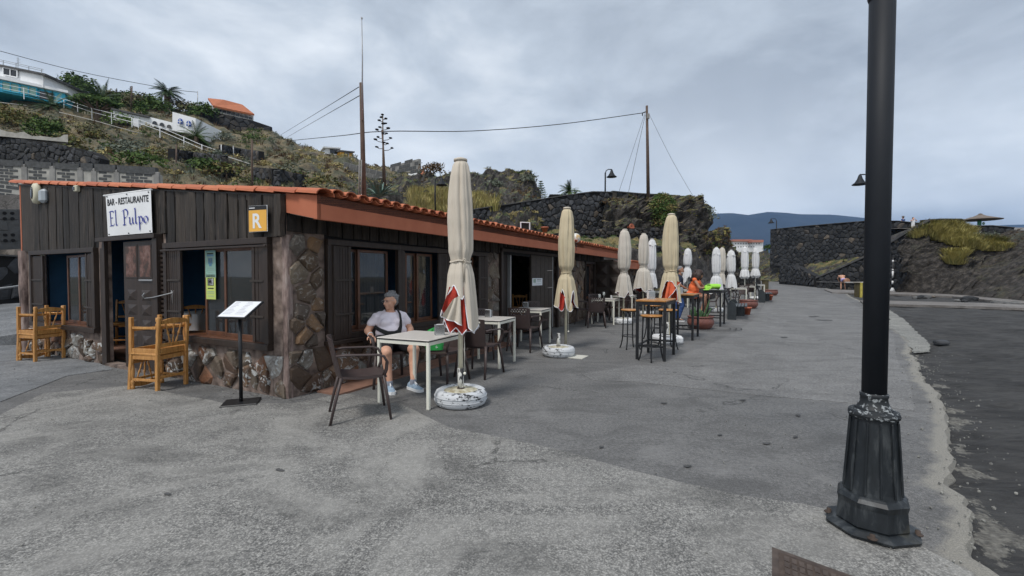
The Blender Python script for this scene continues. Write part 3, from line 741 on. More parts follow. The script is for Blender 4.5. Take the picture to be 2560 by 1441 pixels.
def path_map(pts):     # wall standing along a ground path; u = length, v = height above the local foot, h = out of the face
    pts = [Vector(p) for p in pts]; ls = [0]
    for a, b in zip(pts, pts[1:]): ls.append(ls[-1]+Vector((b.x-a.x, b.y-a.y)).length)
    def mp(u, v, h):
        i = 0
        while i < len(pts)-2 and u > ls[i+1]: i += 1
        t = (u-ls[i])/(ls[i+1]-ls[i]); p = pts[i].lerp(pts[i+1], t); d = pts[i+1]-pts[i]; n = Vector((d.y, -d.x, 0)).normalized()
        return Vector((p.x, p.y, p.z+v))+n*h
    return mp, ls
def wall_between(name, foot, tops, mats, spacing, label, cat='wall', gap=.02, bulge=.07, maxn=300, thick=.5, cope=.0, seed=3, capmat=None, n=24, jit=.85, group=None, stone='stone', backmat='lava_gap', aspect=1.15):
    """dry stone wall from a foot polyline (place points, left to right) with a height at each point"""
    mp, ls = path_map(foot); hs = list(zip(ls, tops)); L0 = ls[-1]
    root = empty(name, (0, 0, 0), 0, label, cat, group); m = MB()
    us = [L0*i/n for i in range(n+1)]
    fr = [[mp(u, -.3, 0) for u in us], [mp(u, interp(hs, u), 0) for u in us], [mp(u, interp(hs, u), -thick) for u in us], [mp(u, -.3, -thick) for u in us]]
    m.grid(fr, smooth=False)
    for u in (0, L0): m.add([mp(u, -.3, 0), mp(u, interp(hs, u), 0), mp(u, interp(hs, u), -thick), mp(u, -.3, -thick)], [(0, 1, 2, 3)])
    m.build('core', MT[backmat], root, fixn=False)
    cl = cells(0, L0, 0, max(tops), spacing*aspect, spacing, jit, lambda u, v: v < interp(hs, u)-spacing*.15, random.Random(seed))
    cl = [(p, [(a, min(b, interp(hs, a)+.02)) for a, b in q]) for p, q in cl]
    stone_wall(root, stone, mp, cl, [MT[x] for x in mats], gap, .06, bulge, maxn, seed=seed, flip=False)
    if cope:
        c = MB(); c.grid([[mp(u, interp(hs, u)+dz, dh) for u in us] for dz, dh in ((0, bulge+.03), (cope, bulge+.03), (cope, -thick-.03), (0, -thick-.03))], smooth=False)
        for u in (0, L0): c.add([mp(u, interp(hs, u)+dz, dh) for dz, dh in ((0, bulge+.03), (cope, bulge+.03), (cope, -thick-.03), (0, -thick-.03))], [(0, 1, 2, 3)])
        c.build('coping', MT[capmat or 'coping'], root, fixn=True)
    return root
def foot_top(pxs, fpy, tpy, ds):
    foot = [P(a, b, d) for a, b, d in zip(pxs, fpy, ds)]; tops = [P(a, t, d).z-f.z for a, t, d, f in zip(pxs, tpy, ds, foot)]
    return foot, tops
# curved retaining wall above the restaurant
f, t = foot_top([1100, 1190, 1290, 1400, 1480, 1530], [575, 578, 580, 584, 590, 592], [540, 524, 509, 492, 481, 482], [22.5, 23.5, 24.6, 25.6, 26.2, 26.6])
wall_between('retaining_wall', f, t, ['lava_stone'], .26, 'tall curved grey lava stone retaining wall above the restaurant roof', maxn=300, gap=.016, bulge=.05, seed=5, cope=.05)
f, t = foot_top([1530, 1600, 1680, 1740, 1752], [500, 500, 500, 505, 508], [480, 486, 490, 497, 500], [28, 28.5, 29, 29.5, 29.8])
wall_between('parapet_wall', f, t, ['lava_stone_far'], .28, 'low dark stone parapet running along the top of the lava outcrop', gap=.014, bulge=.04, seed=6, cope=.06)
# loose dry stone terraces below it
f, t = foot_top([1375, 1450, 1540, 1640, 1700], [607, 612, 618, 622, 626], [585, 577, 572, 570, 590], [21.4, 21.8, 22.2, 22.6, 23])
wall_between('dry_stone_wall', f, t, ['lava_stone_brown', 'lava_stone_far'], .17, 'upper rough dry stone terrace wall under the lava outcrop', gap=.012, bulge=.12, seed=8, maxn=300, aspect=1.5)
f, t = foot_top([1470, 1540, 1620, 1700], [668, 668, 668, 665], [617, 614, 612, 622], [20.6, 21, 21.4, 21.8])
wall_between('dry_stone_wall', f, t, ['lava_stone_brown', 'lava_stone_far'], .19, 'lower rough dry stone terrace wall just behind the closed umbrellas', gap=.012, bulge=.12, seed=9, maxn=200, aspect=1.5)
f, t = foot_top([1700, 1780, 1850, 1900], [745, 738, 725, 718], [640, 665, 672, 685], [26.2, 30, 34.5, 39])
wall_between('dry_stone_wall', f, t, ['lava_stone_brown', 'lava_stone_far'], .3, 'dark dry stone wall behind the white umbrellas at the far terrace end', gap=.012, bulge=.1, seed=10, maxn=150, aspect=1.4)
# right side: high wall, stair parapets, low walls
f, t = foot_top([1925, 2000, 2080, 2168, 2240, 2312], [664, 670, 672, 676, 640, 605], [575, 567, 560, 553, 553, 560], [57, 53, 50, 47, 45, 43.5])
wall_between('terrace_wall', f, t, ['lava_stone_far'], .42, 'long dark stone wall high on the right with the two onlookers behind', gap=.02, bulge=.08, seed=11, maxn=300, cope=.05)
f, t = foot_top([2040, 2100, 2168, 2230, 2275, 2320], [722, 724, 728, 734, 737, 740], [697, 672, 641, 606, 578, 552], [39, 37.2, 35.4, 33.4, 31.4, 30.9])
wall_between('stair_wall', f, t, ['lava_stone_far'], .34, 'sloping stair wall with pale coping rising from the beach to the terrace', gap=.014, bulge=.05, seed=12, maxn=300, cope=.16, thick=.45)
f, t = foot_top([2318, 2345, 2400, 2412], [600, 600, 600, 600], [551, 549, 549, 556], [33.5, 33.8, 34.2, 34.4])
wall_between('end_wall', f, t, ['lava_stone_far'], .3, 'flat topped wall end behind the yellow grass at the head of the stair', gap=.014, bulge=.05, seed=13, cope=.06)
f, t = foot_top([2418, 2480, 2535], [590, 590, 596], [566, 565, 570], [36, 35.5, 35])
wall_between('end_wall', f, t, ['lava_stone_far'], .3, 'low dark wall beneath the straw parasol on the cliff top', gap=.014, bulge=.05, seed=14, cope=.05)
f, t = foot_top([1948, 1990, 2035], [706, 711, 716], [664, 666, 690], [47, 43.5, 39.5])
wall_between('low_wall', f, t, ['lava_stone_far'], .36, 'low dark stone wall beside the path behind the distant lamp post', gap=.02, bulge=.08, seed=15)
f, t = foot_top([2042, 2100, 2168], [723, 726, 731], [706, 708, 711], [38, 36.5, 34.8])
r_ = wall_between('stone_seat', f, t, ['lava_stone_far'], .3, 'low stone seat the bather leans over at the foot of the stair', cat='bench', gap=.014, bulge=.05, seed=16, cope=.06, thick=.7)
# left side: block walls behind the restaurant
def blockwork(name, px0, px1, d0, d1, top, bot, label, bh=.2, bw=.42, mat='grey_block', mort='mortar_white', maxn=300, posts=(), ragged=.0, seed=1, fb=None):
    rnd = random.Random(seed); a = P(px0, bot[0], d0); b = P(px1, bot[1], d1); ta = P(px0, top[0], d0).z; tb = P(px1, top[1], d1).z
    root = empty(name, (0, 0, 0), 0, label, 'wall'); ax = Vector((b.x-a.x, b.y-a.y, 0)); L0 = ax.length; ax.normalize(); n = Vector((ax.y, -ax.x, 0)); z0 = min(a.z, b.z)
    def W(u, v, h): return Vector((a.x, a.y, 0))+ax*u+n*h+Vector((0, 0, v))
    zb = lambda u: lerp(a.z, b.z, u/L0); zt = lambda u: lerp(ta, tb, u/L0)
    m = MB(); m.prism([W(0, zb(0), .018), W(L0, zb(L0), .018), W(L0, zt(L0)-ragged*.5, .018), W(0, zt(0)-ragged*.5, .018)], -n*.25); m.build('mortar', MT[mort], root, fixn=True)
    sl = (zt(L0)-zt(0))/L0; nrow = int((max(zt(0)-zb(0), zt(L0)-zb(L0)))/bh); cnt = 0; bm_ = MB().box((0, 0, 0), (bw-.045, .06, bh-.032), bev=.008).mesh('block'); bm_.materials.append(MT[mat])
    rest = MB(); ang = math.atan2(ax.y, ax.x); tl = math.atan(sl)
    for r in range(nrow):
        k = int(L0/bw)+1
        for c in range(k):
            u = (c+.5+(.5 if r % 2 else 0))*bw
            if u > L0-bw*.3: continue
            z = zt(u)-(r+.5)*bh
            if z < zb(u): continue
            if ragged and r < 2 and rnd.random() < ragged*(.9-.4*r): continue
            if any(abs(u-q*L0) < .25 for q in posts): continue
            p = W(u, z, 0+rnd.uniform(-.006, .012))
            if cnt < maxn:
                o = link('block', bm_, None, root); o.location = p; o.rotation_euler = (0, -tl, ang); cnt += 1
            else: rest.box(p, (bw-.035, .06, bh-.03), rz=ang)
    if rest.v: rest.build('block_infill', MT[mat], root, kind='stuff')
    for q in posts:
        MB().box(W(q*L0, (zb(q*L0)+zt(q*L0))/2+.05, .0), (.24, .10, zt(q*L0)-zb(q*L0)+.1), rz=ang, bev=.02).build('pier', MT['plaster_grey'], root)
    return root, W, zt, zb, L0, ang
_r, _W, _zt, _zb, _L, _a = blockwork('block_wall', -60, 400, 19.5, 20.5, (410, 437), (480, 500), 'dark block wall with white mortar joints and grey piers behind the roof', bh=.13, bw=.36, posts=(.26, .41, .56, .635, .76, .985), seed=3)
# dark plain band that tops it
for q0, q1 in ((0, .255), (.265, .405), (.415, .555), (.565, .63), (.64, .755), (.765, .98)):
    e_ = .06*(q0 > .5); MB().prism([_W(q0*_L, _zt(q0*_L)-.02, .05), _W(q1*_L, _zt(q1*_L)-.02, .05), _W(q1*_L, _zt(q1*_L)+.24+e_, .05), _W(q0*_L, _zt(q0*_L)+.24+e_, .05)], Vector((0, .2, 0))).build('rendered_band', MT['grey_block'], _r, fixn=True)
blockwork('block_wall', -60, 62, 14.5, 14.9, (453, 468), (500, 506), 'grey block wall with white joints left of the roof edge', bh=.13, bw=.36, seed=4)
m = MB(); m.prism([P(-80, 490, 14.3), P(60, 487, 14.8), P(60, 535, 14.8), P(-80, 540, 14.3)], (0, .25, 0)); tag(m.build('rendered_wall', MT['tan_slab'], None, fixn=True), 'brown rendered wall band between the block walls at the far left', 'wall')
root, W, zt, zb, L0, ang = blockwork('vent_block_wall', -60, 62, 12.6, 13.4, (522, 524), (628, 622), 'grey wall of hollow vent blocks with dark round holes at the far left', bh=.31, bw=.42, mat='pale_block', mort='pale_block', seed=5)
hole = MB().tube([(0, -.012, 0), (0, .03, 0)], .045, 10).mesh('hole'); hole.materials.append(MT['lava_gap'])
for c in range(int(L0/.15)):
    for r in range(6):
        u = c*.15+.1; z = zt(u)-.12-r*.155-(.0 if r % 2 == 0 else 0)
        if (c//3+(r//2)) % 2 == 0 or c % 3 == 2 or z < zb(u): continue
        o = link('hole', hole, None, root); o.location = W(u, z, .045); o.rotation_euler = (0, 0, ang)
f, t = foot_top([-120, 0, 66], [770, 752, 742], [636, 640, 644], [11.6, 12.2, 12.6])
wall_between('lava_wall', f, t, ['lava_stone'], .30, 'black lava stone wall behind the handrail at the far left', gap=.016, bulge=.07, seed=21, maxn=200, cope=.04)
f, t = foot_top([-120, 0, 120, 230, 250], [420, 415, 412, 425, 430], [335, 342, 356, 378, 396], [25.5, 25.5, 25, 24.5, 24.4])
wall_between('lava_wall', f, t, ['lava_stone_far', 'lava_stone_far', 'lava_stone'], .30, 'dark lava stone wall under the ruined white parapet on the hillside', gap=.02, bulge=.07, seed=22, maxn=300)
m = MB(); a, b = P(-200, 775, 11.2), P(75, 757, 11.6)
m.prism([P(-260, 880, 8.6)*1, P(66, 832, 9.4)*1, P(66, 757, 12.3), P(-260, 775, 12.0)], (0, 0, -.3)); m.build('ramp', MT['slab'], kind='structure', fixn=True)
m = MB(); m.tube([P(-60, 728, 10.2), P(30, 718, 10.6), P(66, 712, 10.9)], .022, 8)
hr = empty('handrail', (0, 0, 0), 0, 'grey metal handrail sloping beside the ramp at the far left', 'handrail'); m.build('rail', MT['pipe_grey'], hr)
MB().tube([P(-30, 722, 10.4), P(-30, 822, 10.4)], .018, 8).build('post', MT['pipe_grey'], hr)
# ------------------------------------------------------------------ the restaurant, built in its own frame: x along the terrace, y along the front, out of the walls = -x, -y
BR = empty('restaurant_building', C0, math.atan2(BU.y, BU.x), 'low dark timber and stone restaurant with a terracotta tiled edge', 'restaurant')
ZE = 2.18; YL = 8.1; XL = 12.9; OV = .54
sl = (3.22-2.36)/YL
def rz_(y): return 2.36+sl*y       # underside of roof tiles at distance y from the corner
fac = fac_; lw = lw_
def F2(px, py, off=0): y, z = fac(px, py, off); return y, z
# shell walls (thick, with openings left by building in pieces)
shell = MB()
def fwall(y0, y1, z0, z1, x0=0, x1=.05): shell.bb((x0, min(y0, y1), z0), (x1, max(y0, y1), z1))
def lwall(x0, x1, z0, z1, y0=0, y1=.28): shell.bb((min(x0, x1), y0, z0), (max(x0, x1), y1, z1))
# key lines from the photograph
yc = fac(681, 700)[0]                                   # right edge of the right window frame
wR = (fac(681, 600)[0], fac(420, 600)[0]); zRt = fac(676, 594)[1]; zRb = fac(681, 876)[1]
dr = (fac(397, 600)[0], fac(276, 600)[0]+.10); zD = fac(276, 596)[1]
wL = (fac(246, 600)[0], fac(83, 600)[0]); zLt = fac(250, 619)[1]; zLb = fac(246, 832)[1]
yEnd = fac(63, 700)[0]
print('front', yc, wR, dr, wL, yEnd, 'z', zRt, zRb, zD, zLt, zLb)
lw1 = lw(811, 700)[0]; lw2 = lw(996, 700)[0]; lw3 = lw(1125, 700)[0]; lw3b = lw(1140, 700)[0]; lw4 = lw(1213, 700)[0]; lw5 = lw(1247, 700)[0]; lw6 = lw(1392, 700)[0]
lw7 = lw(1459, 700)[0]; lw8 = lw(1484, 700)[0]
zW = lw(811, 598)[1]; zWb = lw(811, 854)[1]
print('long', lw1, lw2, lw3, lw3b, lw4, lw5, lw6, lw7, lw8, zW, zWb)
YL = yEnd
# front wall pieces
fwall(.28, wR[0], 0, 2.3); fwall(wR[0], wR[1], 0, zRb+.04); fwall(wR[0], wR[1], zRt, 2.3); fwall(wR[1]-.02, dr[0], 0, 2.3)
fwall(dr[1], wL[0], 0, 2.3); fwall(wL[0], wL[1], 0, zLb+.04); fwall(wL[0], wL[1], zLt, 2.3); fwall(wL[1], yEnd, 0, 2.3); fwall(.28, yEnd, zD+.02, 2.3)
shell.prism([(0, .28, 2.3), (0, yEnd, 2.3), (0, yEnd, rz_(yEnd)-.02), (0, .28, rz_(.28)-.02)], (.12, 0, 0))
# long wall pieces
lwall(0, lw1, 0, 2.3); lwall(lw1, lw3, 0, zWb+.04); lwall(lw1, lw3, zW, 2.3); lwall(lw3, lw3b, 0, 2.3); lwall(lw3b, lw4, 0, zWb+.04); lwall(lw3b, lw4, zW, 2.3)
lwall(lw4, lw5, 0, 2.3); lwall(lw5, lw6, zW+.12, 2.3); lwall(lw6, lw7, 0, 2.3); lwall(lw7, lw8, 0, zWb+.04); lwall(lw7, lw8, zW, 2.3); lwall(lw8, XL, 0, 2.3)
shell.bb((XL-.25, .28, 0), (XL, yEnd, 2.4)); shell.bb((.28, yEnd-.25, 0), (XL-.25, yEnd, 3.1))
shell.build('wall', MT['pink_mortar'], BR, fixn=True)
# inside: floor, blue partition walls
m = MB(); m.bb((.3, .3, -.05), (XL-.3, yEnd-.3, .03)); m.build('floor', MT['tile_floor'], BR)
m = MB(); m.bb((2.4, 2.2, .0), (2.55, yEnd-.3, 2.9)); m.bb((.14, 6.9, 0), (2.4, 7.0, 2.9)); m.bb((2.56, 3.6, 0), (3.1, 3.75, 2.5)); m.bb((3.2, 3.6, 0), (XL-.3, 3.75, 2.5)); m.build('partition', MT['blue_wall'], BR)
m = MB(); m.prism([(-.02, -OV, rz_(-OV)-.10), (-.02, yEnd+.15, rz_(yEnd+.15)-.10), (-.02, yEnd+.15, rz_(yEnd+.15)-.01), (-.02, -OV, rz_(-OV)-.01)], (XL+.05, 0, 0)); m.build('roof_deck', MT['dark_wood'], BR, fixn=True)
# under-boards band of the front: rough boards hanging from roof to window heads
rb = random.Random(11)
def board(y0, y1, z0, z1a, z1b, x=-.0, th=.03, front=True, name='board', mat='board_wood', wob=.022):
    """irregular vertical plank; front=True on the short wall, else on the long wall"""
    n = 7; L_, R_ = [], []
    wl = rb.uniform(0, 50); gp = rb.uniform(.003, .012)
    for i in range(n+1):
        t = i/n; L_.append((y0+gp+wob*nz(t*3, wl), lerp(z0+rb.uniform(-.01, .01), z1a, t))); R_.append((y1-gp+wob*nz(t*3, wl+7), lerp(z0, z1b, t)))
    t2 = th+rb.uniform(-.008, .014); bow = rb.uniform(-.006, .006)
    vs = []
    for (a, b) in zip(L_, R_):
        for (y, z), o in ((a, 0), ((a[0]+.006, a[1]), t2-.003), ((lerp(a[0], b[0], .5), lerp(a[1], b[1], .5)), t2+bow+.004), ((b[0]-.006, b[1]), t2-.003), (b, 0)):
            vs.append((x-o, y, z) if front else (y, x-o, z))
    fs = [(i*5+j, i*5+j+1, (i+1)*5+j+1, (i+1)*5+j) for i in range(n) for j in range(4)]+[(0, 1, 2, 3, 4), tuple(n*5+j for j in range(5))]
    me = MB().add(vs, fs); return me.build(name, MT[mat], BR, fixn=True)
edges = [yEnd+.02]
for px in (85, 104, 118, 128, 148, 163, 178, 203, 226, 240, 262, 285, 305, 330, 350, 370, 385, 408, 422, 443, 470, 498, 517, 545, 575, 600, 622, 642, 664): edges.append(fac(px, 540)[0])
edges.append(.10)
for a, b in zip(edges, edges[1:]):
    y1, y0 = a, b; mid = (a+b)/2
    zb_ = zLt-.01 if mid > wL[0] else (zD if mid > wR[1]-.1 else zRt-.0)
    if b-a == 0: continue
    board(y0, y1, zb_, rz_(y0)-.03, rz_(y1)-.03, x=-.004)
m = MB(); m.prism([(-.003, .0, zRt), (-.003, wR[1]+.05, zRt), (-.003, wR[1]+.05, zD+.03), (-.003, wL[0]-.02, zD+.03), (-.003, wL[0]-.02, zLt), (-.003, yEnd, zLt), (-.003, yEnd, rz_(yEnd)-.04), (-.003, 0, rz_(0)-.04)], (.002, 0, 0)); m.build('gap_shade', MT['black_cloth'], BR, fixn=True)  # near-black sheet added behind the planks, painting the shadow in their gaps
m = MB(); m.bb((lw1, -.003, zW), (XL, -.001, 2.27)); m.build('gap_shade', MT['black_cloth'], BR)  # same black sheet for painted gap shadow behind the long wall boards
board(-.035, .09, 1.87, rz_(0)-.02, rz_(.1)-.03, x=-.035, th=.05, mat='board_wood')
# long wall upper boards under the eave
x = .0; k_ = 0
while x < XL-.05:
    w_ = rb.uniform(.14, .24); zb_ = (1.93 if x < lw1-.05 else zW+.03) if x < lw5 or x > lw6 else zW+.16
    board(x, min(XL, x+w_), zb_, 2.26, 2.26, x=-.004, front=False, wob=.006); x += w_; k_ += 1
# fascia box along the eave with its closed end
zf0 = lambda: 2.055
m = MB(); OX0 = -.02
zfb, zft = fac(799, 546)[1], None
zfb = P(799, 548, 4.98).z; zft = rz_(-OV)-.0
print('fascia', zfb, zft)
m.bb((OX0, -OV, zfb), (XL+.02, -OV+.06, zft-.01)); m.build('fascia', MT['fascia_paint'], BR)
m = MB(); m.prism([(OX0-.004, -OV, zfb), (OX0-.004, -.035, zfb+.10), (OX0-.004, -.035, rz_(0)-.005), (OX0-.004, -OV, zft-.01)], (.05, 0, 0)); m.build('fascia_end', MT['fascia_paint'], BR, fixn=True)
m = MB(); m.prism([(OX0+.05, -OV+.06, zfb+.005), (OX0+.05, -.01, zfb+.095), (OX0+.05, -.01, zfb+.125), (OX0+.05, -OV+.06, zfb+.03)], (XL-.04, 0, 0)); m.build('soffit', MT['soffit'], BR, fixn=True)
m = MB(); m.bb((-.03, yEnd, .0), (.22, yEnd+.05, rz_(yEnd)-.03)); m.build('side_trim', MT['fascia_paint'], BR)
# roof tiles
def tile_mesh(L0, r0, r1, name='tile', n=8, th=.014):
    m = MB(); vs = []
    for (t, r) in ((0, r0), (1, r1)):
        for k, rr in ((0, r), (1, r-th)):
            for j in range(n+1):
                a = math.pi*j/n; vs.append((L0*t, rr*math.cos(a), rr*math.sin(a)*.62))
    q = n+1; fs = []
    for j in range(n):
        fs += [(j, j+1, 2*q+j+1, 2*q+j), (q+j+1, q+j, 3*q+j, 3*q+j+1), (j+1, j, q+j, q+j+1), (2*q+j, 2*q+j+1, 3*q+j+1, 3*q+j)]
    fs += [(0, 2*q, 3*q, q), (n, q+n, 3*q+n, 2*q+n)]
    m.add(vs, fs, 0, True); me = m.mesh(name); me.materials.append(MT['roof_tile'])
    for p in me.polygons: p.use_smooth = False
    return me
rake = tile_mesh(.50, .125, .105); eave = tile_mesh(.46, .088, .074); rows_ = tile_mesh(.46, .088, .074)
slA = math.atan(sl)
# tiles capping the front edge, overlapping downhill towards the corner
y = -OV-.06; k_ = 0
while y < yEnd+.15:
    o = link('tile', rake, None, BR); o.location = (.045+rb.uniform(-.006, .006), y, rz_(y)-.005+.012*(k_ % 2)*0+rb.uniform(0, .006)); o.rotation_euler = (rb.uniform(-.03, .03), -slA-.035+rb.uniform(-.008, .008), math.pi/2+rb.uniform(-.02, .02)); y += .355; k_ += 1
# eave: a cover tile over every joint, pans between them
npx = 66; pans = MB()
xs = [.20+i*(XL-.2)/npx for i in range(npx+1)]
for i, x in enumerate(xs):
    o = link('tile', eave, None, BR); o.location = (x+rb.uniform(-.006, .006), -OV-.075+rb.uniform(-.012, .012), rz_(-OV)+.026+rb.uniform(-.003, .004)); o.rotation_euler = (rb.uniform(-.03, .03), -slA, math.pi/2+rb.uniform(-.025, .025))
pan_me = tile_mesh(.46, .075, .085, 'pan_tile')
for x0, x1 in zip(xs, xs[1:]):
    o = link('pan_tile', pan_me, None, BR); o.location = ((x0+x1)/2, -OV-.05, rz_(-OV)+.052); o.rotation_euler = (math.pi, slA, math.pi/2)
m = MB(); n = 6
rws = []
for y in [-OV+.30+i*.43 for i in range(int((yEnd+OV-.2)/.43)+1)]:
    for dz, dy in ((.022, 0), (0, .40)):
        row = []
        for i in range(int(npx*8)+1):
            ph = i/8*2*math.pi; row.append((.20+i/8*(XL-.2)/npx, y+dy, rz_(y+dy)+.045+dz+.03*math.cos(ph)))
        rws.append(row)
m.grid(rws); m.build('tile_field', MT['roof_tile'], BR, kind='stuff')
# repaired ridge of raised tiles seen over the eave
for a, b in ((1262, 1300), (1300, 1345)):
    pass
# ---- window and door joinery
def jbox(c0, c1, front, name, mat, bev=.004, parent=None):
    """box from (a,z,out0) to (a,z,out1): a runs along the wall"""
    (a0, z0, o0), (a1, z1, o1) = c0, c1
    p0, p1 = ((-o0, a0, z0), (-o1, a1, z1)) if front else ((a0, -o0, z0), (a1, -o1, z1))
    return MB().bb((min(p0[0], p1[0]), min(p0[1], p1[1]), min(p0[2], p1[2])), (max(p0[0], p1[0]), max(p0[1], p1[1]), max(p0[2], p1[2])), bev=bev).build(name, MT[mat], parent or BR)
def window(a0, a1, z0, z1, front, sash, openf=0.0, name='window', shl=0, shr=0, deep=.10):
    """a0<a1 along the wall. sash: list of (start, end) in metres; frame outside, sliding sashes, glass and curtains behind"""
    root = empty(name, (0, 0, 0)); root.parent = BR
    f = .075
    for c in (((a0, z1-f, -.0), (a1, z1, .075)), ((a0, z0, .0), (a1, z0+f, .085)), ((a0, z0+f, .0), (a0+f, z1-f, .07)), ((a1-f, z0+f, .0), (a1, z1-f, .07))):
        jbox(*c, front, 'casing', 'frame_wood', parent=root)
    s = .04; zi0, zi1 = z0+f, z1-f
    for (b0, b1, dp) in sash:
        fr = MB()
        for c in (((b0, zi0+.01, -dp-.035), (b0+s, zi1-.02, -dp)), ((b1-s, zi0+.01, -dp-.035), (b1, zi1-.02, -dp)), ((b0+s, zi0+.01, -dp-.035), (b1-s, zi0+.01+s*1.4, -dp)), ((b0+s, zi1-.02-s, -dp-.035), (b1-s, zi1-.02, -dp))):
            (x0, y0, o0), (x1, y1, o1) = c
            p0, p1 = ((-o0, x0, y0), (-o1, x1, y1)) if front else ((x0, -o0, y0), (x1, -o1, y1))
            fr.bb((min(p0[0], p1[0]), min(p0[1], p1[1]), min(p0[2], p1[2])), (max(p0[0], p1[0]), max(p0[1], p1[1]), max(p0[2], p1[2])), bev=.004)
        fr.build('sash', MT['brown_wood'], root)
        jbox((b0+s, zi0+s, -dp-.02), (b1-s, zi1-s, -dp-.014), front, 'pane', 'glass', 0, root)
    jbox((a0+f, zi0-.01, -.27), (a1-f, zi0+.012, .03), front, 'sill', 'brown_wood', .003, root)
    return root
def shutter(a0, a1, z0, z1, front, off=.055, slats=True, parent=None, swing=0):
    g_ = empty('shutter', (0, 0, 0)); g_.parent = parent or BR
    t = .035; s = .05
    M_ = MB()
    def q(c0, c1, nm, mt='frame_wood'): return jbox(c0, c1, front, nm, mt, .003, g_)
    q((a0, z0, off), (a1, z1, off+t*.6), 'panel')
    q((a0, z0, off+t*.6), (a0+s, z1, off+t), 'stile'); q((a1-s, z0, off+t*.6), (a1, z1, off+t), 'stile')
    n = max(2, int((a1-a0-2*s)/.045))
    for i in range(n):
        b0 = a0+s+(a1-a0-2*s)*i/n; q((b0+.004, z0+.02, off+t*.6), (b0+(a1-a0-2*s)/n-.004, z1-.02, off+t*.8), 'slat')
    for zz in (z0+(z1-z0)*.25, z0+(z1-z0)*.62): q((a0+.01, zz, off+t), (a1+.03, zz+.028, off+t+.008), 'hinge', 'dark_wood')
    return g_
A = lambda px, py=700: fac(px, py)[0]
B_ = lambda px, py=700: lw(px, py)[0]
# right front window
wn_ = window(wR[0], wR[1], zRb, zRt, True, [(A(553), A(492), .10), (A(638), A(548), .06)])
shutter(A(671), A(640), zRb+.09, zRt-.09, True, off=.02); shutter(A(462), A(428), zRb+.09, zRt-.09, True, off=.02)
jbox((wR[0]-.02, zRt-.115, .09), (wR[1]+.0, zRt-.09, .105), True, 'curtain_rail', 'frame_wood', parent=wn_)
for p_, dz_, nm in ((A(520), 0, 'notice'),):
    pass
# notices in the window
def printed(front, a_c, z_c, w_, h_, off, name, base, blocks, label=None, cat=None, parent=None, tilt=0):
    root = empty(name, (0, 0, 0)); root.parent = parent or BR
    jb = lambda a0, z0, a1, z1, o, mt, nm: jbox((a0, z0, off+o), (a1, z1, off+o+.0015), front, nm, mt, 0, root)
    sgn = -1 if front else 1
    jb(a_c-w_/2, z_c-h_/2, a_c+w_/2, z_c+h_/2, 0, base, 'sheet')
    for (u0, v0, u1, v1, mt) in blocks:
        jb(a_c+sgn*(u0-.5)*w_, z_c+(v0-.5)*h_, a_c+sgn*(u1-.5)*w_, z_c+(v1-.5)*h_, .0016, mt, 'print')
    return root
simple('notice_green', (.30, .50, .42), .5, .03); simple('notice_yellow', (.52, .62, .16), .5, .03); simple('notice_blue', (.12, .28, .42), .5, .1); simple('notice_faint', (.30, .42, .36), .5, .1)
zN1 = fac(512, 632+28)[1]; zN2 = fac(512, 718)[1]; aN = A(510)
printed(True, aN, zN1, A(498)-A(524), .36, -.085, 'notice', 'notice_green', [(.06, .03, .94, .05, 'notice_faint'), (.06, .95, .94, .97, 'notice_blue'), (.2, .86, .8, .9, 'black_text'), (.18, .78, .82, .85, 'notice_blue'), (.22, .56, .78, .77, 'notice_faint'), (.3, .5, .7, .72, 'notice_blue'), (.38, .42, .62, .5, 'notice_blue'), (.46, .54, .56, .7, 'paper'), (.2, .32, .8, .34, 'notice_faint'), (.2, .26, .8, .28, 'notice_faint'), (.25, .18, .75, .2, 'notice_faint'), (.25, .12, .75, .14, 'notice_faint')])
printed(True, aN, zN2, A(500)-A(524), .33, -.085, 'notice', 'notice_yellow', [(.05, .9, .95, .95, 'black_text'), (.18, .55, .82, .85, 'black_text'), (.22, .57, .78, .83, 'paper'), (.3, .66, .6, .76, 'black_text'), (.5, .6, .7, .7, 'black_text'), (.45, .74, .55, .8, 'black_text'), (.2, .42, .8, .46, 'black_text'), (.15, .3, .85, .32, 'notice_faint'), (.15, .24, .85, .26, 'notice_faint'), (.2, .12, .8, .14, 'notice_faint')])
# left front window
wl_ = window(wL[0], wL[1], zLb, zLt, True, [(A(192), A(149), .10), (A(225), A(184), .06)])
shutter(A(243), A(224), zLb+.09, zLt-.09, True, off=.02); shutter(A(117), A(88), zLb+.09, zLt-.09, True, off=.02)
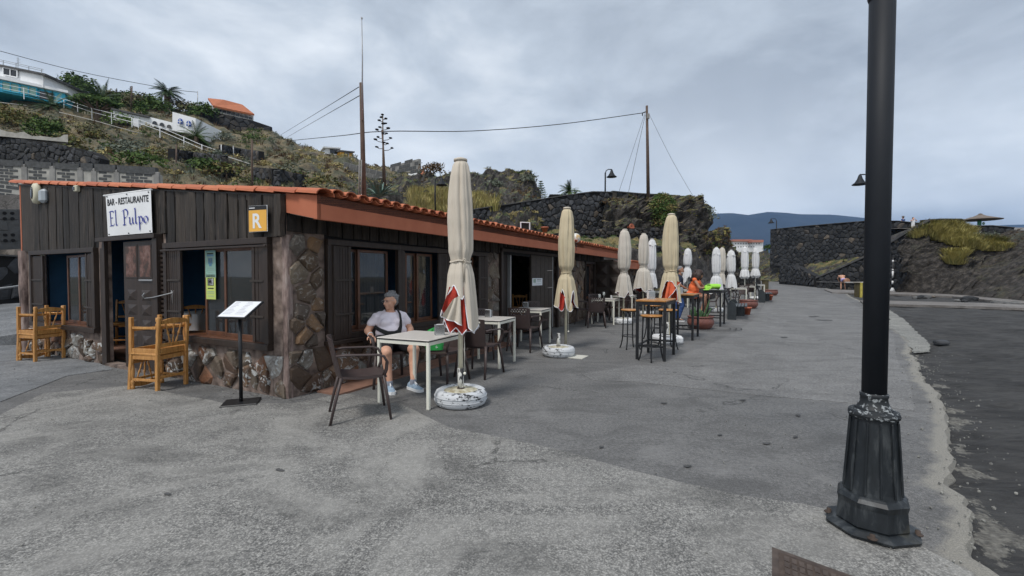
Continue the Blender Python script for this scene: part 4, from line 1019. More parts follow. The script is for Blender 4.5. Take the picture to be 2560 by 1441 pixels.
# entrance: jambs, lintel, leaf with raised panels, louvred side piece
dg = empty('door', (0, 0, 0)); dg.parent = BR
for c in (((dr[1]-.01, 0, .0), (dr[1]+.06, zD, .05)), ((dr[0]-.12, 0, .0), (dr[0], zD, .09)), ((dr[0]-.12, zD-.06, .09), (dr[1]+.1, zD, .12)), ((A(270), 0, .0), (A(258), zD-.15, .04))):
    jbox(*c, True, 'jamb', 'frame_wood', parent=dg)
l0, l1 = A(397), A(320)
leaf = jbox((l0, .05, .012), (l1, zD-.08, .05), True, 'leaf', 'frame_wood', parent=dg)
zd = lambda py: fac(360, py)[1]
hw = (l1-l0)
for u0, u1 in ((.10, .44), (.56, .90)):
    jbox((l0+hw*(u0-.03), zd(697), .05), (l0+hw*(u1+.03), zd(612), .056), True, 'panel_rim', 'frame_wood', parent=dg)
    jbox((l0+hw*u0, zd(693), .056), (l0+hw*u1, zd(616), .060), True, 'panel', 'peeled_panel', parent=dg)
    for py in (738, 775, 812, 850):
        a0, a1 = l0+hw*(u0+.02), l0+hw*(u1-.02); z0, z1 = zd(py+13), zd(py-13)
        if z0 < .08: continue
        m = MB(); am, zm = (a0+a1)/2, (z0+z1)/2; m.add([(-.051, a0, z0), (-.051, a1, z0), (-.051, a1, z1), (-.051, a0, z1), (-.075, am-.02, zm-.015), (-.075, am+.02, zm-.015), (-.075, am+.02, zm+.015), (-.075, am-.02, zm+.015)], [(0, 1, 5, 4), (1, 2, 6, 5), (2, 3, 7, 6), (3, 0, 4, 7), (4, 5, 6, 7)])
        m.build('raised_panel', MT['frame_wood'], dg, fixn=True)
jbox((l0+.03, zd(703), .052), (l0+hw*.45, zd(699), .075), True, 'letter_flap', 'pipe_grey', parent=dg)
lv0, lv1 = A(418), A(401)
for i in range(26):
    z = .15+i*(zD-.35)/26; jbox((lv0, z, .03), (lv1, z+.035, .045), True, 'louvre', 'frame_wood', parent=dg)
m = MB(); a_, b_ = Vector((-.09, A(379), zd(745))), Vector((-.13, A(458, 735), fac(458, 733, .1)[1])); m.tube([a_, a_.lerp(b_, .3)+Vector((0, 0, -.01)), b_], .008, 6)
m.tube([b_+Vector((0, .03, .03)), b_, b_+Vector((0, -.03, .035)), b_+Vector((0, .01, -.04)), b_+Vector((0, 0, -.14))], .006, 5); m.tube([a_+Vector((0, .0, .08)), a_+Vector((-.02, .02, .04)), a_], .007, 5); m.build('hook', MT['pipe_grey'], dg)
jbox((dr[0]-.1, -.02, -.1), (dr[1]+.05, .05, .05), True, 'threshold', 'pink_mortar', parent=dg)
# ---- long wall windows
wa = window(lw1, lw2, zWb, zW, False, [(B_(862), B_(908), .10), (B_(903), B_(978), .06)])
shutter(lw1+.07, B_(866), zWb+.02, zW-.08, False, off=.06)
def curtain(a0, a1, z0, z1, y, name='curtain'):
    n = 60; m = MB(); m.grid([[(lerp(a0, a1, i/n), y+.022*math.sin(i*.95+2*nz(i*.2, 1)), z) for i in range(n+1)] for z in (z0, lerp(z0, z1, .5), z1)]); m.build(name, MT['curtain'], wa)
curtain(B_(912), B_(974), zWb+.15, zW-.1, .22); curtain(B_(1056), B_(1084), zWb+.15, zW-.1, .22)
wb_ = window(lw2, lw3, zWb, zW, False, [(B_(1026), B_(1052), .10), (B_(1050), B_(1088), .06)])
shutter(B_(1089), lw3-.05, zWb+.06, zW-.08, False, off=.03)
wc = window(lw3b, lw4, zWb, zW, False, [(lw3b+.08, lw3b+.6, .10), (lw3b+.55, lw4-.35, .06)])
shutter(lw4-.34, lw4-.06, zWb+.06, zW-.08, False, off=.03)
wd = window(lw7, lw8, zWb, zW, False, [(lw7+.2, lw8-.2, .06)])
for x0, x1 in ((lw1, lw3), (lw3b, lw4)): jbox((x0-.02, zWb-.05, .0), (x1+.02, zWb+.0, .13), False, 'ledge', 'frame_wood')
# terrace doorway with open leaves
td = empty('terrace_door', (0, 0, 0)); td.parent = BR
for c in (((lw5, 0, .0), (lw5+.09, zW+.12, .07)), ((lw6-.09, 0, .0), (lw6, zW+.12, .07)), ((lw5, zW+.06, .07), (lw6, zW+.12, .09))): jbox(*c, False, 'jamb', 'frame_wood', parent=td)
xl = lw(1277, 700)[0]; xm = lw(1325, 700)[0]; xr = lw(1378, 700)[0]
jbox((lw5+.09, .05, -.12), (xl, zW+.05, -.08), False, 'leaf', 'frame_wood', parent=td)
lf = jbox((xm, .05, -.02), (xr, zW+.05, .03), False, 'leaf', 'dark_wood', parent=td)
jbox((xl-.02, .05, -.08), (xl+.03, zW+.05, .0), False, 'edge_strip', 'pipe_grey', parent=td)
jbox((xr, .05, .0), (xr+.03, zW+.05, .045), False, 'edge_strip', 'pipe_grey', parent=td)
for z in (.55, 1.1, 1.55): jbox((xr-.35, z, .032), (xr-.02, z+.02, .045), False, 'bolt', 'chrome', parent=td)
for i in range(5): jbox((lerp(xm, xr, i/5)+.01, .08, .031), (lerp(xm, xr, (i+1)/5)-.01, zW, .037), False, 'plank', 'dark_wood', parent=td)
pz0, pz1 = lw(1342, 714)[1], lw(1342, 696)[1]
printed(False, lw(1343, 705, .04)[0], (pz0+pz1)/2, lw(1355, 705)[0]-lw(1330, 705)[0], pz1-pz0, .045, 'posted_sheet', 'paper', [(.1, .4, .35, .9, 'notice_faint'), (.45, .8, .9, .86, 'black_text'), (.45, .66, .85, .7, 'notice_faint'), (.45, .54, .9, .58, 'notice_faint'), (.1, .2, .9, .24, 'notice_faint')])
# big carved leaf folded out past the last window
cv = empty('carved_leaf', (0, 0, 0)); cv.parent = BR
cx0 = lw(1486, 700)[0]; lfm = MB().bb((cx0, -.95, .08), (cx0+.05, -.03, zW+.02), bev=.004).build('leaf', MT['dark_wood'], cv)
for r in range(4):
    for c in range(2):
        y0, y1 = -.88+c*.44, -.88+c*.44+.36; z0, z1 = .2+r*.42, .2+r*.42+.34; ym, zm = (y0+y1)/2, (z0+z1)/2; x = cx0-.001
        MB().add([(x, y0, z0), (x, y1, z0), (x, y1, z1), (x, y0, z1), (x-.04, ym-.03, zm-.03), (x-.04, ym+.03, zm-.03), (x-.04, ym+.03, zm+.03), (x-.04, ym-.03, zm+.03)], [(0, 1, 5, 4), (1, 2, 6, 5), (2, 3, 7, 6), (3, 0, 4, 7), (4, 5, 6, 7)]).build('raised_panel', MT['frame_wood'], cv, fixn=True)
# ---- stonework
mpF = lambda u, v, h: Vector((-h, u, v)); mpL = lambda u, v, h: Vector((u, -h, v))
def sw(u0, u1, v0, v1, mp, mats, s, seed, fl, bulge=.05, gap=.022):
    cl = cells(u0, u1, v0, v1, s*1.1, s, .95, None, random.Random(seed)); stone_wall(BR, 'stone', mp, cl, [MT[x] for x in mats], gap, .05, bulge, 400, seed=seed, flip=fl)
ws = ['wall_stone']
sw(.02, dr[0]-.14, .0, zRb-.05, mpF, ws, .20, 31, True, .05, .012); sw(dr[1]+.16, yEnd, .0, zLb-.05, mpF, ws, .20, 32, True, .05, .012)
sw(.0, lw5, .0, zWb-.05, mpL, ws, .20, 33, False, .05, .012); sw(.02, lw1-.02, zWb-.04, 1.92, mpL, ['wall_stone_upper'], .19, 34, False, .05, .012)
sw(lw3+.02, lw3b, zWb, zW, mpL, ['wall_stone_upper'], .2, 35, False, .03); sw(lw4+.02, lw5, zWb-.05, 1.92, mpL, ['wall_stone_upper'], .24, 36, False, .035)
sw(lw6, lw7, 0, 1.92, mpL, ['wall_stone_upper'], .27, 37, False, .04); sw(lw7, XL, 0, zWb-.05, mpL, ['wall_stone_upper'], .26, 38, False, .04); sw(lw8, XL, zWb, 1.92, mpL, ['wall_stone_upper'], .3, 39, False, .04)
# rendered corner post and left end post
def lumpy_post(x, y, w_, z0, z1, name, mat):
    m = MB(); rws = []
    for i in range(15):
        z = lerp(z0, z1, i/14); rws.append([(x+(w_/2+.02*nz(a*3, z*3, 5))*math.copysign(min(1, abs(math.cos(a))*1.3), math.cos(a)), y+(w_/2+.02*nz(a*3, z*3, 8))*math.copysign(min(1, abs(math.sin(a))*1.3), math.sin(a)), z) for a in [2*math.pi*k/14 for k in range(15)]])
    m.grid(rws); m.build(name, MT[mat], BR, fixn=True)
lumpy_post(.035, .04, .085, 0, 1.89, 'corner_post', 'pillar_render'); lumpy_post(.02, yEnd-.03, .20, 0, zLt+.02, 'end_post', 'pillar_render')
m = MB(); m.bb((.35, -.42, -.02), (lw5, -.05, .024)); m.build('tiled_step', MT['tile_floor'], BR)
# ---- second, lower roofed room beyond the end wall
m = MB(); m.bb((XL+.01, -.35, 0), (XL+4.3, 3.5, 2.0)); ann = m.build('annex_wall', MT['wall_stone_upper'], BR)
cl = cells(XL+.02, XL+4.3, 0, 1.75, .3, .27, .9, None, random.Random(40)); stone_wall(BR, 'stone', lambda u, v, h: Vector((u, -.35-h, v)), cl, [MT['wall_stone_upper']], .02, .04, .03, 60, seed=40)
za0 = P(1560, 671, 17).z; za1 = P(1560, 655, 17).z; m = MB(); m.bb((XL+.05, -.95, za0-.03), (XL+4.4, -.88, za1-.03)); m.build('annex_fascia', MT['fascia_paint'], BR)
m = MB(); m.prism([(XL+.05, -.88, za1-.06), (XL+.05, 3.5, za1+.2), (XL+.05, 3.5, za1+.24), (XL+.05, -.88, za1-.02)], (4.35, 0, 0)); m.build('annex_roof', MT['roof_tile'], BR, fixn=True)
for i in range(24):
    o = link('tile', eave, None, BR); o.location = (XL+.12+i*.185, -1.0, za1-.01); o.rotation_euler = (0, -.05, math.pi/2)
# ---- inside furnishings are placed with the chairs; clutter on the roof
def place_b(x, y, z): return C0+BU*x+BV*y+Vector((0, 0, z))
p = P(1313, 569, 11.5)
bx = empty('box_frame', p, R(20), 'small open black box with a pale frame standing on the roof', 'box')
m = MB(); m.box((0, .12, 0), (.24, .22, .24)); m.build('shell', MT['lava_gap'], bx)
m = MB()
for a in ((-.12, 0, .02, .26), (.12, 0, .02, .26)): m.box((a[0], 0, 0), (.022, .02, .27))
m.box((0, 0, .125), (.22, .02, .022)); m.box((0, 0, -.125), (.22, .02, .022)); m.build('rim', MT['paper'], bx)
p = P(1439, 596, 12.4); m = MB(); m.lathe([(0, 0), (.06, .006), (.11, .02), (.15, .045), (.16, .06), (.15, .062), (.11, .04), (.05, .02), (0, .015)], 20, M=Matrix.Rotation(R(80), 3, 'X')@Matrix.Rotation(R(8), 3, 'Y'))
ld = empty('globe_lamp', p, 0, 'round whitish globe lamp with a rusty stain above the eave', 'lamp'); 
m = MB(); m.ico((0, 0, 0), .135, sub=3, smooth=True); k = NT('stained_globe'); k.col(k.ramp(k.noise(7, 4), [(.45, (.66, .66, .62)), (.6, (.55, .36, .14))])).rough(.4); m.build('globe', k.m, ld); MB().tube([(0, 0, -.1), (0, .02, -.35)], .03, 8).build('neck', MT['black_metal'], ld)
for a, b, d in ((1240, 562, 10.2), (1285, 571, 10.9)):
    for i in range(3):
        o = link('roof_tile', rows_, None); q = P(a+i*14, b+i*4, d+i*.2); o.location = q; o.rotation_euler = (0, -slA+.08, math.atan2(BV.y, BV.x)+.9); tag(o, 'loose terracotta tile lying raised on top of the roof', 'roof tile', 'loose tiles on the roof')
# ------------------------------------------------------------------ terrace furniture prototypes
BANG = math.atan2(BU.y, BU.x)
def plastic_chair():
    r = empty('armchair', (0, 0, 0), 0, 'x', 'chair', 'brown plastic armchairs on the terrace')   # faces -y
    m = MB(); rows = []
    for i in range(9):
        t = i/8; y = lerp(-.23, .20, t); w_ = lerp(.235, .205, t); z0 = .445-.018*math.sin(t*math.pi)+(.0 if t > .1 else -.012)
        rows.append([(lerp(-w_, w_, j/8), y, z0+.012*(2*j/8-1)**2-.004) for j in range(9)])
    m.grid(rows); m.grid([[(a, b, c-.02) for a, b, c in q][::-1] for q in rows])
    e = rows[0]+[q[-1] for q in rows[1:]]+rows[-1][::-1][1:]+[q[0] for q in rows[::-1]][1:-1]
    n = len(e); m.add(e+[(a, b, c-.02) for a, b, c in e], [(i, (i+1) % n, (i+1) % n+n, i+n) for i in range(n)]); m.build('seat', MT['brown_plastic'], r)
    m = MB(); rows = []
    NZ, NX = 14, 16
    def bp(u, v, o): x = lerp(-1, 1, u)*lerp(.205, .225, v); return (x, .205+.085*v-.035*(1-(2*u-1)**2)*-1-.02+o, lerp(.44, .83, v)-.012*(2*u-1)**2*v)
    for j in range(NZ+1): rows.append([bp(i/NX, j/NZ, 0) for i in range(NX+1)])
    back = [[(a, b+.014, c) for a, b, c in q] for q in rows]; vs = [p for q in rows for p in q]+[p for q in back for p in q]; K = (NZ+1)*(NX+1); W_ = NX+1; fs = []
    holes = {(i, j) for j in (9, 10, 11, 12) for i in range(2, NX-2) if (i+j) % 2 == 0}
    for j in range(NZ):
        for i in range(NX):
            a = j*W_+i
            if (i, j) in holes:
                for p, q in ((a, a+1), (a+1, a+1+W_), (a+1+W_, a+W_), (a+W_, a)): fs.append((p, q, q+K, p+K))
                continue
            fs.append((a, a+1, a+1+W_, a+W_)); fs.append((K+a+1, K+a, K+a+W_, K+a+1+W_))
    for j in range(NZ): fs += [(j*W_, (j+1)*W_, (j+1)*W_+K, j*W_+K), (j*W_+NX, j*W_+NX+K, (j+1)*W_+NX+K, (j+1)*W_+NX)]
    for i in range(NX): fs += [(i, i+K, i+1+K, i+1), (NZ*W_+i, NZ*W_+i+1, NZ*W_+i+1+K, NZ*W_+i+K)]
    m.add(vs, fs); m.build('backrest', MT['brown_plastic'], r)
    for s in (-1, 1):
        m = MB(); m.tube([(s*.215, -.20, .44), (s*.245, -.235, .22), (s*.265, -.265, 0)], [(.017, .025), (.015, .021), (.012, .017)], 8); m.build('leg', MT['brown_plastic'], r)
        m = MB(); m.tube([(s*.20, .19, .44), (s*.225, .245, .22), (s*.24, .295, 0)], [(.017, .025), (.015, .021), (.012, .017)], 8); m.build('leg', MT['brown_plastic'], r)
        m = MB(); m.tube([(s*.225, .235, .655), (s*.245, .15, .665), (s*.262, .0, .66), (s*.27, -.14, .655), (s*.268, -.20, .635), (s*.258, -.23, .58), (s*.235, -.225, .50), (s*.215, -.20, .43)], [(.014, .02), (.013, .024), (.012, .026), (.012, .026), (.013, .025), (.014, .023), (.015, .022), (.016, .022)], 8); m.build('armrest', MT['brown_plastic'], r)
    m = MB(); m.beam((-.215, -.20, .42), (.215, -.20, .42), .02, .03); m.beam((-.205, .18, .42), (.205, .18, .42), .02, .03); m.build('seat_rail', MT['brown_plastic'], r)
    freeze(r); return r
def white_table(sz=.69, h=.74):
    r = empty('cafe_table', (0, 0, 0), 0, 'x', 'table', 'cream metal café tables on the terrace'); s = sz/2
    m = MB(); m.box((0, 0, h-.006), (sz, sz, .012), bev=.004); m.build('tabletop', simple('table_laminate', (.60, .57, .53), .35, .05, 20), r)
    m = MB(); m.box((0, 0, h-.0165), (sz-.002, sz-.002, .009)); m.build('edge_core', MT['black_cloth'], r)
    for sx in (-1, 1):
        for sy in (-1, 1): MB().box((sx*(s-.02), sy*(s-.02), (h-.021)/2), (.035, .035, h-.021), bev=.004).build('leg', MT['white_metal'], r)
    m = MB()
    for q in (-1, 1): m.box((0, q*(s-.02), h-.041), (sz-.08, .028, .038)); m.box((q*(s-.02), 0, h-.041), (.028, sz-.08, .038))
    m.build('frame', MT['white_metal'], r); freeze(r); return r
def bar_table(top='stool_wood'):
    r = empty('bar_table', (0, 0, 0), 0, 'x', 'table', 'tall bar tables'); a, b = .84, .5
    m = MB(); m.box((0, 0, 1.0), (a, b, .028), bev=.005); m.build('tabletop', MT[top], r)
    for sx in (-1, 1):
        for sy in (-1, 1): MB().box((sx*(a/2-.025), sy*(b/2-.025), .4925), (.045, .045, .985), bev=.003).build('leg', MT['black_metal'], r)
    m = MB()
    for q in (-1, 1): m.box((0, q*(b/2-.025), .955), (a-.095, .03, .05)); m.box((q*(a/2-.025), 0, .955), (.03, b-.095, .05))
    m.build('frame', MT['black_metal'], r); m = MB()
    for q in (-1, 1): m.box((q*(a/2-.025), 0, .24), (.03, b-.095, .03))
    m.box((0, b/2-.025, .24), (a-.095, .03, .03)); m.build('foot_rail', MT['black_metal'], r); freeze(r); return r
def stool():
    r = empty('bar_stool', (0, 0, 0), 0, 'x', 'stool', 'wooden topped bar stools')
    MB().lathe([(0, .742), (.165, .742), (.178, .75), (.178, .762), (.165, .772), (0, .772)], 28).build('seat', MT['stool_wood'], r)
    MB().lathe([(0, .728), (.15, .728), (.15, .741), (0, .741)], 24).build('seat_plate', MT['black_metal'], r)
    for k in range(4):
        a = math.pi/4+k*math.pi/2; c, s = math.cos(a), math.sin(a)
        MB().tube([(q*c, q*s, z) for q, z in ((.135, .73), (.142, .5), (.148, .27), (.16, .15), (.185, .05), (.205, 0))], .0125, 8).build('leg', MT['black_metal'], r)
    m = MB(); m.tube([(.155*math.cos(t*math.pi/12), .155*math.sin(t*math.pi/12), .25) for t in range(25)], .009, 6, caps=False); m.build('foot_ring', MT['black_metal'], r)
    freeze(r); return r
def wood_chair():
    r = empty('wooden_chair', (0, 0, 0), 0, 'x', 'chair', 'orange pine chairs'); mt = MT['pine']   # faces -y
    P_ = lambda *a: MB().beam(*a, bev=.004)
    for s in (-1, 1):
        MB().beam((s*.19, .19, 0), (s*.19, .20, .46), .042, .042, bev=.004).beam((s*.19, .20, .455), (s*.19, .235, .91), .042, .038, bev=.006).build('back_post', mt, r)
        MB().lathe([(.021, 0), (.022, .04), (.014, .06), (.024, .085), (.024, .11), (.013, .13), (.017, .15), (.024, .22), (.018, .30), (.012, .33), (.024, .35), (.024, .42)], 10, c=(s*.19, -.19, 0)).build('front_leg', mt, r)
        MB().beam((s*.19, -.17, .13), (s*.19, .17, .13), .022, .03, bev=.003).build('side_stretcher', mt, r)
        MB().beam((s*.19, -.19, .41), (s*.19, .18, .41), .03, .05, bev=.003).build('side_rail', mt, r)
    MB().beam((-.18, -.19, .13), (.18, -.19, .13), .025, .03, bev=.003).build('front_stretcher', mt, r)
    MB().beam((-.18, .19, .16), (.18, .19, .16), .025, .03, bev=.003).build('rear_stretcher', mt, r)
    MB().beam((-.17, -.19, .41), (.17, -.19, .41), .03, .05, bev=.003).build('front_rail', mt, r)
    MB().beam((-.17, .195, .41), (.17, .195, .41), .03, .05, bev=.003).build('rear_rail', mt, r)
    MB().box((0, -.01, .447), (.42, .40, .022), bev=.006).build('seat', mt, r)
    MB().beam((-.17, .212, .56), (.17, .212, .56), .022, .045, bev=.004).build('lower_back_rail', mt, r)
    top = [(x/10*.17, .228, .865+.028*math.cos(x/10*math.pi/2)) for x in range(-10, 11)]; bot = [(x, y+.004, .825) for x, y, z in top]
    m = MB(); m.grid([bot, top, [(x, y+.024, z) for x, y, z in top], [(x, y+.024, z) for x, y, z in bot], bot], smooth=False); m.build('top_rail', mt, r, fixn=True)
    for k in (-1, 0, 1):
        a = Vector((k*.035, .216, .575)); b = Vector((k*.11, .235, .835)); pts = [a.lerp(b, t) for t in (0, .08, .2, .32, .42, .5, .58, .68, .8, .92, 1)]
        MB().tube(pts, [.008, .008, .012, .007, .009, .014, .009, .007, .012, .008, .008], 8).build('spindle', mt, r)
    freeze(r); return r
CH, TB, BT, ST, WC = plastic_chair(), white_table(), bar_table(), stool(), wood_chair()
first = {}
def place(proto, x, y, rz, label, tilt=None):
    z = gz(x, y)
    if proto.name not in first: first[proto.name] = 1; o = proto; o.location = (x, y, z); o.rotation_euler = (0, 0, rz); o['label'] = label; return o
    return dup(proto, (x, y, z), rz, label)
face = lambda dx, dy: math.atan2(dx, -dy)     # rotation that turns a thing facing -y towards (dx, dy)
# wooden chairs stacked seat to seat, in front of the facade
def stack(cx, cy, rz, lab):
    place(WC, cx, cy, rz, 'upright pine chair carrying '+lab)
    d = dup(WC, (cx+.0, cy, .906), 0, 'upside down pine chair resting seat to seat on '+lab); d.rotation_euler = (math.pi, 0, rz+math.pi*0)
    for c in (d,): c.rotation_euler = (math.pi, 0, rz+.05)
    return d
stack(-4.50, 5.80, face(-1, .22), 'the stack nearer the menu stand')
stack(-7.98, 7.72, face(-1, .3), 'the far left stack by the ramp')
WCi = []
for (px, d, rz, z, lab) in ((306, 9.1, .3, .03, 'pine chair just inside the open front door'), (268, 10.2, 1.2, .03, 'pine chair further inside behind the front door'), (480, 7.6, .4, .03, 'pine chair behind the right front window'), (880, 7.9, 2.6, .03, 'pine chair behind the first terrace window'), (1013, 8.8, 2.4, .03, 'pine chair behind the second terrace window'), (1306, 12.2, 2.8, .03, 'pine chair inside the terrace doorway')):
    p = P(px, 760, d); o = place(WC, p.x, p.y, rz, lab); o.location.z = z; WCi.append(o)
def cloth_table(px, d, label):
    p = P(px, 760, d); r = empty('dining_table', (p.x, p.y, .03), BANG, label, 'table', 'white clothed dining tables indoors')
    MB().box((0, 0, .72), (.8, .8, .03)).build('tabletop', MT['pine'], r)
    for sx in (-1, 1):
        for sy in (-1, 1): MB().box((sx*.35, sy*.35, .355), (.05, .05, .7)).build('leg', MT['pine'], r)
    m = MB(); n = 64; ring = lambda rr, z, f: [(rr*max(-1, min(1, 1.35*math.cos(a)))*(1+f*math.sin(a*11)), rr*max(-1, min(1, 1.35*math.sin(a)))*(1+f*math.sin(a*13+1)), z) for a in [2*math.pi*k/n for k in range(n+1)]]
    m.grid([ring(.0, .742, 0), ring(.415, .742, 0), ring(.43, .73, .0), ring(.44, .6, .015), ring(.46, .42, .04)]); c = m.build('tablecloth', MT['white_cloth']); c.location = r.location; c.rotation_euler = r.rotation_euler; tag(c, 'white cloth over the '+label, 'tablecloth')
cloth_table(520, 8.3, 'dining table seen through the right front window')
cloth_table(915, 8.6, 'dining table seen through the first terrace window')
# terrace tables: front corner leg, long-axis direction
def table_at(proto, fx, fy, ang, a, b, label):
    u = Vector((math.cos(ang), math.sin(ang), 0)); v = Vector((-u.y, u.x, 0)); c = Vector((fx, fy, 0))+u*(a/2-.02)+v*(b/2-.02); o = place(proto, c.x, c.y, ang, label); return o
T1 = table_at(TB, -.885, 4.80, R(66), .69, .69, 'cream café table in front of the seated woman')
T2 = table_at(TB, -.195, 6.93, R(69), .69, .69, 'second cream café table, between the two nearest umbrellas')
T3 = table_at(TB, .57, 9.05, R(69), .69, .69, 'third cream café table, in front of the terrace doorway')
T4 = table_at(TB, 2.95, 13.2, R(64), .69, .69, 'cream café table with two glasses near the end of the restaurant')
T5 = table_at(TB, 3.95, 15.0, R(64), .69, .69, 'cream café table behind the table with glasses')
for px, py, lab in ((1640, 775, 'far cream café table behind the bar stools'), (1700, 768, 'far cream café table behind the standing man'), (1845, 760, 'cream café table behind the nearer bench'), (1868, 752, 'cream café table beside the clay planter'), (1782, 770, 'cream café table behind the lime green bag'), (1893, 745, 'cream café table by the far bench')):
    g0 = G(px, py); place(TB, g0.x, g0.y, R(65), lab)
uu = BU; vv = BV
def chair(x, y, d, label): return place(CH, x, y, face(d[0], d[1]), label)
chair(-1.535, 4.60, (.53, .22), 'brown plastic armchair nearest the camera, left of the first table')
C2 = chair(-1.62, 6.02, (.34, -.94), 'brown plastic armchair the woman in white sits on')
chair(-.93, 6.08, (-.46, -.888), 'brown plastic armchair with the green bag on its seat')
chair(-.47, 6.55, (.40, .9), 'brown plastic armchair with its back to the green bag, facing the second table')
chair(-.36, 8.05, (.80, -.6), 'brown plastic armchair on the wall side of the second table')
chair(-.95, 8.75, (.8, -.6), 'brown plastic armchair against the wall left of the second table')
chair(.24, 8.72, (.42, .9), 'brown plastic armchair turned to the third table, back to the second')
chair(.55, 10.35, (.4, -.9), 'brown plastic armchair behind the third table by the doorway')
chair(2.33, 12.65, (.1, 1), 'brown plastic armchair seen from behind at the table with glasses')
chair(2.1, 13.6, (.9, .1), 'brown plastic armchair left of the table with glasses, by the stone wall')
chair(2.75, 14.5, (.3, -.9), 'brown plastic armchair beyond the table with glasses')
chair(3.35, 14.2, (-.9, -.1), 'brown plastic armchair right of the table with glasses')
chair(4.1, 16.3, (-.2, -1), 'brown plastic armchair behind the fifth table')
chair(3.6, 16.0, (.9, .1), 'brown plastic armchair left of the fifth table')
for px, py, d, lab in ((1612, 790, (.3, 1), 'brown armchair in shadow behind the left bar stool'), (1600, 775, (.9, 0), 'brown armchair near the low roofed annex'), (1665, 772, (-.4, -.9), 'brown armchair behind the coral lined umbrella'), (1690, 765, (.9, .2), 'brown armchair left of the standing man'), (1830, 768, (.5, -.8), 'brown armchair behind the backrest of the nearer bench'), (1856, 758, (-.6, -.7), 'brown armchair behind the clay planter'), (1768, 782, (.2, -1), 'brown armchair beneath the lime bag table'), (1876, 750, (.5, .8), 'brown armchair between the two last umbrellas')):
    g0 = G(px, py); chair(g0.x, g0.y, d, lab)
b1 = table_at(BT, 2.52, 7.50, R(60), .84, .5, 'nearest wooden topped bar table with four stools around it')
g0 = G(1735, 852); b2 = table_at(BT, g0.x-.03, g0.y, R(60), .84, .5, 'second wooden topped bar table, beside the round planter')
g0 = G(1801, 817); BT3 = bar_table('black_metal'); BT3.location = (0, 0, 0); o = BT3; u = Vector((math.cos(R(58)), math.sin(R(58)), 0)); v = Vector((-u.y, u.x, 0)); c = g0+u*.4+v*.23; o.location = (c.x, c.y, 0); o.rotation_euler = (0, 0, R(58)); o['label'] = 'black topped bar table carrying the lime green bag'
for px, py, rz, lab in ((1575, 872, .2, 'bar stool left of the nearest bar table'), (1628, 903, .5, 'bar stool nearest the camera in front of the bar table'), (1669, 872, .1, 'bar stool under the right side of the nearest bar table'), (1632, 848, .7, 'bar stool behind the nearest bar table on its left'), (1652, 838, .3, 'bar stool behind the nearest bar table, farthest back'), (1737, 806, .3, 'bar stool the woman in orange sits on')):
    g0 = G(px, py); place(ST, g0.x, g0.y, rz, lab)
# napkin holders
def napkins(tab, dx, dy, h, rz, label, sc=1.0):
    M_ = Matrix.Rotation(tab.rotation_euler.z, 4, 'Z'); p = Vector(tab.location)+M_@Vector((dx, dy, h)); r = empty('napkin_holder', p, rz, label, 'napkin holder', 'steel napkin holders')
    m = MB()
    for s in (-1, 1): m.box((0, s*.035*sc, .062*sc), (.10*sc, .003, .118*sc), bev=.001)
    m.box((0, 0, .003), (.10*sc, .07*sc, .005)); m.build('holder', MT['chrome'], r)
    m = MB(); m.box((.012*sc, 0, .066*sc), (.085*sc, .052*sc, .118*sc)); m.box((.045*sc, .01, .05*sc), (.02, .04*sc, .09*sc), rz=.5); m.build('napkins', MT['white_cloth'], r)
napkins(T1, .08, -.20, .74, R(20), 'steel napkin holder on the first table half behind the umbrella skirt')
napkins(T2, .12, .05, .74, R(150), 'steel napkin holder on the second café table')
napkins(T3, .05, .12, .74, R(160), 'steel napkin holder on the third café table')
napkins(T4, .05, -.15, .74, R(90), 'white napkins on the table with two glasses', .8)
napkins(b1, -.05, .08, 1.014, R(190), 'large steel napkin holder on the nearest bar table', 1.15)
napkins(b2, -.1, .1, 1.014, R(190), 'steel napkin holder on the second bar table', 1.15)
for i, (dx, dy) in enumerate(((-.02, .18), (.1, .08))):
    M_ = Matrix.Rotation(T4.rotation_euler.z, 4, 'Z'); p = Vector(T4.location)+M_@Vector((dx, dy, .741)); m = MB()
    if i == 0: m.lathe([(.028, 0), (.033, .0), (.038, .13), (.035, .13), (.031, .01), (0, .01)], 14)
    else: m.lathe([(.033, 0), (.005, .006), (.005, .075), (.035, .11), (.038, .15), (.032, .19), (.030, .19), (.034, .15), (0, .085)], 14)
    o = m.build('glass', MT['clear_glass']); o.location = p; tag(o, ('straight beer glass on the table near the wall', 'stemmed wine glass on the table near the wall')[i], 'glass')
# menu stand
ms_ = empty('menu_stand', G(603, 1009), 0, 'black menu stand with a tilted white menu board at the corner', 'menu stand')
MB().box((0, 0, .012), (.36, .30, .022), rz=R(20), bev=.008).build('base', MT['black_metal'], ms_)
MB().tube([(0, 0, .02), (0, 0, 1.0)], .019, 14).build('post', MT['black_metal'], ms_)
th = R(-14); e1 = Vector((math.cos(th), math.sin(th), 0)); e2 = Vector((-math.sin(th)*.25+.01, math.cos(th)*.25, .165)); nn = e1.cross(e2).normalized(); e2n = e2.normalized()
Mb = Matrix((e1, e2n, nn)).transposed().to_4x4(); bc = Vector((.0, .01, 1.045))
m = MB(); m.add([Matrix.Translation(bc)@Mb@Vector(v) for v in [(a, b, c) for a in (-.19, .19) for b in (-.155, .155) for c in (-.012, .008)]], [(0, 1, 3, 2), (4, 6, 7, 5), (0, 4, 5, 1), (2, 3, 7, 6), (0, 2, 6, 4), (1, 5, 7, 3)]); m.build('board', MT['black_metal'], ms_)
def on_board(a0, b0, a1, b1, z, mt, nm): m = MB(); m.add([Matrix.Translation(bc)@Mb@Vector(v) for v in ((a0, b0, z), (a1, b0, z), (a1, b1, z), (a0, b1, z))], [(0, 1, 2, 3)]); m.build(nm, MT[mt], ms_)
on_board(-.175, -.14, .175, .14, .0095, 'paper', 'menu_sheet')
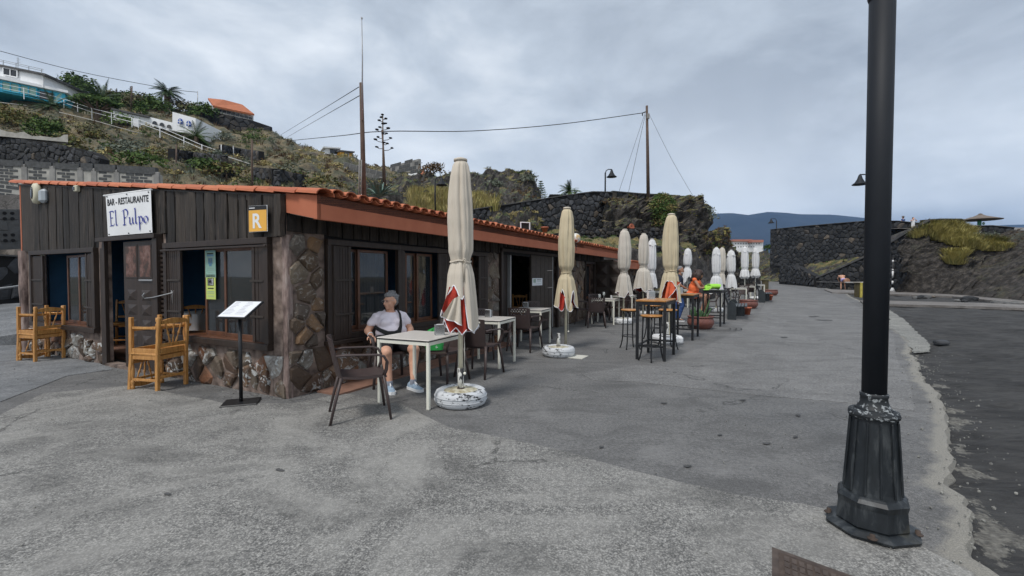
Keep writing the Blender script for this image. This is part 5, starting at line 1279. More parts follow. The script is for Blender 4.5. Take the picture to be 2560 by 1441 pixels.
simple('menu_print', (.33, .34, .38), .6, .1)
m = MB(); rr = random.Random(4)
for c_ in range(2):
    for i in range(9):
        a0 = -.15+c_*.16; b0 = .115-i*.026; ln = rr.uniform(.05, .12)
        m.add([Matrix.Translation(bc)@Mb@Vector(v) for v in ((a0, b0, .011), (a0+ln, b0, .011), (a0+ln, b0+.005, .011), (a0, b0+.005, .011))], [(0, 1, 2, 3)])
m.build('menu_text', MT['menu_print'], ms_)
# bags
def lumpy_bag(name, dims, mat, loc, rz, label, cat='bag'):
    r = empty(name, loc, rz, label, cat); X, Y, Z = dims; m = MB(); rows = []
    for i in range(9):
        t = i/8; k_ = math.sin(math.pi*min(1, .25+t*.75))**.3; rows.append([((X/2)*k_*max(-1, min(1, 1.3*math.cos(a)))+.006*nz(a*2, t*5, 1), (Y/2)*(1-.55*t*t)*max(-1, min(1, 1.2*math.sin(a)))+.012*nz(a*3, t*4, 5), Z*t) for a in [2*math.pi*k/28 for k in range(29)]])
    m.grid(rows); m.add(rows[0][:-1], [tuple(range(28))[::-1]]); m.add(rows[-1][:-1], [tuple(range(28))]); m.build('sack', MT[mat], r); return r
gb = lumpy_bag('shopping_bag', (.24, .16, .29), 'green_bag', (-1.02, 5.98, .452), R(10), 'green shopping bag with white lettering standing on a chair', 'bag')
# white swoosh letter on the bag's front
m = MB(); pts = []
for k_ in range(26):
    a = R(50+k_*11.6); pts.append((.01+.068*math.cos(a), -.085, .185+.06*math.sin(a)))
m.tube(pts+[(.01+.03, -.088, .17), (.01-.0, -.088, .17)], [(.006, .012)]*28, 6); m.build('letter', MT['white_paint'], gb)
bag_print_pending = gb
p = Vector(BT3.location); lb = empty('handbag', (p.x-.06, p.y-.02, 1.015), R(30), 'lime green soft bag lying on the black bar table', 'bag')
m = MB(); rows = []
for i in range(15):
    t = i/14; x = lerp(-.27, .27, t); sc_ = min(1, 6*t, 6*(1-t))**.4*(1+.08*nz(t*5, 1)); rows.append([(x+.02*nz(t*4, a), .13*sc_*math.cos(a), max(0, .09*sc_*(1+.75*math.sin(a))+.008*nz(a*2, t*6, 3))) for a in [2*math.pi*k/18 for k in range(19)]])
m.grid(rows); m.add(rows[0][:-1], [tuple(range(18))]); m.add(rows[-1][:-1], [tuple(range(18))[::-1]]); m.build('body', MT['lime_bag'], lb, fixn=True)
MB().tube([(-.2, -.10, .15), (-.28, -.16, .06), (-.36, -.13, .012), (-.42, -.05, .012), (-.40, .0, .014)], [(.004, .016)]*5, 6).build('strap', MT['lime_bag'], lb)
MB().grid([[(-.22, -.125, .10), (.22, -.125, .10)], [(-.24, -.10, .155), (.24, -.10, .155)], [(-.24, .02, .172), (.24, .02, .172)]]).build('flap', MT['lime_bag'], lb)
# ------------------------------------------------------------------ tyres and umbrellas
def tyre(x, y, label, mat='painted_tyre', stub=True, sc=1.0, low=False, flat=False):
    r = empty('umbrella_base', (x, y, gz(x, y)), random.uniform(0, 3), label, 'umbrella base')
    n = 72; m = MB()
    prof = [(.19, .018), (.25, .004), (.272, .02), (.286, .05), (.289, .09), (.286, .13), (.272, .158), (.245, .172), (.20, .170), (.185, .158)]
    m.lathe([(a*sc, b*sc) for a, b in prof], n, fold=lambda a, z: 1-(.010 if (int(a/(2*math.pi)*n) % 2 == 0 and (.02*sc < z < .06*sc or .12*sc < z < .16*sc)) else 0)-(.008 if abs(z-.09*sc) < .01 else 0)); m.build('tyre', MT[mat], r)
    for z in (.066, .112): m = MB(); m.tube([(.2895*sc*math.cos(k*math.pi/24), .2895*sc*math.sin(k*math.pi/24), z*sc) for k in range(49)], .0035, 5, caps=False); m.build('groove', MT[mat], r)
    MB().lathe([(.0, .0), (.245*sc, .0), (.25*sc, .018*sc), (.255*sc, .03*sc)], 36).build('tread_foot', MT['tyre_rubber'], r)
    m = MB(); m.lathe([(.19*sc, .14*sc), (.186*sc, .158*sc), (.12*sc, .165*sc), (.05*sc, .172*sc), (0, .174*sc)], 36); m.build('cement_fill', MT['cement_fill'], r)
    if stub: MB().lathe([(.034, .16*sc), (.034, .40*sc), (.028, .40*sc), (.028, .2), (0, .2)], 14).build('socket', MT['flaked_pole'], r); MB().lathe([(.042, .165*sc), (.042, .18*sc), (.034, .185*sc)], 14).build('collar', MT['rust'], r)
    return r
def umbrella(x, y, ztop, ztie, hems, rmax, rtie, rhem, mats, label, seed, pole='cream_pole', cap=False, z0=.0, lean=0, topr=.075, piping=True, pinch=1.0, ball=False, red_fold=None, group='closed terrace umbrellas'):
    """hems: (angle in degrees with -90 towards the camera, hem height) around the skirt"""
    rnd = random.Random(seed); r = empty('closed_umbrella', (x, y, gz(x, y)), 0, label, 'umbrella', group)
    r.rotation_euler = (rnd.uniform(-.012, .012), rnd.uniform(-.014, .014), 0); MB().tube([(0, 0, z0), (0, 0, ztop-.05)], .026 if pole == 'cream_pole' else .021, 14).build('pole', MT[pole], r)
    n = 96; ph = [rnd.uniform(0, 6.28) for _ in range(5)]; k1, k2 = rnd.choice((7, 8, 9)), rnd.choice((12, 13, 14))
    def folds(a, z, am):
        s = abs(math.sin(k1/2*a+ph[0]+.9*math.sin(z*1.3+ph[1]))); q = abs(math.sin(k2/2*a+ph[2]+1.2*z)); return 1-am*(1-s**.55)-am*.5*(1-q**.6)+.05*am*nz(math.cos(a)*3, math.sin(a)*3, z*5+seed)*4
    N1 = 40; rows = []
    for i in range(N1+1):
        t = i/N1; z = lerp(ztie, ztop-.03, t)
        prof = interp([(0, rtie), (.04, rtie*1.08), (.10, lerp(rtie, rmax, .72)), (.2, rmax*.95), (.4, rmax), (.6, rmax*.95), (.85, rmax*.78), (.96, rmax*.60), (1, topr*.75)], t)
        am = lerp(.24, .16, t) if t < .96 else .03
        bx_, by_ = .02*nz(z*1.2, seed), .02*nz(z*1.2, seed+9)
        rows.append([(bx_+prof*folds(a, z, am)*math.cos(a), by_+prof*folds(a, z, am)*math.sin(a), z) for a in [2*math.pi*j/n for j in range(n+1)]])
    m = MB(); m.grid(rows); m.add(rows[-1][:-1], [tuple(range(n))]); m.build('canopy', MT[mats[0]], r)
    MB().lathe([(.0, ztop-.035), (topr, ztop-.035), (topr, ztop-.012), (topr*.6, ztop), (0, ztop)], 20).build('top_cap', MT[mats[0] if mats[0] != 'sand_cloth' else 'cream_cloth'], r)
    if cap:
        m = MB(); q = []
        for (rr, z) in ((topr*.9, ztop-.03), (rmax*.46, ztop-.10), (rmax*.68, ztop-.19), (rmax*.84, ztop-.27)):
            q.append([(rr*(1+(.13*math.sin(a*4+ph[0]) if z < ztop-.1 else 0))*math.cos(a), rr*(1+(.13*math.sin(a*4+ph[0]) if z < ztop-.1 else 0))*math.sin(a), z-(.03*math.sin(a*4+ph[3]) if z < ztop-.15 else 0)) for a in [2*math.pi*j/48 for j in range(49)]])
        m.grid(q[::-1]); m.build('vent_flap', MT[mats[0]], r)
    # tie
    m = MB(); m.tube([((rtie*1.04)*math.cos(a), (rtie*1.04)*math.sin(a), ztie+.01*math.sin(3*a)) for a in [2*math.pi*j/32 for j in range(33)]], .009, 6, caps=False)
    m.tube([(.3*rtie, -rtie*1.05, ztie), (.55*rtie, -rtie*1.3, ztie+.03), (.7*rtie, -rtie*1.2, ztie), (.45*rtie, -rtie*1.15, ztie-.03), (.5*rtie, -rtie*1.2, ztie-.22)], .006, 5); m.build('tie', MT[mats[0]], r)
    # skirt
    hm = [((a+360) % 360, z) for a, z in hems]; hm.sort(); hm = [(hm[-1][0]-360, hm[-1][1])]+hm+[(hm[0][0]+360, hm[0][1])]
    def hem(a): d = math.degrees(a) % 360; return interp(hm, d)+.012*math.sin(9*a+ph[4])
    N2 = 26
    def skirt(off):
        rws = []
        for i in range(N2+1):
            t = i/N2; row = []
            for j in range(n+1):
                a = 2*math.pi*j/n; h = hem(a); z = lerp(ztie, h, t); g_ = min(1, max(0, (ztie-z)/(ztie-min(q[1] for q in hm)+1e-6)))
                rr = interp([(0, rtie), (.05, rtie*1.12), (.18, lerp(rtie, rhem, .42)), (.5, lerp(rtie, rhem, .72)), (.8, rhem*.96), (1, rhem*pinch)], g_)
                f = folds(a, z*.6+5, .16+.20*g_); rr = max(.035, rr*f-off)
                row.append((rr*math.cos(a)*1.0+.0, rr*math.sin(a), z+.02*g_*math.sin(5*a+ph[3])))
            rws.append(row)
        return rws
    S1 = skirt(0); m = MB(); m.grid(S1[::-1]); m.build('skirt', MT[mats[0]], r)
    S2 = skirt(.007); m = MB(); m.grid(S2); m.build('lining', MT[mats[1]], r)
    if piping: m = MB(); m.tube(S1[-1], .0065, 5, caps=False); m.build('piping', MT[mats[2]], r)
    if red_fold:
        for q in red_fold:
            (mt, pts) = q; m = MB(); m.grid(pts); o = m.build('fold', MT[mt], r); m = MB(); m.tube(pts[-1] if len(q) < 3 else q[2], .006, 5); m.build('fold_piping', MT[mats[2]], r)
    if ball: m = MB(); m.tube([(.045, -.03, .75), (.047, -.03, .36)], .003, 5); m.ico((.047, -.03, .345), .017, sub=2, smooth=True); m.build('cord_knob', MT['white_metal'], r)
    return r
cream = ('cream_cloth', 'red_cloth', 'piping')
# 1: nearest
p = G(1152, 1010); tyre(p.x, p.y, 'black tyre with flaking white paint under the nearest umbrella', stub=True)
def panel_rows(mt, bot, zt, zb, y, sd, diag=0):
    n = 20; rows = []
    for i in range(11):
        t = i/10; row = []
        for j in range(n+1):
            s = j/n; k_ = s*(len(bot)-1); a = int(min(k_, len(bot)-2)); f = k_-a; f = f*f*(3-2*f); bx = lerp(bot[a][0], bot[a+1][0], f); bz = zb+lerp(bot[a][1], bot[a+1][1], f)
            x = lerp(bx*.55, bx, t)-diag*t*(1-s)*.6; row.append((x, y+.022*math.sin(s*14+sd+t*1.2)*(.3+t)+.05*abs(x)*2, lerp(zt+diag*s*.5, bz, t)))
        rows.append(row)
    return (mt, rows)
def flap(cx, cy, w0, w1, zt, zb, mt, sk=0, dep=-.02):
    rows = []
    for i in range(9):
        t = i/8; z = lerp(zt, zb, t); w_ = lerp(w0, w1, t)
        rows.append([(cx+sk*t+w_*(j/12-.5), cy+dep*t-.035*math.sin(j/12*math.pi*2.2+1+t*2), z-.10*(j/12)*(1-t)-.05*math.sin(j/12*math.pi)*t) for j in range(13)])
    return (mt, rows)
umbrella(p.x, p.y, 2.71, 1.575, [(-178, .95), (-160, 1.12), (-135, 1.22), (-118, 1.31), (-98, 1.27), (-78, 1.16), (-66, 1.20), (-56, .84), (-30, .80), (0, .86), (60, .80), (120, .80), (165, .82)], .150, .108, .205, ('cream_cloth', 'red_cloth', 'piping'), 'nearest cream umbrella, closed, its red lining showing at the skirt', 3, ball=True,
         red_fold=[panel_rows('red_cloth', [(-.20, .20), (-.19, .27), (-.16, .15), (-.10, .02), (-.04, .08), (.03, .0), (.08, .06)], 1.30, .78, -.135, 3), panel_rows('cream_cloth', [(-.125, .12), (-.09, .09), (-.03, .07), (.03, .03)], 1.16, .86, -.175, 4, diag=.10)])
# 2
p = G(1396, 890); tyre(p.x, p.y, 'white painted tyre with a short empty socket beside the second umbrella', stub=True)
p2 = G(1414, 873); umbrella(p2.x, p2.y, 2.74, 1.475, [(-170, .82), (-140, .80), (-150, .84), (-125, 1.18), (-108, 1.06), (-92, .80), (-74, .80), (-62, 1.10), (-45, 1.14), (-30, .85), (30, .80), (100, .8), (150, .82)], .165, .095, .235, ('sand_cloth', 'red_cloth', 'piping'), 'second closed umbrella, beige with dark red lining, standing before the doorway', 5, ball=True,
                            red_fold=[flap(-.09, -.17, .09, .10, 1.12, .80, 'red_cloth', -.02), flap(.05, -.17, .08, .12, 1.0, .79, 'sand_cloth', .0)])
m = MB().box((0, 0, .006), (.34, .34, .012), bev=.002); o = m.build('floor_tile', simple('loose_slab', (.55, .54, .48), .6, .05)); o.location = G(1440, 893); o.rotation_euler = (0, 0, R(62)); tag(o, 'loose pale square tile lying on the ground by the tyre', 'tile')
# 3
p = G(1558, 810); tyre(p.x, p.y, 'white painted tyre under the narrow grey umbrella near the wall', 'white_tyre', False, 1.0)
umbrella(p.x, p.y, 2.80, 1.52, [(-160, .95), (-130, .82), (-100, .78), (-70, .95), (-45, .84), (0, .9), (90, .8), (150, .9)], .205, .10, .27, ('grey_cloth', 'red_cloth', 'piping'), 'closed greyish umbrella near the end wall, skirt bunched in beige and red', 8)
# 4, 4b
p = G(1616, 790); tyre(p.x, p.y, 'white tyre under the pale umbrella behind the bar stools', 'white_tyre', False); p = G(1607, 792)
umbrella(p.x, p.y, 2.84, 1.70, [(-165, .95), (-120, 1.0), (-90, .82), (-60, .95), (0, .85), (90, .85)], .19, .12, .36, ('grey_cloth', 'red_cloth', 'piping'), 'closed pale grey umbrella with a wide flared skirt behind the bar table', 12)
p = G(1628, 778); umbrella(p.x, p.y, 2.78, 1.5, [(-90, .92), (90, .92)], .19, .11, .23, ('white_cloth', 'white_cloth', 'white_cloth'), 'white umbrella with a small top flap close behind the pale grey one', 14, cap=True, pole='white_metal')
# 5
p = G(1668, 859); r_ = empty('umbrella_base', (p.x, p.y, 0), R(12), 'white square umbrella block beneath the nearest bar table', 'umbrella base'); MB().box((0, 0, .09), (.50, .50, .18), bev=.05).build('block', MT['white_tyre'], r_); MB().lathe([(.034, .17), (.034, .45), (.0, .45)], 14).build('socket', MT['flaked_pole'], r_)
umbrella(p.x+.04, p.y, 2.72, 1.515, [(-175, .9), (-150, 1.26), (-125, 1.32), (-95, 1.28), (-70, 1.2), (-60, .92), (-40, .86), (0, .86), (60, .86), (130, .86)], .175, .12, .235, ('sand_cloth', 'coral_cloth', 'piping'), 'beige umbrella with coral lining beside the nearest bar table', 17,
         red_fold=[panel_rows('coral_cloth', [(-.17, .0), (-.10, .02), (-.02, .14), (.10, .30), (.16, .38)], 1.31, .90, -.16, 2)])
W3 = ('white_cloth', 'white_cloth', 'white_cloth')
p = G(1717, 762); umbrella(p.x, p.y, 2.55, 1.72, [(-170, .8), (-90, 1.3), (0, 1.0), (90, .9)], .19, .10, .27, W3, 'white umbrella standing behind the woman in orange', 20, cap=True, pole='white_metal', topr=.06)
p = G(1790, 781); tyre(p.x, p.y, 'dark tyre with faded white paint behind the black bar table', 'painted_tyre', False, 1.0)
umbrella(p.x, p.y, 2.44, 1.40, [(-90, .75), (0, .72), (90, .75), (180, .7)], .17, .105, .27, W3, 'tall white umbrella standing on the dark tyre behind the lime bag', 22, cap=True, pole='white_metal', topr=.05)
p = G(1802, 770); umbrella(p.x, p.y, 2.52, 1.45, [(-90, 1.0), (90, .95)], .17, .10, .19, ('grey_cloth', 'red_cloth', 'white_cloth'), 'greyish white umbrella with red inside, half hidden behind a white one', 24, topr=.05)
p = G(1827, 769); umbrella(p.x, p.y, 2.42, 1.42, [(-90, .85), (-45, .8), (0, .8), (90, .8), (180, .82)], .19, .10, .25, W3, 'short white umbrella with bulging middle behind the nearer bench', 26, cap=True, pole='white_metal', topr=.05)
p = G(1862, 757); umbrella(p.x, p.y, 2.70, 1.60, [(-90, 1.18), (90, 1.15)], .18, .13, .25, W3, 'white umbrella with a short puffed skirt, standing by the clay planter', 28, cap=True, pole='white_metal', topr=.05, pinch=.6)
p = G(1888, 748); umbrella(p.x, p.y, 2.74, 1.62, [(-90, 1.15), (90, 1.15)], .19, .135, .27, W3, 'rightmost white umbrella with a bunched skirt before the far bench', 30, cap=True, pole='white_metal', topr=.05, pinch=.7)
r_ = empty('umbrella_base', (p.x, p.y, gz(p.x, p.y)), 0, 'white round base under the rightmost white umbrella', 'umbrella base'); MB().lathe([(0, 0), (.26, 0), (.28, .05), (.26, .11), (.05, .15), (0, .15)], 20).build('disc', MT['white_paint'], r_)
# ------------------------------------------------------------------ planters, benches, bins
def pot(name, px, py, prof, n, mat, label, sc=(1, 1), group=None):
    p = G(px, py); r = empty(name, (p.x, p.y, p.z), 0, label, 'planter'); M_ = Matrix.Diagonal((sc[0], sc[1], 1)); M_.resize_4x4 if False else None
    MB().lathe(prof, n, M=Matrix(((sc[0], 0, 0), (0, sc[1], 0), (0, 0, 1)))).build('bowl', MT[mat], r)
    zt = max(q[1] for q in prof); rt = max(q[0] for q in prof); MB().lathe([(0, zt-.05), (rt*.88, zt-.05)], n, M=Matrix(((sc[0], 0, 0), (0, sc[1], 0), (0, 0, 1)))).build('soil', MT['soil'], r); return r
bowl = [(.0, 0), (.23, 0), (.29, .05), (.335, .14), (.34, .2), (.32, .27), (.31, .30), (.335, .315), (.34, .34), (.31, .345), (.29, .33), (.28, .26), (0, .25)]
pl = pot('planter', 1751, 822, bowl, 28, 'clay_pot', 'round red clay planter with cacti beside the second bar table')
def cactus(loc, stems, label, parent=None):
    r = empty('cactus', loc, 0, label, 'plant')
    for (dx, dy, h, rad, tx, ty) in stems:
        m = MB(); pts = [(dx+tx*t, dy+ty*t, h*t) for t in (0, .15, .3, .5, .7, .85, .95, 1)]
        m.tube(pts, [rad*.8, rad, rad*1.02, rad, rad*.97, rad*.85, rad*.55, rad*.15], 12)
        # ribs
        me = m.mesh('stem'); 
        o = link('stem', me, MT['cactus'], r)
    return r
p = Vector(pl.location)+Vector((0, 0, .29)); cactus(p, [(-.15, .02, .30, .05, -.02, 0), (-.22, -.03, .24, .045, -.03, 0), (-.04, -.05, .24, .055, .0, 0), (.04, .06, .18, .05, .02, 0), (-.10, -.09, .16, .05, -.01, 0), (.06, -.04, .50, .022, .17, 0), (.10, -.02, .42, .020, .12, .02), (.12, -.06, .28, .02, .15, 0)], 'green cacti with one long leaning stem in the round planter')
pot('planter', 1871, 771, bowl, 24, 'clay_pot', 'large brown clay planter behind the nearer bench', (1.05, 1.05))
pot('flower_pot', 1867, 787, [(0, 0), (.10, 0), (.145, .22), (.165, .22), (.165, .27), (.14, .27), (.13, .24), (0, .24)], 20, 'terracotta_pot', 'small terracotta pot at the end of the nearer bench')
pot('flower_pot', 1924, 751, [(0, 0), (.10, 0), (.145, .22), (.165, .22), (.165, .27), (.14, .27), (.13, .24), (0, .24)], 20, 'terracotta_pot', 'small terracotta pot at the end of the far bench')
pl3 = pot('planter', 1925, 739, bowl, 24, 'clay_pot', 'long low clay planter beyond the far bench', (1.35, 1.0))
def bench(px, py, label):
    p = G(px, py); r = empty('bench', (p.x, p.y, p.z), BANG, label, 'bench', 'black slatted benches')   # x along the bench, faces -y
    for x in (0.03, 1.95):
        prof = [(-.13, 0), (-.13, .42), (-.11, .50), (-.06, .56), (0, .58), (.06, .56), (.11, .50), (.13, .42), (.13, 0)]
        MB().prism([(x-.03, y, z) for y, z in prof], (.06, 0, 0)).build('side_panel', MT['bench_metal'], r, fixn=True)
    for i in range(5): MB().box((.99, -.40+i*.095, .43-.004*i), (1.86, .075, .03), bev=.006).build('seat_slat', MT['bench_metal'], r)
    for i in range(5): MB().box((.99, .12+i*.028, .52+i*.095), (1.86, .03, .075), bev=.006).build('back_slat', MT['bench_metal'], r)
    for x in (.15, 1.85): MB().beam((x, .09, .40), (x, .26, .95), .03, .05).build('back_bracket', MT['bench_metal'], r)
    MB().box((1.5, -.22, .2), (.25, .28, .4)).build('centre_panel', MT['bench_metal'], r); return r
bench(1829, 800, 'nearer black slatted bench facing the promenade'); bench(1905, 757, 'farther black slatted bench facing the promenade')
p = G(1913, 727); r_ = empty('litter_bin', (p.x, p.y, p.z), .2, 'wooden slatted bin with a flat top by the far planter', 'bin')
simple('bin_wood', (.085, .07, .035), .8, .3, 6)
for k_ in range(14):
    a = k_/14*2*math.pi; MB().box((.2*math.cos(a), .2*math.sin(a), .4), (.02, .082, .7), rz=a).build('slat', MT['bin_wood'], r_)
MB().lathe([(0, .77), (.27, .77), (.27, .79), (0, .83)], 14).build('lid', MT['bin_wood'], r_); MB().tube([(0, 0, 0), (0, 0, .7)], .17, 14).build('drum', MT['black_metal'], r_)
# circles cut in the paving round the planter
m = MB(); pc = Vector(pl.location)+Vector((.25, .05, 0))
for rr in (.52, .66, .78):
    L_ = [(pc.x+rr*math.cos(a), pc.y+rr*math.sin(a), .0245) for a in [2*math.pi*k/48 for k in range(49)]]; Q_ = [(pc.x+(rr+.022)*math.cos(a), pc.y+(rr+.022)*math.sin(a), .0245) for a in [2*math.pi*k/48 for k in range(49)]]; m.grid([Q_, L_], smooth=False)
m.build('paving_rings', MT['black_cloth'], kind='structure')
# yellow and wood bin on the sand, shower post
p = G(2156, 741); r_ = empty('litter_bin', (p.x, p.y, p.z-.05), .1, 'dark wooden bin with a yellow edge at the promenade bend', 'bin')
MB().box((0, 0, .42), (.62, .5, .84), bev=.01).build('body', MT['bin_wood'], r_); MB().box((-.33, -.26, .42), (.12, .05, .88)).build('edge_board', MT['yellow_paint'], r_); MB().box((0, 0, .87), (.74, .58, .04)).build('lid', MT['grey_cloth'], r_)
p = G(2231, 729); r_ = empty('beach_shower', (p.x, p.y, p.z-.05), 0, 'black and white banded shower post on a white foot by the cliff', 'shower')
MB().tube([(0, 0, 0), (0, 0, 2.45)], .05, 10).build('post', MT['black_metal'], r_)
for z, h in ((.55, .25), (1.0, .5), (1.55, .08), (2.1, .16)): MB().tube([(0, 0, z), (0, 0, z+h)], .055, 10).build('band', MT['white_paint'], r_)
MB().lathe([(.0, 0), (.26, 0), (.06, .32), (0, .32)], 4).build('foot', MT['white_paint'], r_)
p = G(2116, 727); 
# ------------------------------------------------------------------ lamp posts
def lathe_o(prof, n, name, mat, par, rot=0, smooth=False):
    prof = [(a*(.80 if b < .22 and a > .17 else .78), b*.93) for a, b in prof]
    M_ = Matrix.Rotation(rot, 3, 'Z'); MB().lathe(prof, n, M=M_, smooth=smooth).build(name, MT[mat], par)
p = G(2178, 1322); big = empty('lamp_post', (p.x, p.y, p.z+.018), R(8), 'big dark cast iron lamp post in the right foreground', 'lamp post')
# measured from the photograph: the foot is a ribbed octagonal casting on a bolted plate
D_ = p.y; s_ = D_/F
lathe_o([(0, .0), (.275, .0), (.28, .012), (.235, .030), (.22, .034), (0, .034)], 8, 'base_plate', 'post_base_paint', big, R(22.5))
lathe_o([(.205, .030), (.215, .045), (.205, .15), (.21, .17), (.213, .185), (.195, .205), (.175, .215)], 8, 'plinth', 'post_base_paint', big, R(22.5))
lathe_o([(.172, .205), (.168, .24), (.155, .35), (.143, .50), (.135, .62), (.132, .665)], 12, 'pedestal', 'post_base_paint', big, 0)
for k_ in range(12):
    a = k_*math.pi/6; c, s = math.cos(a), math.sin(a); MB().beam((.1335*c, .1335*s, .21), (.108*c, .108*s, .605), .014, .010, bev=.002).build('rib', MT['post_base_paint'], big)
lathe_o([(.130, .660), (.150, .668), (.156, .685), (.150, .70), (.125, .712)], 12, 'collar', 'post_worn', big, 0)
MB().lathe([(.098, .655), (.078, .672), (.066, .70), (.062, .725), (.066, .733), (.066, .748), (.060, .752)], 24).build('neck', MT['post_worn'], big)
MB().lathe([(.0575, .75), (.0585, 2.0), (.060, 3.1)], 24).build('shaft', MT['post_paint'], big)
MB().lathe([(.059, 2.90), (.066, 2.92), (.069, 2.96), (.065, 3.00), (.059, 3.02)], 24).build('shaft_ring', MT['post_paint'], big)
MB().lathe([(.056, 3.1), (.050, 4.3), (0, 4.35)], 24).build('upper_shaft', MT['post_paint'], big)
arm = [(0, 0, 4.1), (-.1, .05, 4.3), (-.35, .15, 4.42), (-.6, .25, 4.40)]; MB().tube(arm, .03, 10).build('arm', MT['post_paint'], big)
MB().lathe([(.0, .34), (.04, .34), (.05, .26), (.09, .14), (.2, .02), (.26, 0), (.25, -.01), (0, .0)], 24, c=(-.62, .26, 4.02)).build('shade', MT['post_paint'], big)
for k_ in range(4):
    a = R(45+90*k_); q = (.196*math.cos(a), .196*math.sin(a)); MB().lathe([(0, .008), (.024, .008), (.024, .014), (.012, .016), (.012, .032), (0, .034)], 8, c=(q[0], q[1], .006)).build('bolt', MT['rust'], big)
def lamp(loc, h, label, dx=-1, sz=1.0, arml=.55, z0=0):
    r = empty('street_lamp', loc, 0, label, 'street lamp', 'bell shaded street lamps')
    MB().tube([(0, 0, z0), (0, 0, h)], .045*sz, 10).build('post', MT['post_paint'], r)
    MB().tube([(0, 0, h-.1), (dx*.05*sz, 0, h+.12*sz), (dx*.2*sz, 0, h+.2*sz), (dx*arml*sz, 0, h+.19*sz)], .028*sz, 8).build('arm', MT['post_paint'], r)
    MB().lathe([(0, .02), (.30, 0), (.31, .02), (.2, .10), (.11, .26), (.06, .42), (.03, .46), (.0, .5)], 20, c=(dx*arml*sz, 0, h-.27*sz), M=Matrix.Identity(3)*sz).build('shade', MT['post_paint'], r); return r
p = G(1939, 702); dd = p.y; zt = P(1939, 548, dd).z; lamp((p.x, p.y, p.z), zt-p.z-.2, 'slim bell shaded lamp post far down the promenade on the right', -1, 1.25, .55)
p = P(1513, 482, 27.5); zt = P(1513, 430, 27.5).z; lamp((p.x, p.y, p.z-.4), zt-p.z+.4-.05, 'small bell lamp standing on top of the curved retaining wall', 1, 1.0, .38)
p = P(1088, 540, 21); zt = P(1088, 452, 21).z; lamp((p.x, p.y, p.z), zt-p.z, 'bell lamp among the dry grass behind the nearest umbrella', 1, .8, .38)
p = P(2180, 640, 25); p.z = gz(p.x, p.y); zt = P(2180, 436, 25).z; lamp((p.x, p.y, p.z-.05), zt-p.z-.2, 'bell lamp whose shade peeks out left of the big lamp post', -1, 1.2, .62)
# iron cover in the ground
cv = empty('drain_cover', (0, 0, 0), 0, 'rusty brown patterned access cover at the bottom edge', 'drain cover')
a, b = G(1930, 1374), G(2090, 1432); ux = (b-a).normalized(); uy = Vector((-ux.y, ux.x, 0)); uy = -uy; W0, H0 = (b-a).length*1.3, .42; org = a; uy = Vector((-.57, -1, 0)).normalized()
q = lambda x, y, z: org+ux*x+uy*y+Vector((0, 0, z+.0095))
def slab(x0, y0, x1, y1, z0, z1, nm, mt): MB().prism([q(x0, y0, z0), q(x1, y0, z0), q(x1, y1, z0), q(x0, y1, z0)], (0, 0, z1-z0)).build(nm, MT[mt], cv, fixn=True)
slab(0, 0, W0, H0, 0, .004, 'frame', 'cover_iron'); slab(.03, .03, W0-.03, H0-.03, .004, .007, 'plate', 'rust')
for i in range(8):
    for j in range(6):
        x0 = .05+i*(W0-.1)/8; y0 = .05+j*(H0-.1)/6; slab(x0+.004, y0+.004, x0+(W0-.1)/8-.006, y0+(H0-.1)/6-.006, .007, .011, 'stud', 'cover_iron')
# ------------------------------------------------------------------ signs on the front wall
def sign(name, pxa, pya, pxb, pyb, off, label, cat, mat):
    return None
def in_build(o): o.parent = None; return o
BW = Matrix.Translation(C0)@Matrix.Rotation(BANG, 4, 'Z')
sg = empty('shop_sign', (0, 0, 0), 0, 'white banner reading BAR - RESTAURANTE El Pulpo above the door', 'sign'); sg.matrix_world = BW
tl, tr, br, bl = [fac(*q, .09) for q in ((264, 489), (377, 476), (381, 582), (270, 591))]
def sp(u, v, o=0):   # bilinear point on the banner
    a = (lerp(lerp(bl[0], br[0], u), lerp(tl[0], tr[0], u), v), lerp(lerp(bl[1], br[1], u), lerp(tl[1], tr[1], u), v)); return Vector((-.09-o-.012*math.sin(u*3.1)*math.sin(v*3.1), a[0], a[1]))
m = MB(); m.grid([[sp(i/12, j/10) for i in range(13)] for j in range(11)]); m.build('banner', MT['white_paint'], sg)
MB().tube([sp(-.06, 1.0, -.01), sp(1.0, 1.02, -.01)], .014, 8).build('batten', MT['white_paint'], sg)
for u, v in ((.04, .04), (.5, .03), (.96, .04), (.04, .96), (.5, .965), (.96, .96)): MB().ico(sp(u, v, .005), .011, sub=1).build('fixing', MT['black_text'], sg)
simple('arial', (.01, .01, .012), .6, 0)
def letters(txt, u0, u1, v0, v1, mat, par, spf, bold=True, xs=1.0):
    cu = bpy.data.curves.new('lettering', 'FONT'); cu.body = txt; cu.size = 1; cu.offset = .022 if bold else 0; tmp = bpy.data.objects.new('tmp', cu); COL.objects.link(tmp)
    dg_ = bpy.context.evaluated_depsgraph_get(); dg_.update(); me = bpy.data.meshes.new_from_object(tmp.evaluated_get(dg_)); bpy.data.objects.remove(tmp)
    xs_ = [v.co.x for v in me.vertices]; ys_ = [v.co.y for v in me.vertices]; x0, x1, y0, y1 = min(xs_), max(xs_), min(ys_), max(ys_)
    for v in me.vertices: v.co = spf(lerp(u0, u1, (v.co.x-x0)/(x1-x0)), lerp(v0, v1, (v.co.y-y0)/(y1-y0)), .004)
    link('lettering', me, MT[mat], par)
letters('BAR - RESTAURANTE', .04, .955, .735, .90, 'black_text', sg, sp)
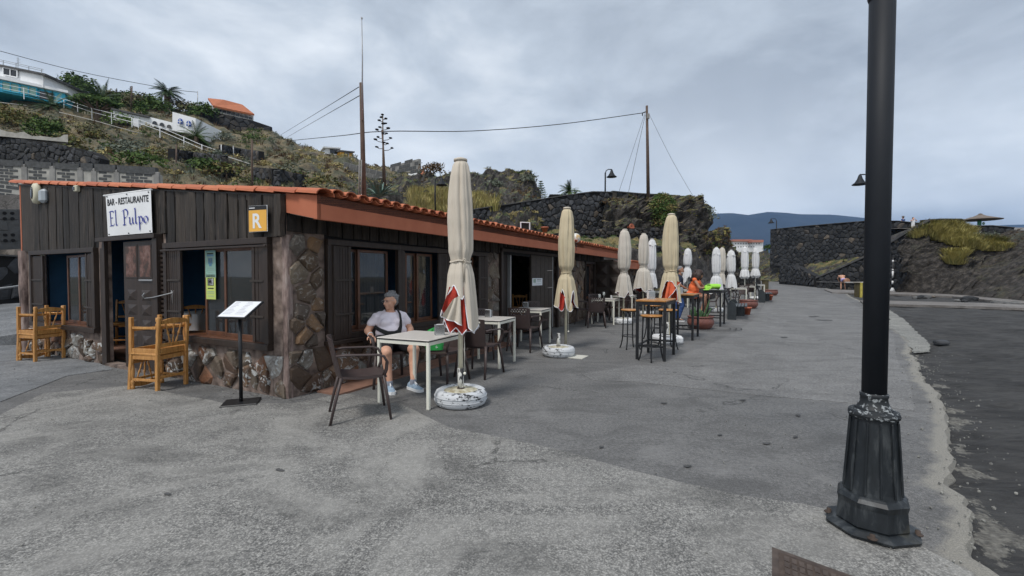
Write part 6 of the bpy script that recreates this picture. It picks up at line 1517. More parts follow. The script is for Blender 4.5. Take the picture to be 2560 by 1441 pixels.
# calligraphic "El Pulpo" drawn with a broad nib
def nib(strokes, spf, u0, v0, su, sv, par, mat, w=.085, ang=35):
    m = MB(); a = R(ang); nx, ny = math.cos(a)*w/2, math.sin(a)*w/2; z = .004
    for st in strokes:
        pts = []
        for i in range(len(st)-1):
            p0 = st[max(i-1, 0)]; p1 = st[i]; p2 = st[i+1]; p3 = st[min(i+2, len(st)-1)]
            for k in range(6):
                f = k/6; pts.append(tuple(.5*((2*p1[c])+(-p0[c]+p2[c])*f+(2*p0[c]-5*p1[c]+4*p2[c]-p3[c])*f*f+(-p0[c]+3*p1[c]-3*p2[c]+p3[c])*f**3) for c in (0, 1)))
        pts.append(st[-1])
        for p, q_ in zip(pts, pts[1:]):
            quad = [(p[0]-nx, p[1]-ny), (p[0]+nx, p[1]+ny), (q_[0]+nx, q_[1]+ny), (q_[0]-nx, q_[1]-ny)]
            t_ = .03
            dx, dy = q_[0]-p[0], q_[1]-p[1]; L0 = math.hypot(dx, dy) or 1; ox, oy = -dy/L0*t_/2, dx/L0*t_/2
            for qd in (quad, [(p[0]-ox, p[1]-oy), (p[0]+ox, p[1]+oy), (q_[0]+ox, q_[1]+oy), (q_[0]-ox, q_[1]-oy)]):
                m.add([spf(u0+x*su, v0+y*sv, z) for x, y in qd], [(0, 1, 2, 3)]); z += .000012
    m.build('lettering', MT[mat], par)
E = [[(.12, .02), (.12, .5), (.10, .98)], [(-.02, .96), (.2, 1.0), (.42, .98), (.46, .9)], [(.12, .54), (.30, .55), (.38, .56)], [(.0, .0), (.2, .03), (.42, .04), (.5, .14)]]
l_ = [[(.0, .98), (.08, 1.02), (.09, .5), (.08, .1), (.16, .02), (.24, .08)]]
Pp = [[(.12, .0), (.14, .5), (.12, .98)], [(-.02, .02), (.12, .0), (.28, .03)], [(-.06, .9), (.12, 1.0), (.36, 1.02), (.52, .85), (.48, .6), (.3, .48), (.14, .5)]]
u_ = [[(-.04, .42), (.06, .46), (.05, .12), (.12, .02), (.24, .04), (.34, .14)], [(.34, .46), (.34, .12), (.44, .04)]]
p_ = [[(-.04, .40), (.06, .46), (.06, 0), (.05, -.38), (.0, -.42)], [(.06, .36), (.2, .48), (.34, .36), (.34, .14), (.2, .02), (.08, .08)]]
o_ = [[(.2, .46), (.04, .36), (.03, .14), (.16, .02), (.32, .12), (.34, .34), (.2, .46)]]
def word(items, y):
    out = []
    for gl, x in items: out += [[(px_+x, py_+y) for px_, py_ in s] for s in gl]
    return out
nib(word([(E, 0), (l_, .62), (Pp, 1.45), (u_, 2.08), (l_, 2.62), (p_, 2.98), (o_, 3.46)], 0), sp, .075, .235, .225, .36, sg, 'blue_text', w=.10)
rs = empty('rating_sign', (0, 0, 0), 0, 'small orange sign with a white R near the corner', 'sign'); rs.matrix_world = BW
tl2, tr2, br2, bl2 = [fac(*q, .10) for q in ((622, 516), (666, 513.5), (667, 577.5), (623, 580))]
def sp2(u, v, o=0): return Vector((-.10-o, lerp(lerp(bl2[0], br2[0], u), lerp(tl2[0], tr2[0], u), v), lerp(lerp(bl2[1], br2[1], u), lerp(tl2[1], tr2[1], u), v)))
def quad2(u0, v0, u1, v1, o, mt, nm): MB().prism([sp2(u0, v0, o), sp2(u1, v0, o), sp2(u1, v1, o), sp2(u0, v1, o)], (-.002, 0, 0)).build(nm, MT[mt], rs, fixn=True)
quad2(-.02, -.02, 1.02, 1.01, -.008, 'white_paint', 'back_plate'); quad2(0, 0, 1, .83, 0, 'orange_sign', 'panel'); quad2(0, .84, 1, 1, 0, 'black_text', 'header'); quad2(.04, .90, .36, .93, .003, 'white_paint', 'header_print')
letters('G-', .25, .75, .0, 1.0, 'white_paint', gb, lambda u, v, o=0: Vector((.0+.06*u, -.088, .03+.03*v)), True)
letters('R', .23, .74, .12, .70, 'white_paint', rs, sp2, True)
# alarm and lamp boxes at the left end, small junction box
al = empty('wall_lamp', (0, 0, 0), 0, 'oval cream outdoor lamp with dark centre at the upper left of the front', 'lamp'); al.matrix_world = BW
y0, z0 = fac(87, 484, .1); 
m = MB(); m.lathe([(0, .07), (.10, .068), (.15, .05), (.165, 0), (.16, -.03)], 28, c=(0, 0, 0), M=Matrix.Rotation(R(-90), 3, 'Y')@Matrix.Diagonal((1, 1, 1))); o = m.build('bezel', simple('aged_cream', (.56, .53, .40), .5, .05), al); o.location = (-.07, y0, z0); o.scale = (1, .75, 1.15)
m = MB(); m.lathe([(0, .08), (.06, .078), (.085, .068)], 24, M=Matrix.Rotation(R(-90), 3, 'Y')); o = m.build('lens', MT['window_dark'], al); o.location = (-.072, y0, z0); o.scale = (1, .6, 1.3)
a2 = empty('alarm_box', (0, 0, 0), 0, 'grey rounded alarm box beside the oval lamp', 'alarm'); a2.matrix_world = BW
y0, z0 = fac(105, 490, .1); MB().box((-.08, y0, z0), (.10, .20, .24), bev=.04).build('cover', simple('pale_grey_plastic', (.36, .40, .43), .5, .05), a2)
a3 = empty('junction_box', (0, 0, 0), 0, 'tiny cream junction box under the roof edge', 'box'); a3.matrix_world = BW
y0, z0 = fac(184, 471, .1); MB().box((-.06, y0, z0), (.06, .11, .10), bev=.01).build('case', MT['aged_cream'], a3); MB().box((-.095, y0+.02, z0), (.012, .05, .05), bev=.003).build('cover', MT['window_dark'], a3)
# ------------------------------------------------------------------ plants
def proj(p):
    q = Vector(p)-Vector((0, 0, H)); f = q.y*cp-q.z*sp_; u = q.y*sp_+q.z*cp
    return CX+F*q.x/f, CY-F*u/f
SG = {}
def on_surf(name, px, py, n=90):
    if name not in SG: SG[name] = [(proj(p), p) for p in (SURF[name](i/n, j/n) for i in range(n+1) for j in range(n+1))]
    return min(SG[name], key=lambda q: (q[0][0]-px)**2+(q[0][1]-py)**2)[1].copy()
def blades(m, p, r, h, n, rnd, w=.02, lean=.5, mi=0):
    for _ in range(n):
        a = rnd.uniform(0, 6.283); q = rnd.random()**.5*r*.55; b = Vector(p)+Vector((q*math.cos(a), q*math.sin(a), -.03)); l = lean*rnd.uniform(.2, 1.2); hh = h*rnd.uniform(.5, 1.1)
        t = b+Vector((l*hh*math.cos(a), l*hh*math.sin(a), hh)); mid = b.lerp(t, .55)+Vector((0, 0, hh*.12)); s = Vector((-math.sin(a), math.cos(a), 0))*w*rnd.uniform(.6, 1.3)
        m.add([b-s, b+s, mid+s*.8, t, mid-s*.8], [(0, 1, 2, 4), (4, 2, 3)], mi)
def leaves(m, c, rx, ry, rz, n, rnd, sz=.08, mi=0, hollow=.35):
    for _ in range(n):
        d = Vector((rnd.gauss(0, 1), rnd.gauss(0, 1), rnd.gauss(0, 1))).normalized(); k_ = rnd.uniform(hollow, 1.0)*(1+.22*noise.noise(d*2.3+Vector(c)))
        p = Vector(c)+Vector((d.x*rx, d.y*ry, abs(d.z)*rz if rz else 0))*k_
        u = Vector((rnd.gauss(0, 1), rnd.gauss(0, 1), rnd.gauss(0, .6))).normalized(); v = u.cross(d+Vector((0, 0, .3))).normalized(); s = sz*rnd.uniform(.5, 1.4)
        m.add([p-u*s, p+v*s*.55, p+u*s, p-v*s*.55], [(0, 1, 2, 3)], mi)
def scatter(name, mats, count, zone, fn, seed, zr=(0, 1), ur=(0, 1)):
    rnd = random.Random(seed); S = SURF[name]; ms_ = [MB() for _ in mats]; k_ = 0; tries = 0
    while k_ < count and tries < count*30:
        tries += 1; p = S(rnd.uniform(*ur), rnd.uniform(*zr)); a, b = proj(p); z = zone(a, b)
        if z is None: continue
        fn(ms_[z], p, rnd); k_ += 1
    return ms_
def nrm_zone(w):       # weights by soft noise so that kinds gather in patches
    def f(a, b):
        v = nz(a*.012, b*.02, 3)+.35*nz(a*.05, b*.07, 8); return min(len(w)-1, max(0, int((v+.62)/1.24*len(w))))
    return f
def cover(m, p, r, sc=1): 
    k_ = r.random()
    if k_ < .45: leaves(m, p, .55*sc*r.uniform(.5, 1.3), .5*sc, .38*sc*r.uniform(.5, 1.2), 26, r, .11*sc)
    else: blades(m, p, .35*sc, .42*sc*r.uniform(.5, 1.3), 14, r, .03*sc, .6)
ALL = ['scrub', 'green_leaf', 'scrub', 'dry_grass', 'brown_leaf', 'scrub', 'grey_leaf', 'scrub', 'brown_leaf']
def lay(name, surf, mats, count, zone, fn, seed, **k):
    for mm, mb in zip(mats, scatter(surf, mats, count, zone, fn, seed, **k)):
        if mb.v: mb.build(name, MT[mm], kind='stuff')
lay('hill_scrub', 'hillside', ALL, 5200, nrm_zone(ALL), lambda m, p, r: cover(m, p, r, .45+p.y*.009), 5, zr=(.22, 1))
lay('knoll_scrub', 'rocky_knoll', ['scrub_near', 'brown_leaf', 'grey_leaf', 'dry_grass', 'scrub_near', 'green_leaf'], 1500, nrm_zone(range(6)), lambda m, p, r: cover(m, p, r, .42), 6, zr=(.2, 1))
lay('knoll_grass', 'rocky_knoll', ['dry_grass', 'yellow_grass'], 260, lambda a, b: (0 if nz(a*.1, b*.1) > 0 else 1) if (1030 < a < 1125 and 488 < b < 545) or (1150 < a < 1240 and 500 < b < 530) else None, lambda m, p, r: blades(m, p, .45, .7, 36, r, .018, .5), 7)
lay('garden_grass', 'garden_slope', ['scrub_near', 'dry_grass', 'green_leaf', 'brown_leaf'], 900, nrm_zone(range(4)), lambda m, p, r: cover(m, p, r, .26), 8, zr=(.3, 1))
lay('outcrop_scrub', 'lava_outcrop', ['brown_leaf', 'scrub_near'], 260, lambda a, b: (0 if nz(a*.1, b*.1) > 0 else 1) if b < 512 or nz(a*.02, b*.03, 4) > .25 else None, lambda m, p, r: cover(m, p, r, .30), 9)
lay('hanging_green', 'lava_outcrop', ['green_leaf', 'scrub_near'], 170, lambda a, b: (0 if nz(a*.1, b*.1) > -.1 else 1) if (a-1655)**2/22**2+(b-532)**2/38**2 < 1 else None, lambda m, p, r: leaves(m, p-Vector((0, .1, 0)), .4, .3, .35, 50, r, .055), 10)
lay('bluff_scrub', 'lava_bluff', ['scrub_near', 'yellow_grass', 'brown_leaf', 'green_leaf'], 620, lambda a, b: min(3, max(0, int((nz(a*.04, b*.05, 2)+.5)*4))) if b < 655-.55*max(0, a-1760) and nz(a*.03, b*.04, 9) > -.25 else None, lambda m, p, r: cover(m, p-Vector((0, .1, 0)), r, .36), 11, zr=(.3, 1))
lay('bluff_creeper', 'lava_bluff', ['green_leaf', 'scrub_near'], 240, lambda a, b: (0 if nz(a*.1, b*.1) > 0 else 1) if a < 1705 and 600 < b < 720 else None, lambda m, p, r: leaves(m, p-Vector((0, .15, 0)), .4, .3, .35, 40, r, .06), 12)
lay('slope_scrub', 'far_slope', ['scrub_near', 'dry_grass', 'green_leaf', 'brown_leaf'], 900, lambda a, b: min(3, max(0, int((nz(a*.03, b*.05, 2)+.5)*4))) if nz(a*.02, b*.05, 9) > .02 or a < 1925 else None, lambda m, p, r: cover(m, p, r, .42), 13, zr=(.2, 1))
def yz(a, b):
    c = interp([(2262, 602), (2300, 585), (2340, 598), (2400, 615), (2450, 622), (2510, 625)], a); t = interp([(2262, 596), (2300, 570), (2330, 552), (2420, 556), (2430, 590), (2500, 600), (2512, 615)], a)
    if 2275 < a < 2512 and max(t+4, 562) < b < c+4+8*nz(a*.1, 3): return 0 if b > t+14 or nz(a*.05, b*.08) > .1 else 1
    if 2365 < a < 2410 and 625 < b < 662 and nz(a*.08, b*.08, 5) > .12: return 0
    return None
lay('yellow_tussocks', 'cliff', ['yellow_grass', 'scrub_near'], 1500, yz, lambda m, p, r: blades(m, p-Vector((0, .12, 0)), .5, .45, 26, r, .014, 1.0), 14)
lay('cliff_scrub', 'cliff', ['brown_leaf', 'grey_leaf'], 240, lambda a, b: (0 if nz(a*.05, b*.1) > -.15 else 1) if b < 625 and a > 2415 else None, lambda m, p, r: cover(m, p, r, .3), 15)
# shrubs that stand out singly
def shrub(px, py, surf, rx, rz, mat, label, n=420, group=None, sz=.09, d=None, sk=False):
    p = P(px, py, d) if d else on_surf(surf, px, py); r = empty('shrub', p, 0, label, 'shrub', group); rnd = random.Random(int(px*7+py))
    m = MB(); leaves(m, (0, 0, 0), rx, rx*.8, rz, n, rnd, sz, 0, .5)
    for _ in range(5): c = (rnd.uniform(-.5, .5)*rx, rnd.uniform(-.4, .4)*rx, rz*rnd.uniform(.2, .6)); leaves(m, c, rx*.55, rx*.5, rz*.55, n//6, rnd, sz, 0, .5)
    m.build('foliage', MT[mat], r); MB().tube([(0, 0, -.3), (.03, 0, rz*.25)], [.06, .03], 6).build('stem', MT['trunk'], r); return r
shrub(107, 343, 'hillside', 1.7, 1.7, 'green_leaf', 'dense round dark green bush behind the ruined white parapet', 900, sz=.12)
shrub(25, 318, 'hillside', 2.6, 2.0, 'scrub_near', 'large brown green bush at the left edge of the hillside', 900, sz=.13)
shrub(212, 240, 'hillside', 3.2, 3.4, 'green_leaf', 'rounded green tree like bush right of the turquoise house', 900, sz=.22)
shrub(180, 250, 'hillside', 1.6, 1.7, 'brown_leaf', 'dark red bush beside the turquoise house', 400, sz=.16)
shrub(297, 318, 'hillside', 2.3, 1.7, 'bright_leaf', 'bright green bush below the white stair railing', 500, sz=.14)
shrub(432, 336, 'hillside', 2.6, .9, 'grey_leaf', 'white flowering hedge below the arched white wall', 700, sz=.14)
shrub(350, 285, 'hillside', 1.2, 2.2, 'green_leaf', 'upright dark bush against the long white house', 300, sz=.15)
for i, (px, py) in enumerate(((283, 255), (300, 268), (318, 262), (345, 266), (372, 266), (395, 272), (462, 275), (500, 288))):
    shrub(px, py+6, 'hillside', 2.6, 2.2, 'green_leaf' if i % 3 else 'scrub', ('first', 'second', 'third', 'fourth', 'fifth', 'sixth', 'seventh', 'eighth')[i]+' dark bush of the skyline row, counted from the left palm', 420, group='skyline bushes', sz=.22)
HS = ['just below the corner of the tall dark skyline wall', 'below the middle of the skyline wall', 'at the right end beneath the skyline wall', 'between the white path edge and the dragon tree', 'above the thin white path edge', 'below the middle of the thin path edge', 'under the path edge at mid slope', 'above the block wall at its right half', 'beside the thin dark pole above the facade', 'right of the thin dark pole', 'midway between the two brown poles', 'left of the brown pole behind the roof', 'at the foot of the brown pole behind the roof', 'right above the block wall centre', 'over the right end of the block wall', 'above the end of the dark lava wall', 'just right of the dark lava wall', 'on the slope where the pale pipe ends', 'on the lower ridge left of the wooden pole', 'nearest the wooden pole on the lower ridge', 'under the foot of the white stair railing', 'right of the stair railing foot']
for i, (px, py) in enumerate(((600, 340), (560, 352), (640, 350), (250, 350), (220, 335), (330, 372), (270, 385), (380, 395), (420, 410), (470, 425), (520, 430), (560, 445), (600, 440), (300, 400), (350, 420), (180, 372), (200, 400), (700, 440), (750, 455), (800, 470), (480, 390), (540, 400))):
    shrub(px, py, 'hillside', 1.3+.4*(i % 3), .9, ('scrub', 'grey_leaf', 'green_leaf', 'scrub_near')[i % 4], ('grey green', 'silvery', 'dark green', 'olive')[i % 4]+' low shrub '+HS[i], 260, group='low hillside shrubs', sz=.12)
for px, py, mt, lab in ((2085, 602, 'bright_leaf', 'bright green succulent bush under the right hand wall'), (2031, 628, 'bright_leaf', 'round bright green bush on the dark slope left of the loose stones'), (2052, 602, 'green_leaf', 'small pale bush between the two bright green ones'), (2064, 634, 'grey_leaf', 'grey blue succulent beside the bright green bush'), (1915, 603, 'green_leaf', 'green bush at the left end of the long right wall')):
    shrub(px, py, 'far_slope', .65, .75, mt, lab, 260, sz=.09)
shrub(2460, 600, 'cliff', 1.0, .6, 'grey_leaf', 'pale grey bush among the yellow grass under the straw parasol', 360, sz=.05)
shrub(1775, 548, 'lava_outcrop', .5, .7, 'grey_leaf', 'grey green bush hanging at the tip of the lava outcrop', 240, sz=.05)
shrub(1240, 470, 'rocky_knoll', .8, .5, 'grey_leaf', 'pale grey green bush on the front of the rocky knoll', 260, sz=.07)
shrub(1085, 425, 'rocky_knoll', 1.3, .8, 'brown_leaf', 'brown bush on the crest left of the nearest umbrella top', 400, sz=.09)
shrub(1320, 455, 'rocky_knoll', .9, .7, 'grey_leaf', 'grey bush at the right shoulder of the rocky knoll', 260, sz=.08)
def palm(p, h, rad, n, label, mat='palm_leaf', droop=1.0, lean=(0, 0), wind=0, tr=.25):
    r = empty('palm_tree', p, 0, label, 'palm tree'); rnd = random.Random(int(p.x*13+h*7)); top = Vector((lean[0], lean[1], h))
    MB().tube([(0, 0, -1), (lean[0]*.3, lean[1]*.3, h*.5), top], [tr*1.2, tr, tr*.9], 10).build('trunk', MT['trunk'], r); m = MB()
    for i in range(n):
        a = rnd.uniform(0, 6.283); e = rnd.uniform(-.25, 1.25); L0 = rad*rnd.uniform(.8, 1.1); pts = []; pos = Vector(top); di = Vector((math.cos(a)*math.cos(e)+wind, math.sin(a)*math.cos(e), math.sin(e))).normalized(); K = 9
        for k_ in range(K+1):
            pts.append(pos.copy()); di = (di+Vector((wind*.06, 0, -.13*droop))).normalized(); pos = pos+di*L0/K
        for k_ in range(K):
            b, c = pts[k_], pts[k_+1]; t = (c-b).normalized(); s = t.cross(Vector((0, 0, 1))); s = s.normalized() if s.length > .01 else Vector((1, 0, 0))
            wd = L0*.17*math.sin(math.pi*(.15+.85*(k_+.5)/K))**.7
            for sd in (-1, 1):
                for q in (.15, .5, .85):
                    o = b.lerp(c, q); e_ = o+(s*sd*wd+t*wd*.8)+Vector((0, 0, -wd*.45)); m.add([o-t*L0*.012, o+t*L0*.02, e_], [(0, 1, 2)])
    m.build('crown', MT[mat], r); return r
palm(on_surf('hillside', 426, 262), 2.2, 2.5, 60, 'date palm with a full round crown on the skyline', tr=.45)
palm(on_surf('hillside', 266, 284), 1.9, 2.9, 55, 'windswept palm leaning left beside the white fence', lean=(-.5, 0), wind=-.35)
palm(on_surf('hillside', 488, 356), .6, 2.2, 34, 'small young palm below the arched white building', 'green_leaf')
palm(on_surf('hillside', 125, 278), .4, 2.4, 34, 'dark low palm under the turquoise house', droop=.7)
palm(P(1424, 492, 40), .5, 1.2, 34, 'small palm behind the top of the curved wall', 'green_leaf', tr=.12); palm(P(1438, 494, 41), .3, .8, 24, 'smaller palm just right of the small palm behind the wall', 'green_leaf', tr=.1)
# dragon tree with a flat umbrella crown
p = on_surf('hillside', 235, 300); r_ = empty('dragon_tree', p, 0, 'dragon tree with a flat dense umbrella crown below the fence', 'tree'); m = MB(); m.tube([(0, 0, -.5), (0, 0, 1.2)], [.35, .3], 10)
for k_ in range(7): a = k_*.9; m.tube([(0, 0, 1.1), (1.0*math.cos(a), 1.0*math.sin(a), 1.8), (1.7*math.cos(a), 1.7*math.sin(a), 2.3)], [.18, .12, .08], 6)
m.build('trunk', MT['trunk'], r_); m = MB(); rnd = random.Random(3); leaves(m, (0, 0, 2.1), 2.6, 2.4, .9, 900, rnd, .22, 0, .6); m.build('crown', MT['green_leaf'], r_)
p = P(1352, 500, 42); r_ = empty('pine_tree', p, 0, 'small layered conifer right of the rocky knoll', 'tree'); MB().tube([(0, 0, -1), (0, 0, 1.7)], [.08, .02], 6).build('trunk', MT['trunk'], r_); m = MB(); rnd = random.Random(9)
for i in range(8):
    z = .2+i*.2; q = .75*(1-i/9)
    for k_ in range(7): a = k_*.9+i; m.tube([(0, 0, z), (q*math.cos(a), q*math.sin(a), z+.12)], [.03, .01], 4); leaves(m, (q*.6*math.cos(a), q*.6*math.sin(a), z+.05), q*.45, q*.4, .06, 12, rnd, .05)
m.build('crown', MT['green_leaf'], r_)
def agave(p, r0, n, label, mat='agave_leaf', name='agave', up=.8):
    r = empty(name, p, 0, label, 'plant'); rnd = random.Random(int(p.x*31))
    for i in range(n):
        a = i*2.4; e = rnd.uniform(.25, 1.25)*up; L0 = r0*rnd.uniform(.7, 1.1); m = MB(); rows = []
        for k_ in range(7):
            t = k_/6; w_ = L0*.085*(1-t)**.6*(1 if k_ else .7); q = L0*t*math.cos(e)*(1+.1*t); z = L0*(t*math.sin(e)-.28*t*t*(1.3-e)); c = Vector((q*math.cos(a), q*math.sin(a), z)); s = Vector((-math.sin(a), math.cos(a), 0))
            rows.append([c-s*w_, c+Vector((0, 0, -w_*.5)), c+s*w_, c+Vector((0, 0, w_*.25)), c-s*w_])
        m.grid(rows); m.build('leaf', MT[mat], r)
    return r
agave(P(948, 492, 19.5), 1.15, 30, 'big grey green agave rosette behind the roof by the wooden pole')
agave(on_surf('far_slope', 1992, 650), 1.5, 24, 'wide green agave on the slope beyond the promenade', up=1.0)
agave(on_surf('hillside', 905, 475), 1.3, 20, 'smaller agave beside the wooden pole')
def stalk(p, h, label, rad=.05, k=9, seed=1):
    r = empty('agave_stalk', p, 0, label, 'plant'); rnd = random.Random(seed); MB().tube([(0, 0, -.5), (0, 0, h)], [rad, rad*.5], 6).build('stem', MT['trunk'], r); m = MB(); b_ = MB()
    for i in range(k*2):
        z = h*lerp(.42, 1.0, i/(k*2-1)); a = i*2.5; L0 = h*.13*(1.15-(i/(k*2))**1.5); e = (L0*math.cos(a), L0*math.sin(a)*.6, z+L0*.25); m.tube([(0, 0, z), (e[0]*.6, e[1]*.6, z+.02), e], [rad*.35, rad*.3, rad*.25], 4)
        b_.ico((e[0], e[1], e[2]+.02), h*.022, jit=.25, sub=1, sc=(1.5, 1.5, .8))
    m.build('branches', MT['trunk'], r); b_.build('seed_heads', MT['lava_gap'], r); return r
p = P(958, 440, 22); stalk(p, P(957, 290, 22).z-p.z, 'tall dark agave flower stalk with seed heads against the sky', .05)
for px, py, t, lab, sd in ((207, 235, 193, 'leafless flower stalk left of the windswept palm', 2), (266, 238, 208, 'leafless flower stalk above the windswept palm', 3), (292, 248, 222, 'branching flower stalk right of the windswept palm', 4), (327, 255, 217, 'thin flower stalk beside the leaning utility pole', 5)):
    p = P(px, py, 76); stalk(p, P(px, t, 76).z-p.z, lab, .10, 7, sd)
# ------------------------------------------------------------------ buildings on the hill
def panel(par, name, pts, mat, th=.25, front=None):     # flat wall piece with thickness away from the camera
    pts = [Vector(q) for q in pts]; n = (pts[1]-pts[0]).cross(pts[2]-pts[0]).normalized()
    if n.dot(pts[0]-Vector((0, 0, H))) < 0: n = -n
    return MB().prism(pts, n*th).build(name, MT[mat], par, fixn=True)
def face_pts(l, d0, d1, x0, x1): return [P(a, b, lerp(d0, d1, (a-x0)/(x1-x0))) for a, b in l]
def wall_box(par, name, x0, x1, t0, t1, b0, b1, d0, d1, mat, depth=5):
    a, b, c, d = P(x0, t0, d0), P(x1, t1, d1), P(x1, b1, d1), P(x0, b0, d0); n = Vector((b.y-a.y, -(b.x-a.x), 0)).normalized(); n = -n if n.dot(a-Vector((0, 0, H))) < 0 else n
    return MB().prism([a, b, c, d], n*depth).build(name, MT[mat], par, fixn=True)
def pane(par, x0, x1, t0, t1, b0, b1, d0, d1, X0, X1, mat='window_dark', name='window', frame='white_paint', off=.12):
    D = lambda x: 1/lerp(1/d0, 1/d1, (x-X0)/(X1-X0))-off
    o = panel(par, name, [P(x0, t0, D(x0)), P(x1, t1, D(x1)), P(x1, b1, D(x1)), P(x0, b0, D(x0))], mat, .06); 
    if frame:
        m = MB(); c = [P(x0, t0, D(x0)-.05), P(x1, t1, D(x1)-.05), P(x1, b1, D(x1)-.05), P(x0, b0, D(x0)-.05)]
        for i in range(4): m.beam(c[i], c[(i+1) % 4], .10)
        m.beam(c[0].lerp(c[1], .5), c[3].lerp(c[2], .5), .08); m.build('frame', MT[frame], o)
    return o
h1 = empty('blue_house', P(60, 240, 62), 0, 'white and turquoise house with a roof railing at the upper left', 'house'); h1.location = (0, 0, 0)
D0, D1 = 56, 60
wall_box(h1, 'wall', -80, 163, 178, 231, 214, 262, D0, D1, 'cyan_paint', 7)
wall_box(h1, 'roof', -84, 170, 172, 227, 180, 233, D0-.5, D1-.4, 'white_paint', 8)
wall_box(h1, 'upper_wall', -84, 108, 148, 187, 185, 219, D0+2.2, D1-1.5, 'white_paint', 6)
wall_box(h1, 'upper_roof', -88, 113, 143, 184, 149, 189, D0+1.9, D1-1.8, 'coping', 7)
pane(h1, 8, 43, 169, 176, 187, 194, D0+2.2, D1-1.5, -84, 108); 
for x0, x1 in ((4, 48), (50, 92)):
    pane(h1, x0, x1, interp([(4, 203), (92, 221)], x0), interp([(4, 203), (92, 221)], x1), interp([(4, 225), (92, 242)], x0), interp([(4, 225), (92, 242)], x1), D0, D1, -80, 163, 'notice_green', frame='cyan_paint')  # pale green pane colour stands in for the reflection on the glass
pane(h1, 99, 133, 227, 234, 246, 253, D0, D1, -80, 163, frame=None)
m = MB()
for k_ in (0, 1): m.beam(P(-88, 134-k_*4, D0+2), P(108, 178-k_*4, D1-1.8), .05)
for i in range(7): a = -88+i*32; m.beam(P(a, interp([(-88, 130), (108, 174)], a), lerp(D0+2, D1-1.8, (a+88)/196)), P(a, interp([(-88, 144), (108, 186)], a), lerp(D0+2, D1-1.8, (a+88)/196)), .05)
m.build('roof_railing', MT['pipe_grey'], h1); m = MB(); a = P(45, 172, 66); m.beam(a, P(45, 144, 66), .05)
for k_ in range(4): m.beam(P(41, 148+k_*4, 66), P(51, 149+k_*4, 66), .03)
m.build('aerial', MT['pipe_grey'], h1)
def fence(pts, label, hgt=.8, rails=2, post=2.6, mat='white_paint', th=.03):
    r = empty('white_fence', (0, 0, 0), 0, label, 'fence'); m = MB(); pts = [Vector(p) for p in pts]
    for a, b in zip(pts, pts[1:]):
        n = max(1, int((b-a).length/post))
        for k_ in range(rails): 
            z = Vector((0, 0, hgt*(k_+1)/rails)); MB().beam(a+z, b+z, th*.8, th*1.6).build('rail', MT[mat], r)
        for i in range(n): q = a.lerp(b, i/n); m.beam(q-Vector((0, 0, .4)), q+Vector((0, 0, hgt+.08)), th*2)
    m.build('posts', MT[mat], r, kind='stuff'); return r
dd = lambda px: interp([(0, 55), (160, 58), (330, 54), (430, 51), (540, 48)], px)
fence([P(a, b, dd(a)) for a, b in ((-40, 221), (60, 240), (160, 266), (230, 290), (330, 315), (345, 318))], 'white slatted fence running below the turquoise house to the white building', .9)
fence([P(a, b, dd(a)) for a, b in ((346, 316), (400, 336), (460, 362), (505, 382), (545, 396))], 'white stair railing descending the hillside to the right', .8)
for pts, lab in ((((-20, 262), (70, 272)), 'white path edge at the far left of the slope'), (((152, 286), (235, 310), (330, 335), (410, 355)), 'long thin white path edge crossing the middle of the slope'), (((560, 400), (640, 425), (700, 440), (760, 448)), 'pale pipe running down the lower hillside'), (((1185, 524), (1235, 516), (1290, 508)), 'thin pale pipe along the top of the curved wall')):
    d_ = 24.6 if pts[0][0] > 1100 else None; m = MB(); q = [P(a, b, d_) if d_ else on_surf('hillside', a, b)+Vector((0, -.3, .25)) for a, b in pts]; m.tube(q, .05 if not d_ else .03, 6); tag(m.build('path_edge' if not d_ else 'pipe', MT['mortar_white']), lab, 'path edge' if not d_ else 'pipe')
h2 = empty('white_house', (0, 0, 0), 0, 'long low white house with a stepped gable and blue arched windows', 'house')
wall_box(h2, 'wall', 283, 366, 274, 293, 300, 318, 56, 57, 'white_paint', 4); wall_box(h2, 'roof_edge', 278, 372, 270, 290, 274, 294, 55.7, 56.7, 'pale_block', 5)
wall_box(h2, 'arcade_wall', 366, 432, 291, 307, 314, 328, 57, 57, 'white_paint', 1.0)
wall_box(h2, 'gable', 431, 489, 280, 296, 326, 340, 56.5, 56.5, 'white_paint', 5)
wall_box(h2, 'pier', 332, 345, 297, 299, 315, 318, 54.5, 54.7, 'white_paint', 1)
for cx_, cy_ in ((450, 304), (471, 310)):
    pts = [P(cx_+5.5*math.cos(a), cy_-1-5.5*math.sin(a)*1.2, 56.3) for a in [math.pi*k_/8 for k_ in range(9)]]+[P(cx_-5.5, cy_+5, 56.3), P(cx_+5.5, cy_+6, 56.3)]
    o = panel(h2, 'window', pts, 'blue_frame', .1); m = MB(); m.beam(P(cx_, cy_-6, 56.2), P(cx_, cy_+5, 56.2), .07); m.beam(P(cx_-5, cy_, 56.2), P(cx_+5, cy_+1, 56.2), .07); m.build('glazing_bar', MT['white_paint'], o)
for cx_, cy_ in ((386, 308), (404, 312), (422, 317)):
    pts = [P(cx_+5.5*math.cos(a), cy_-5*math.sin(a), 56.8) for a in [math.pi*k_/8 for k_ in range(9)]]+[P(cx_-5.5, cy_+3, 56.8), P(cx_+5.5, cy_+4, 56.8)]; panel(h2, 'arch', pts, 'window_dark' if cx_ < 410 else 'pale_block', .06)
h3 = empty('orange_roof_house', (0, 0, 0), 0, 'house with a long orange tiled roof on top of the dark wall', 'house')
wall_box(h3, 'wall', 524, 634, 262, 290, 284, 305, 80, 84, 'white_paint', 6)
panel(h3, 'roof', [P(520, 250, 84), P(560, 254, 84.5), P(606, 266, 88), P(636, 290, 83.6), P(534, 269, 79.6)], 'far_orange', .3)
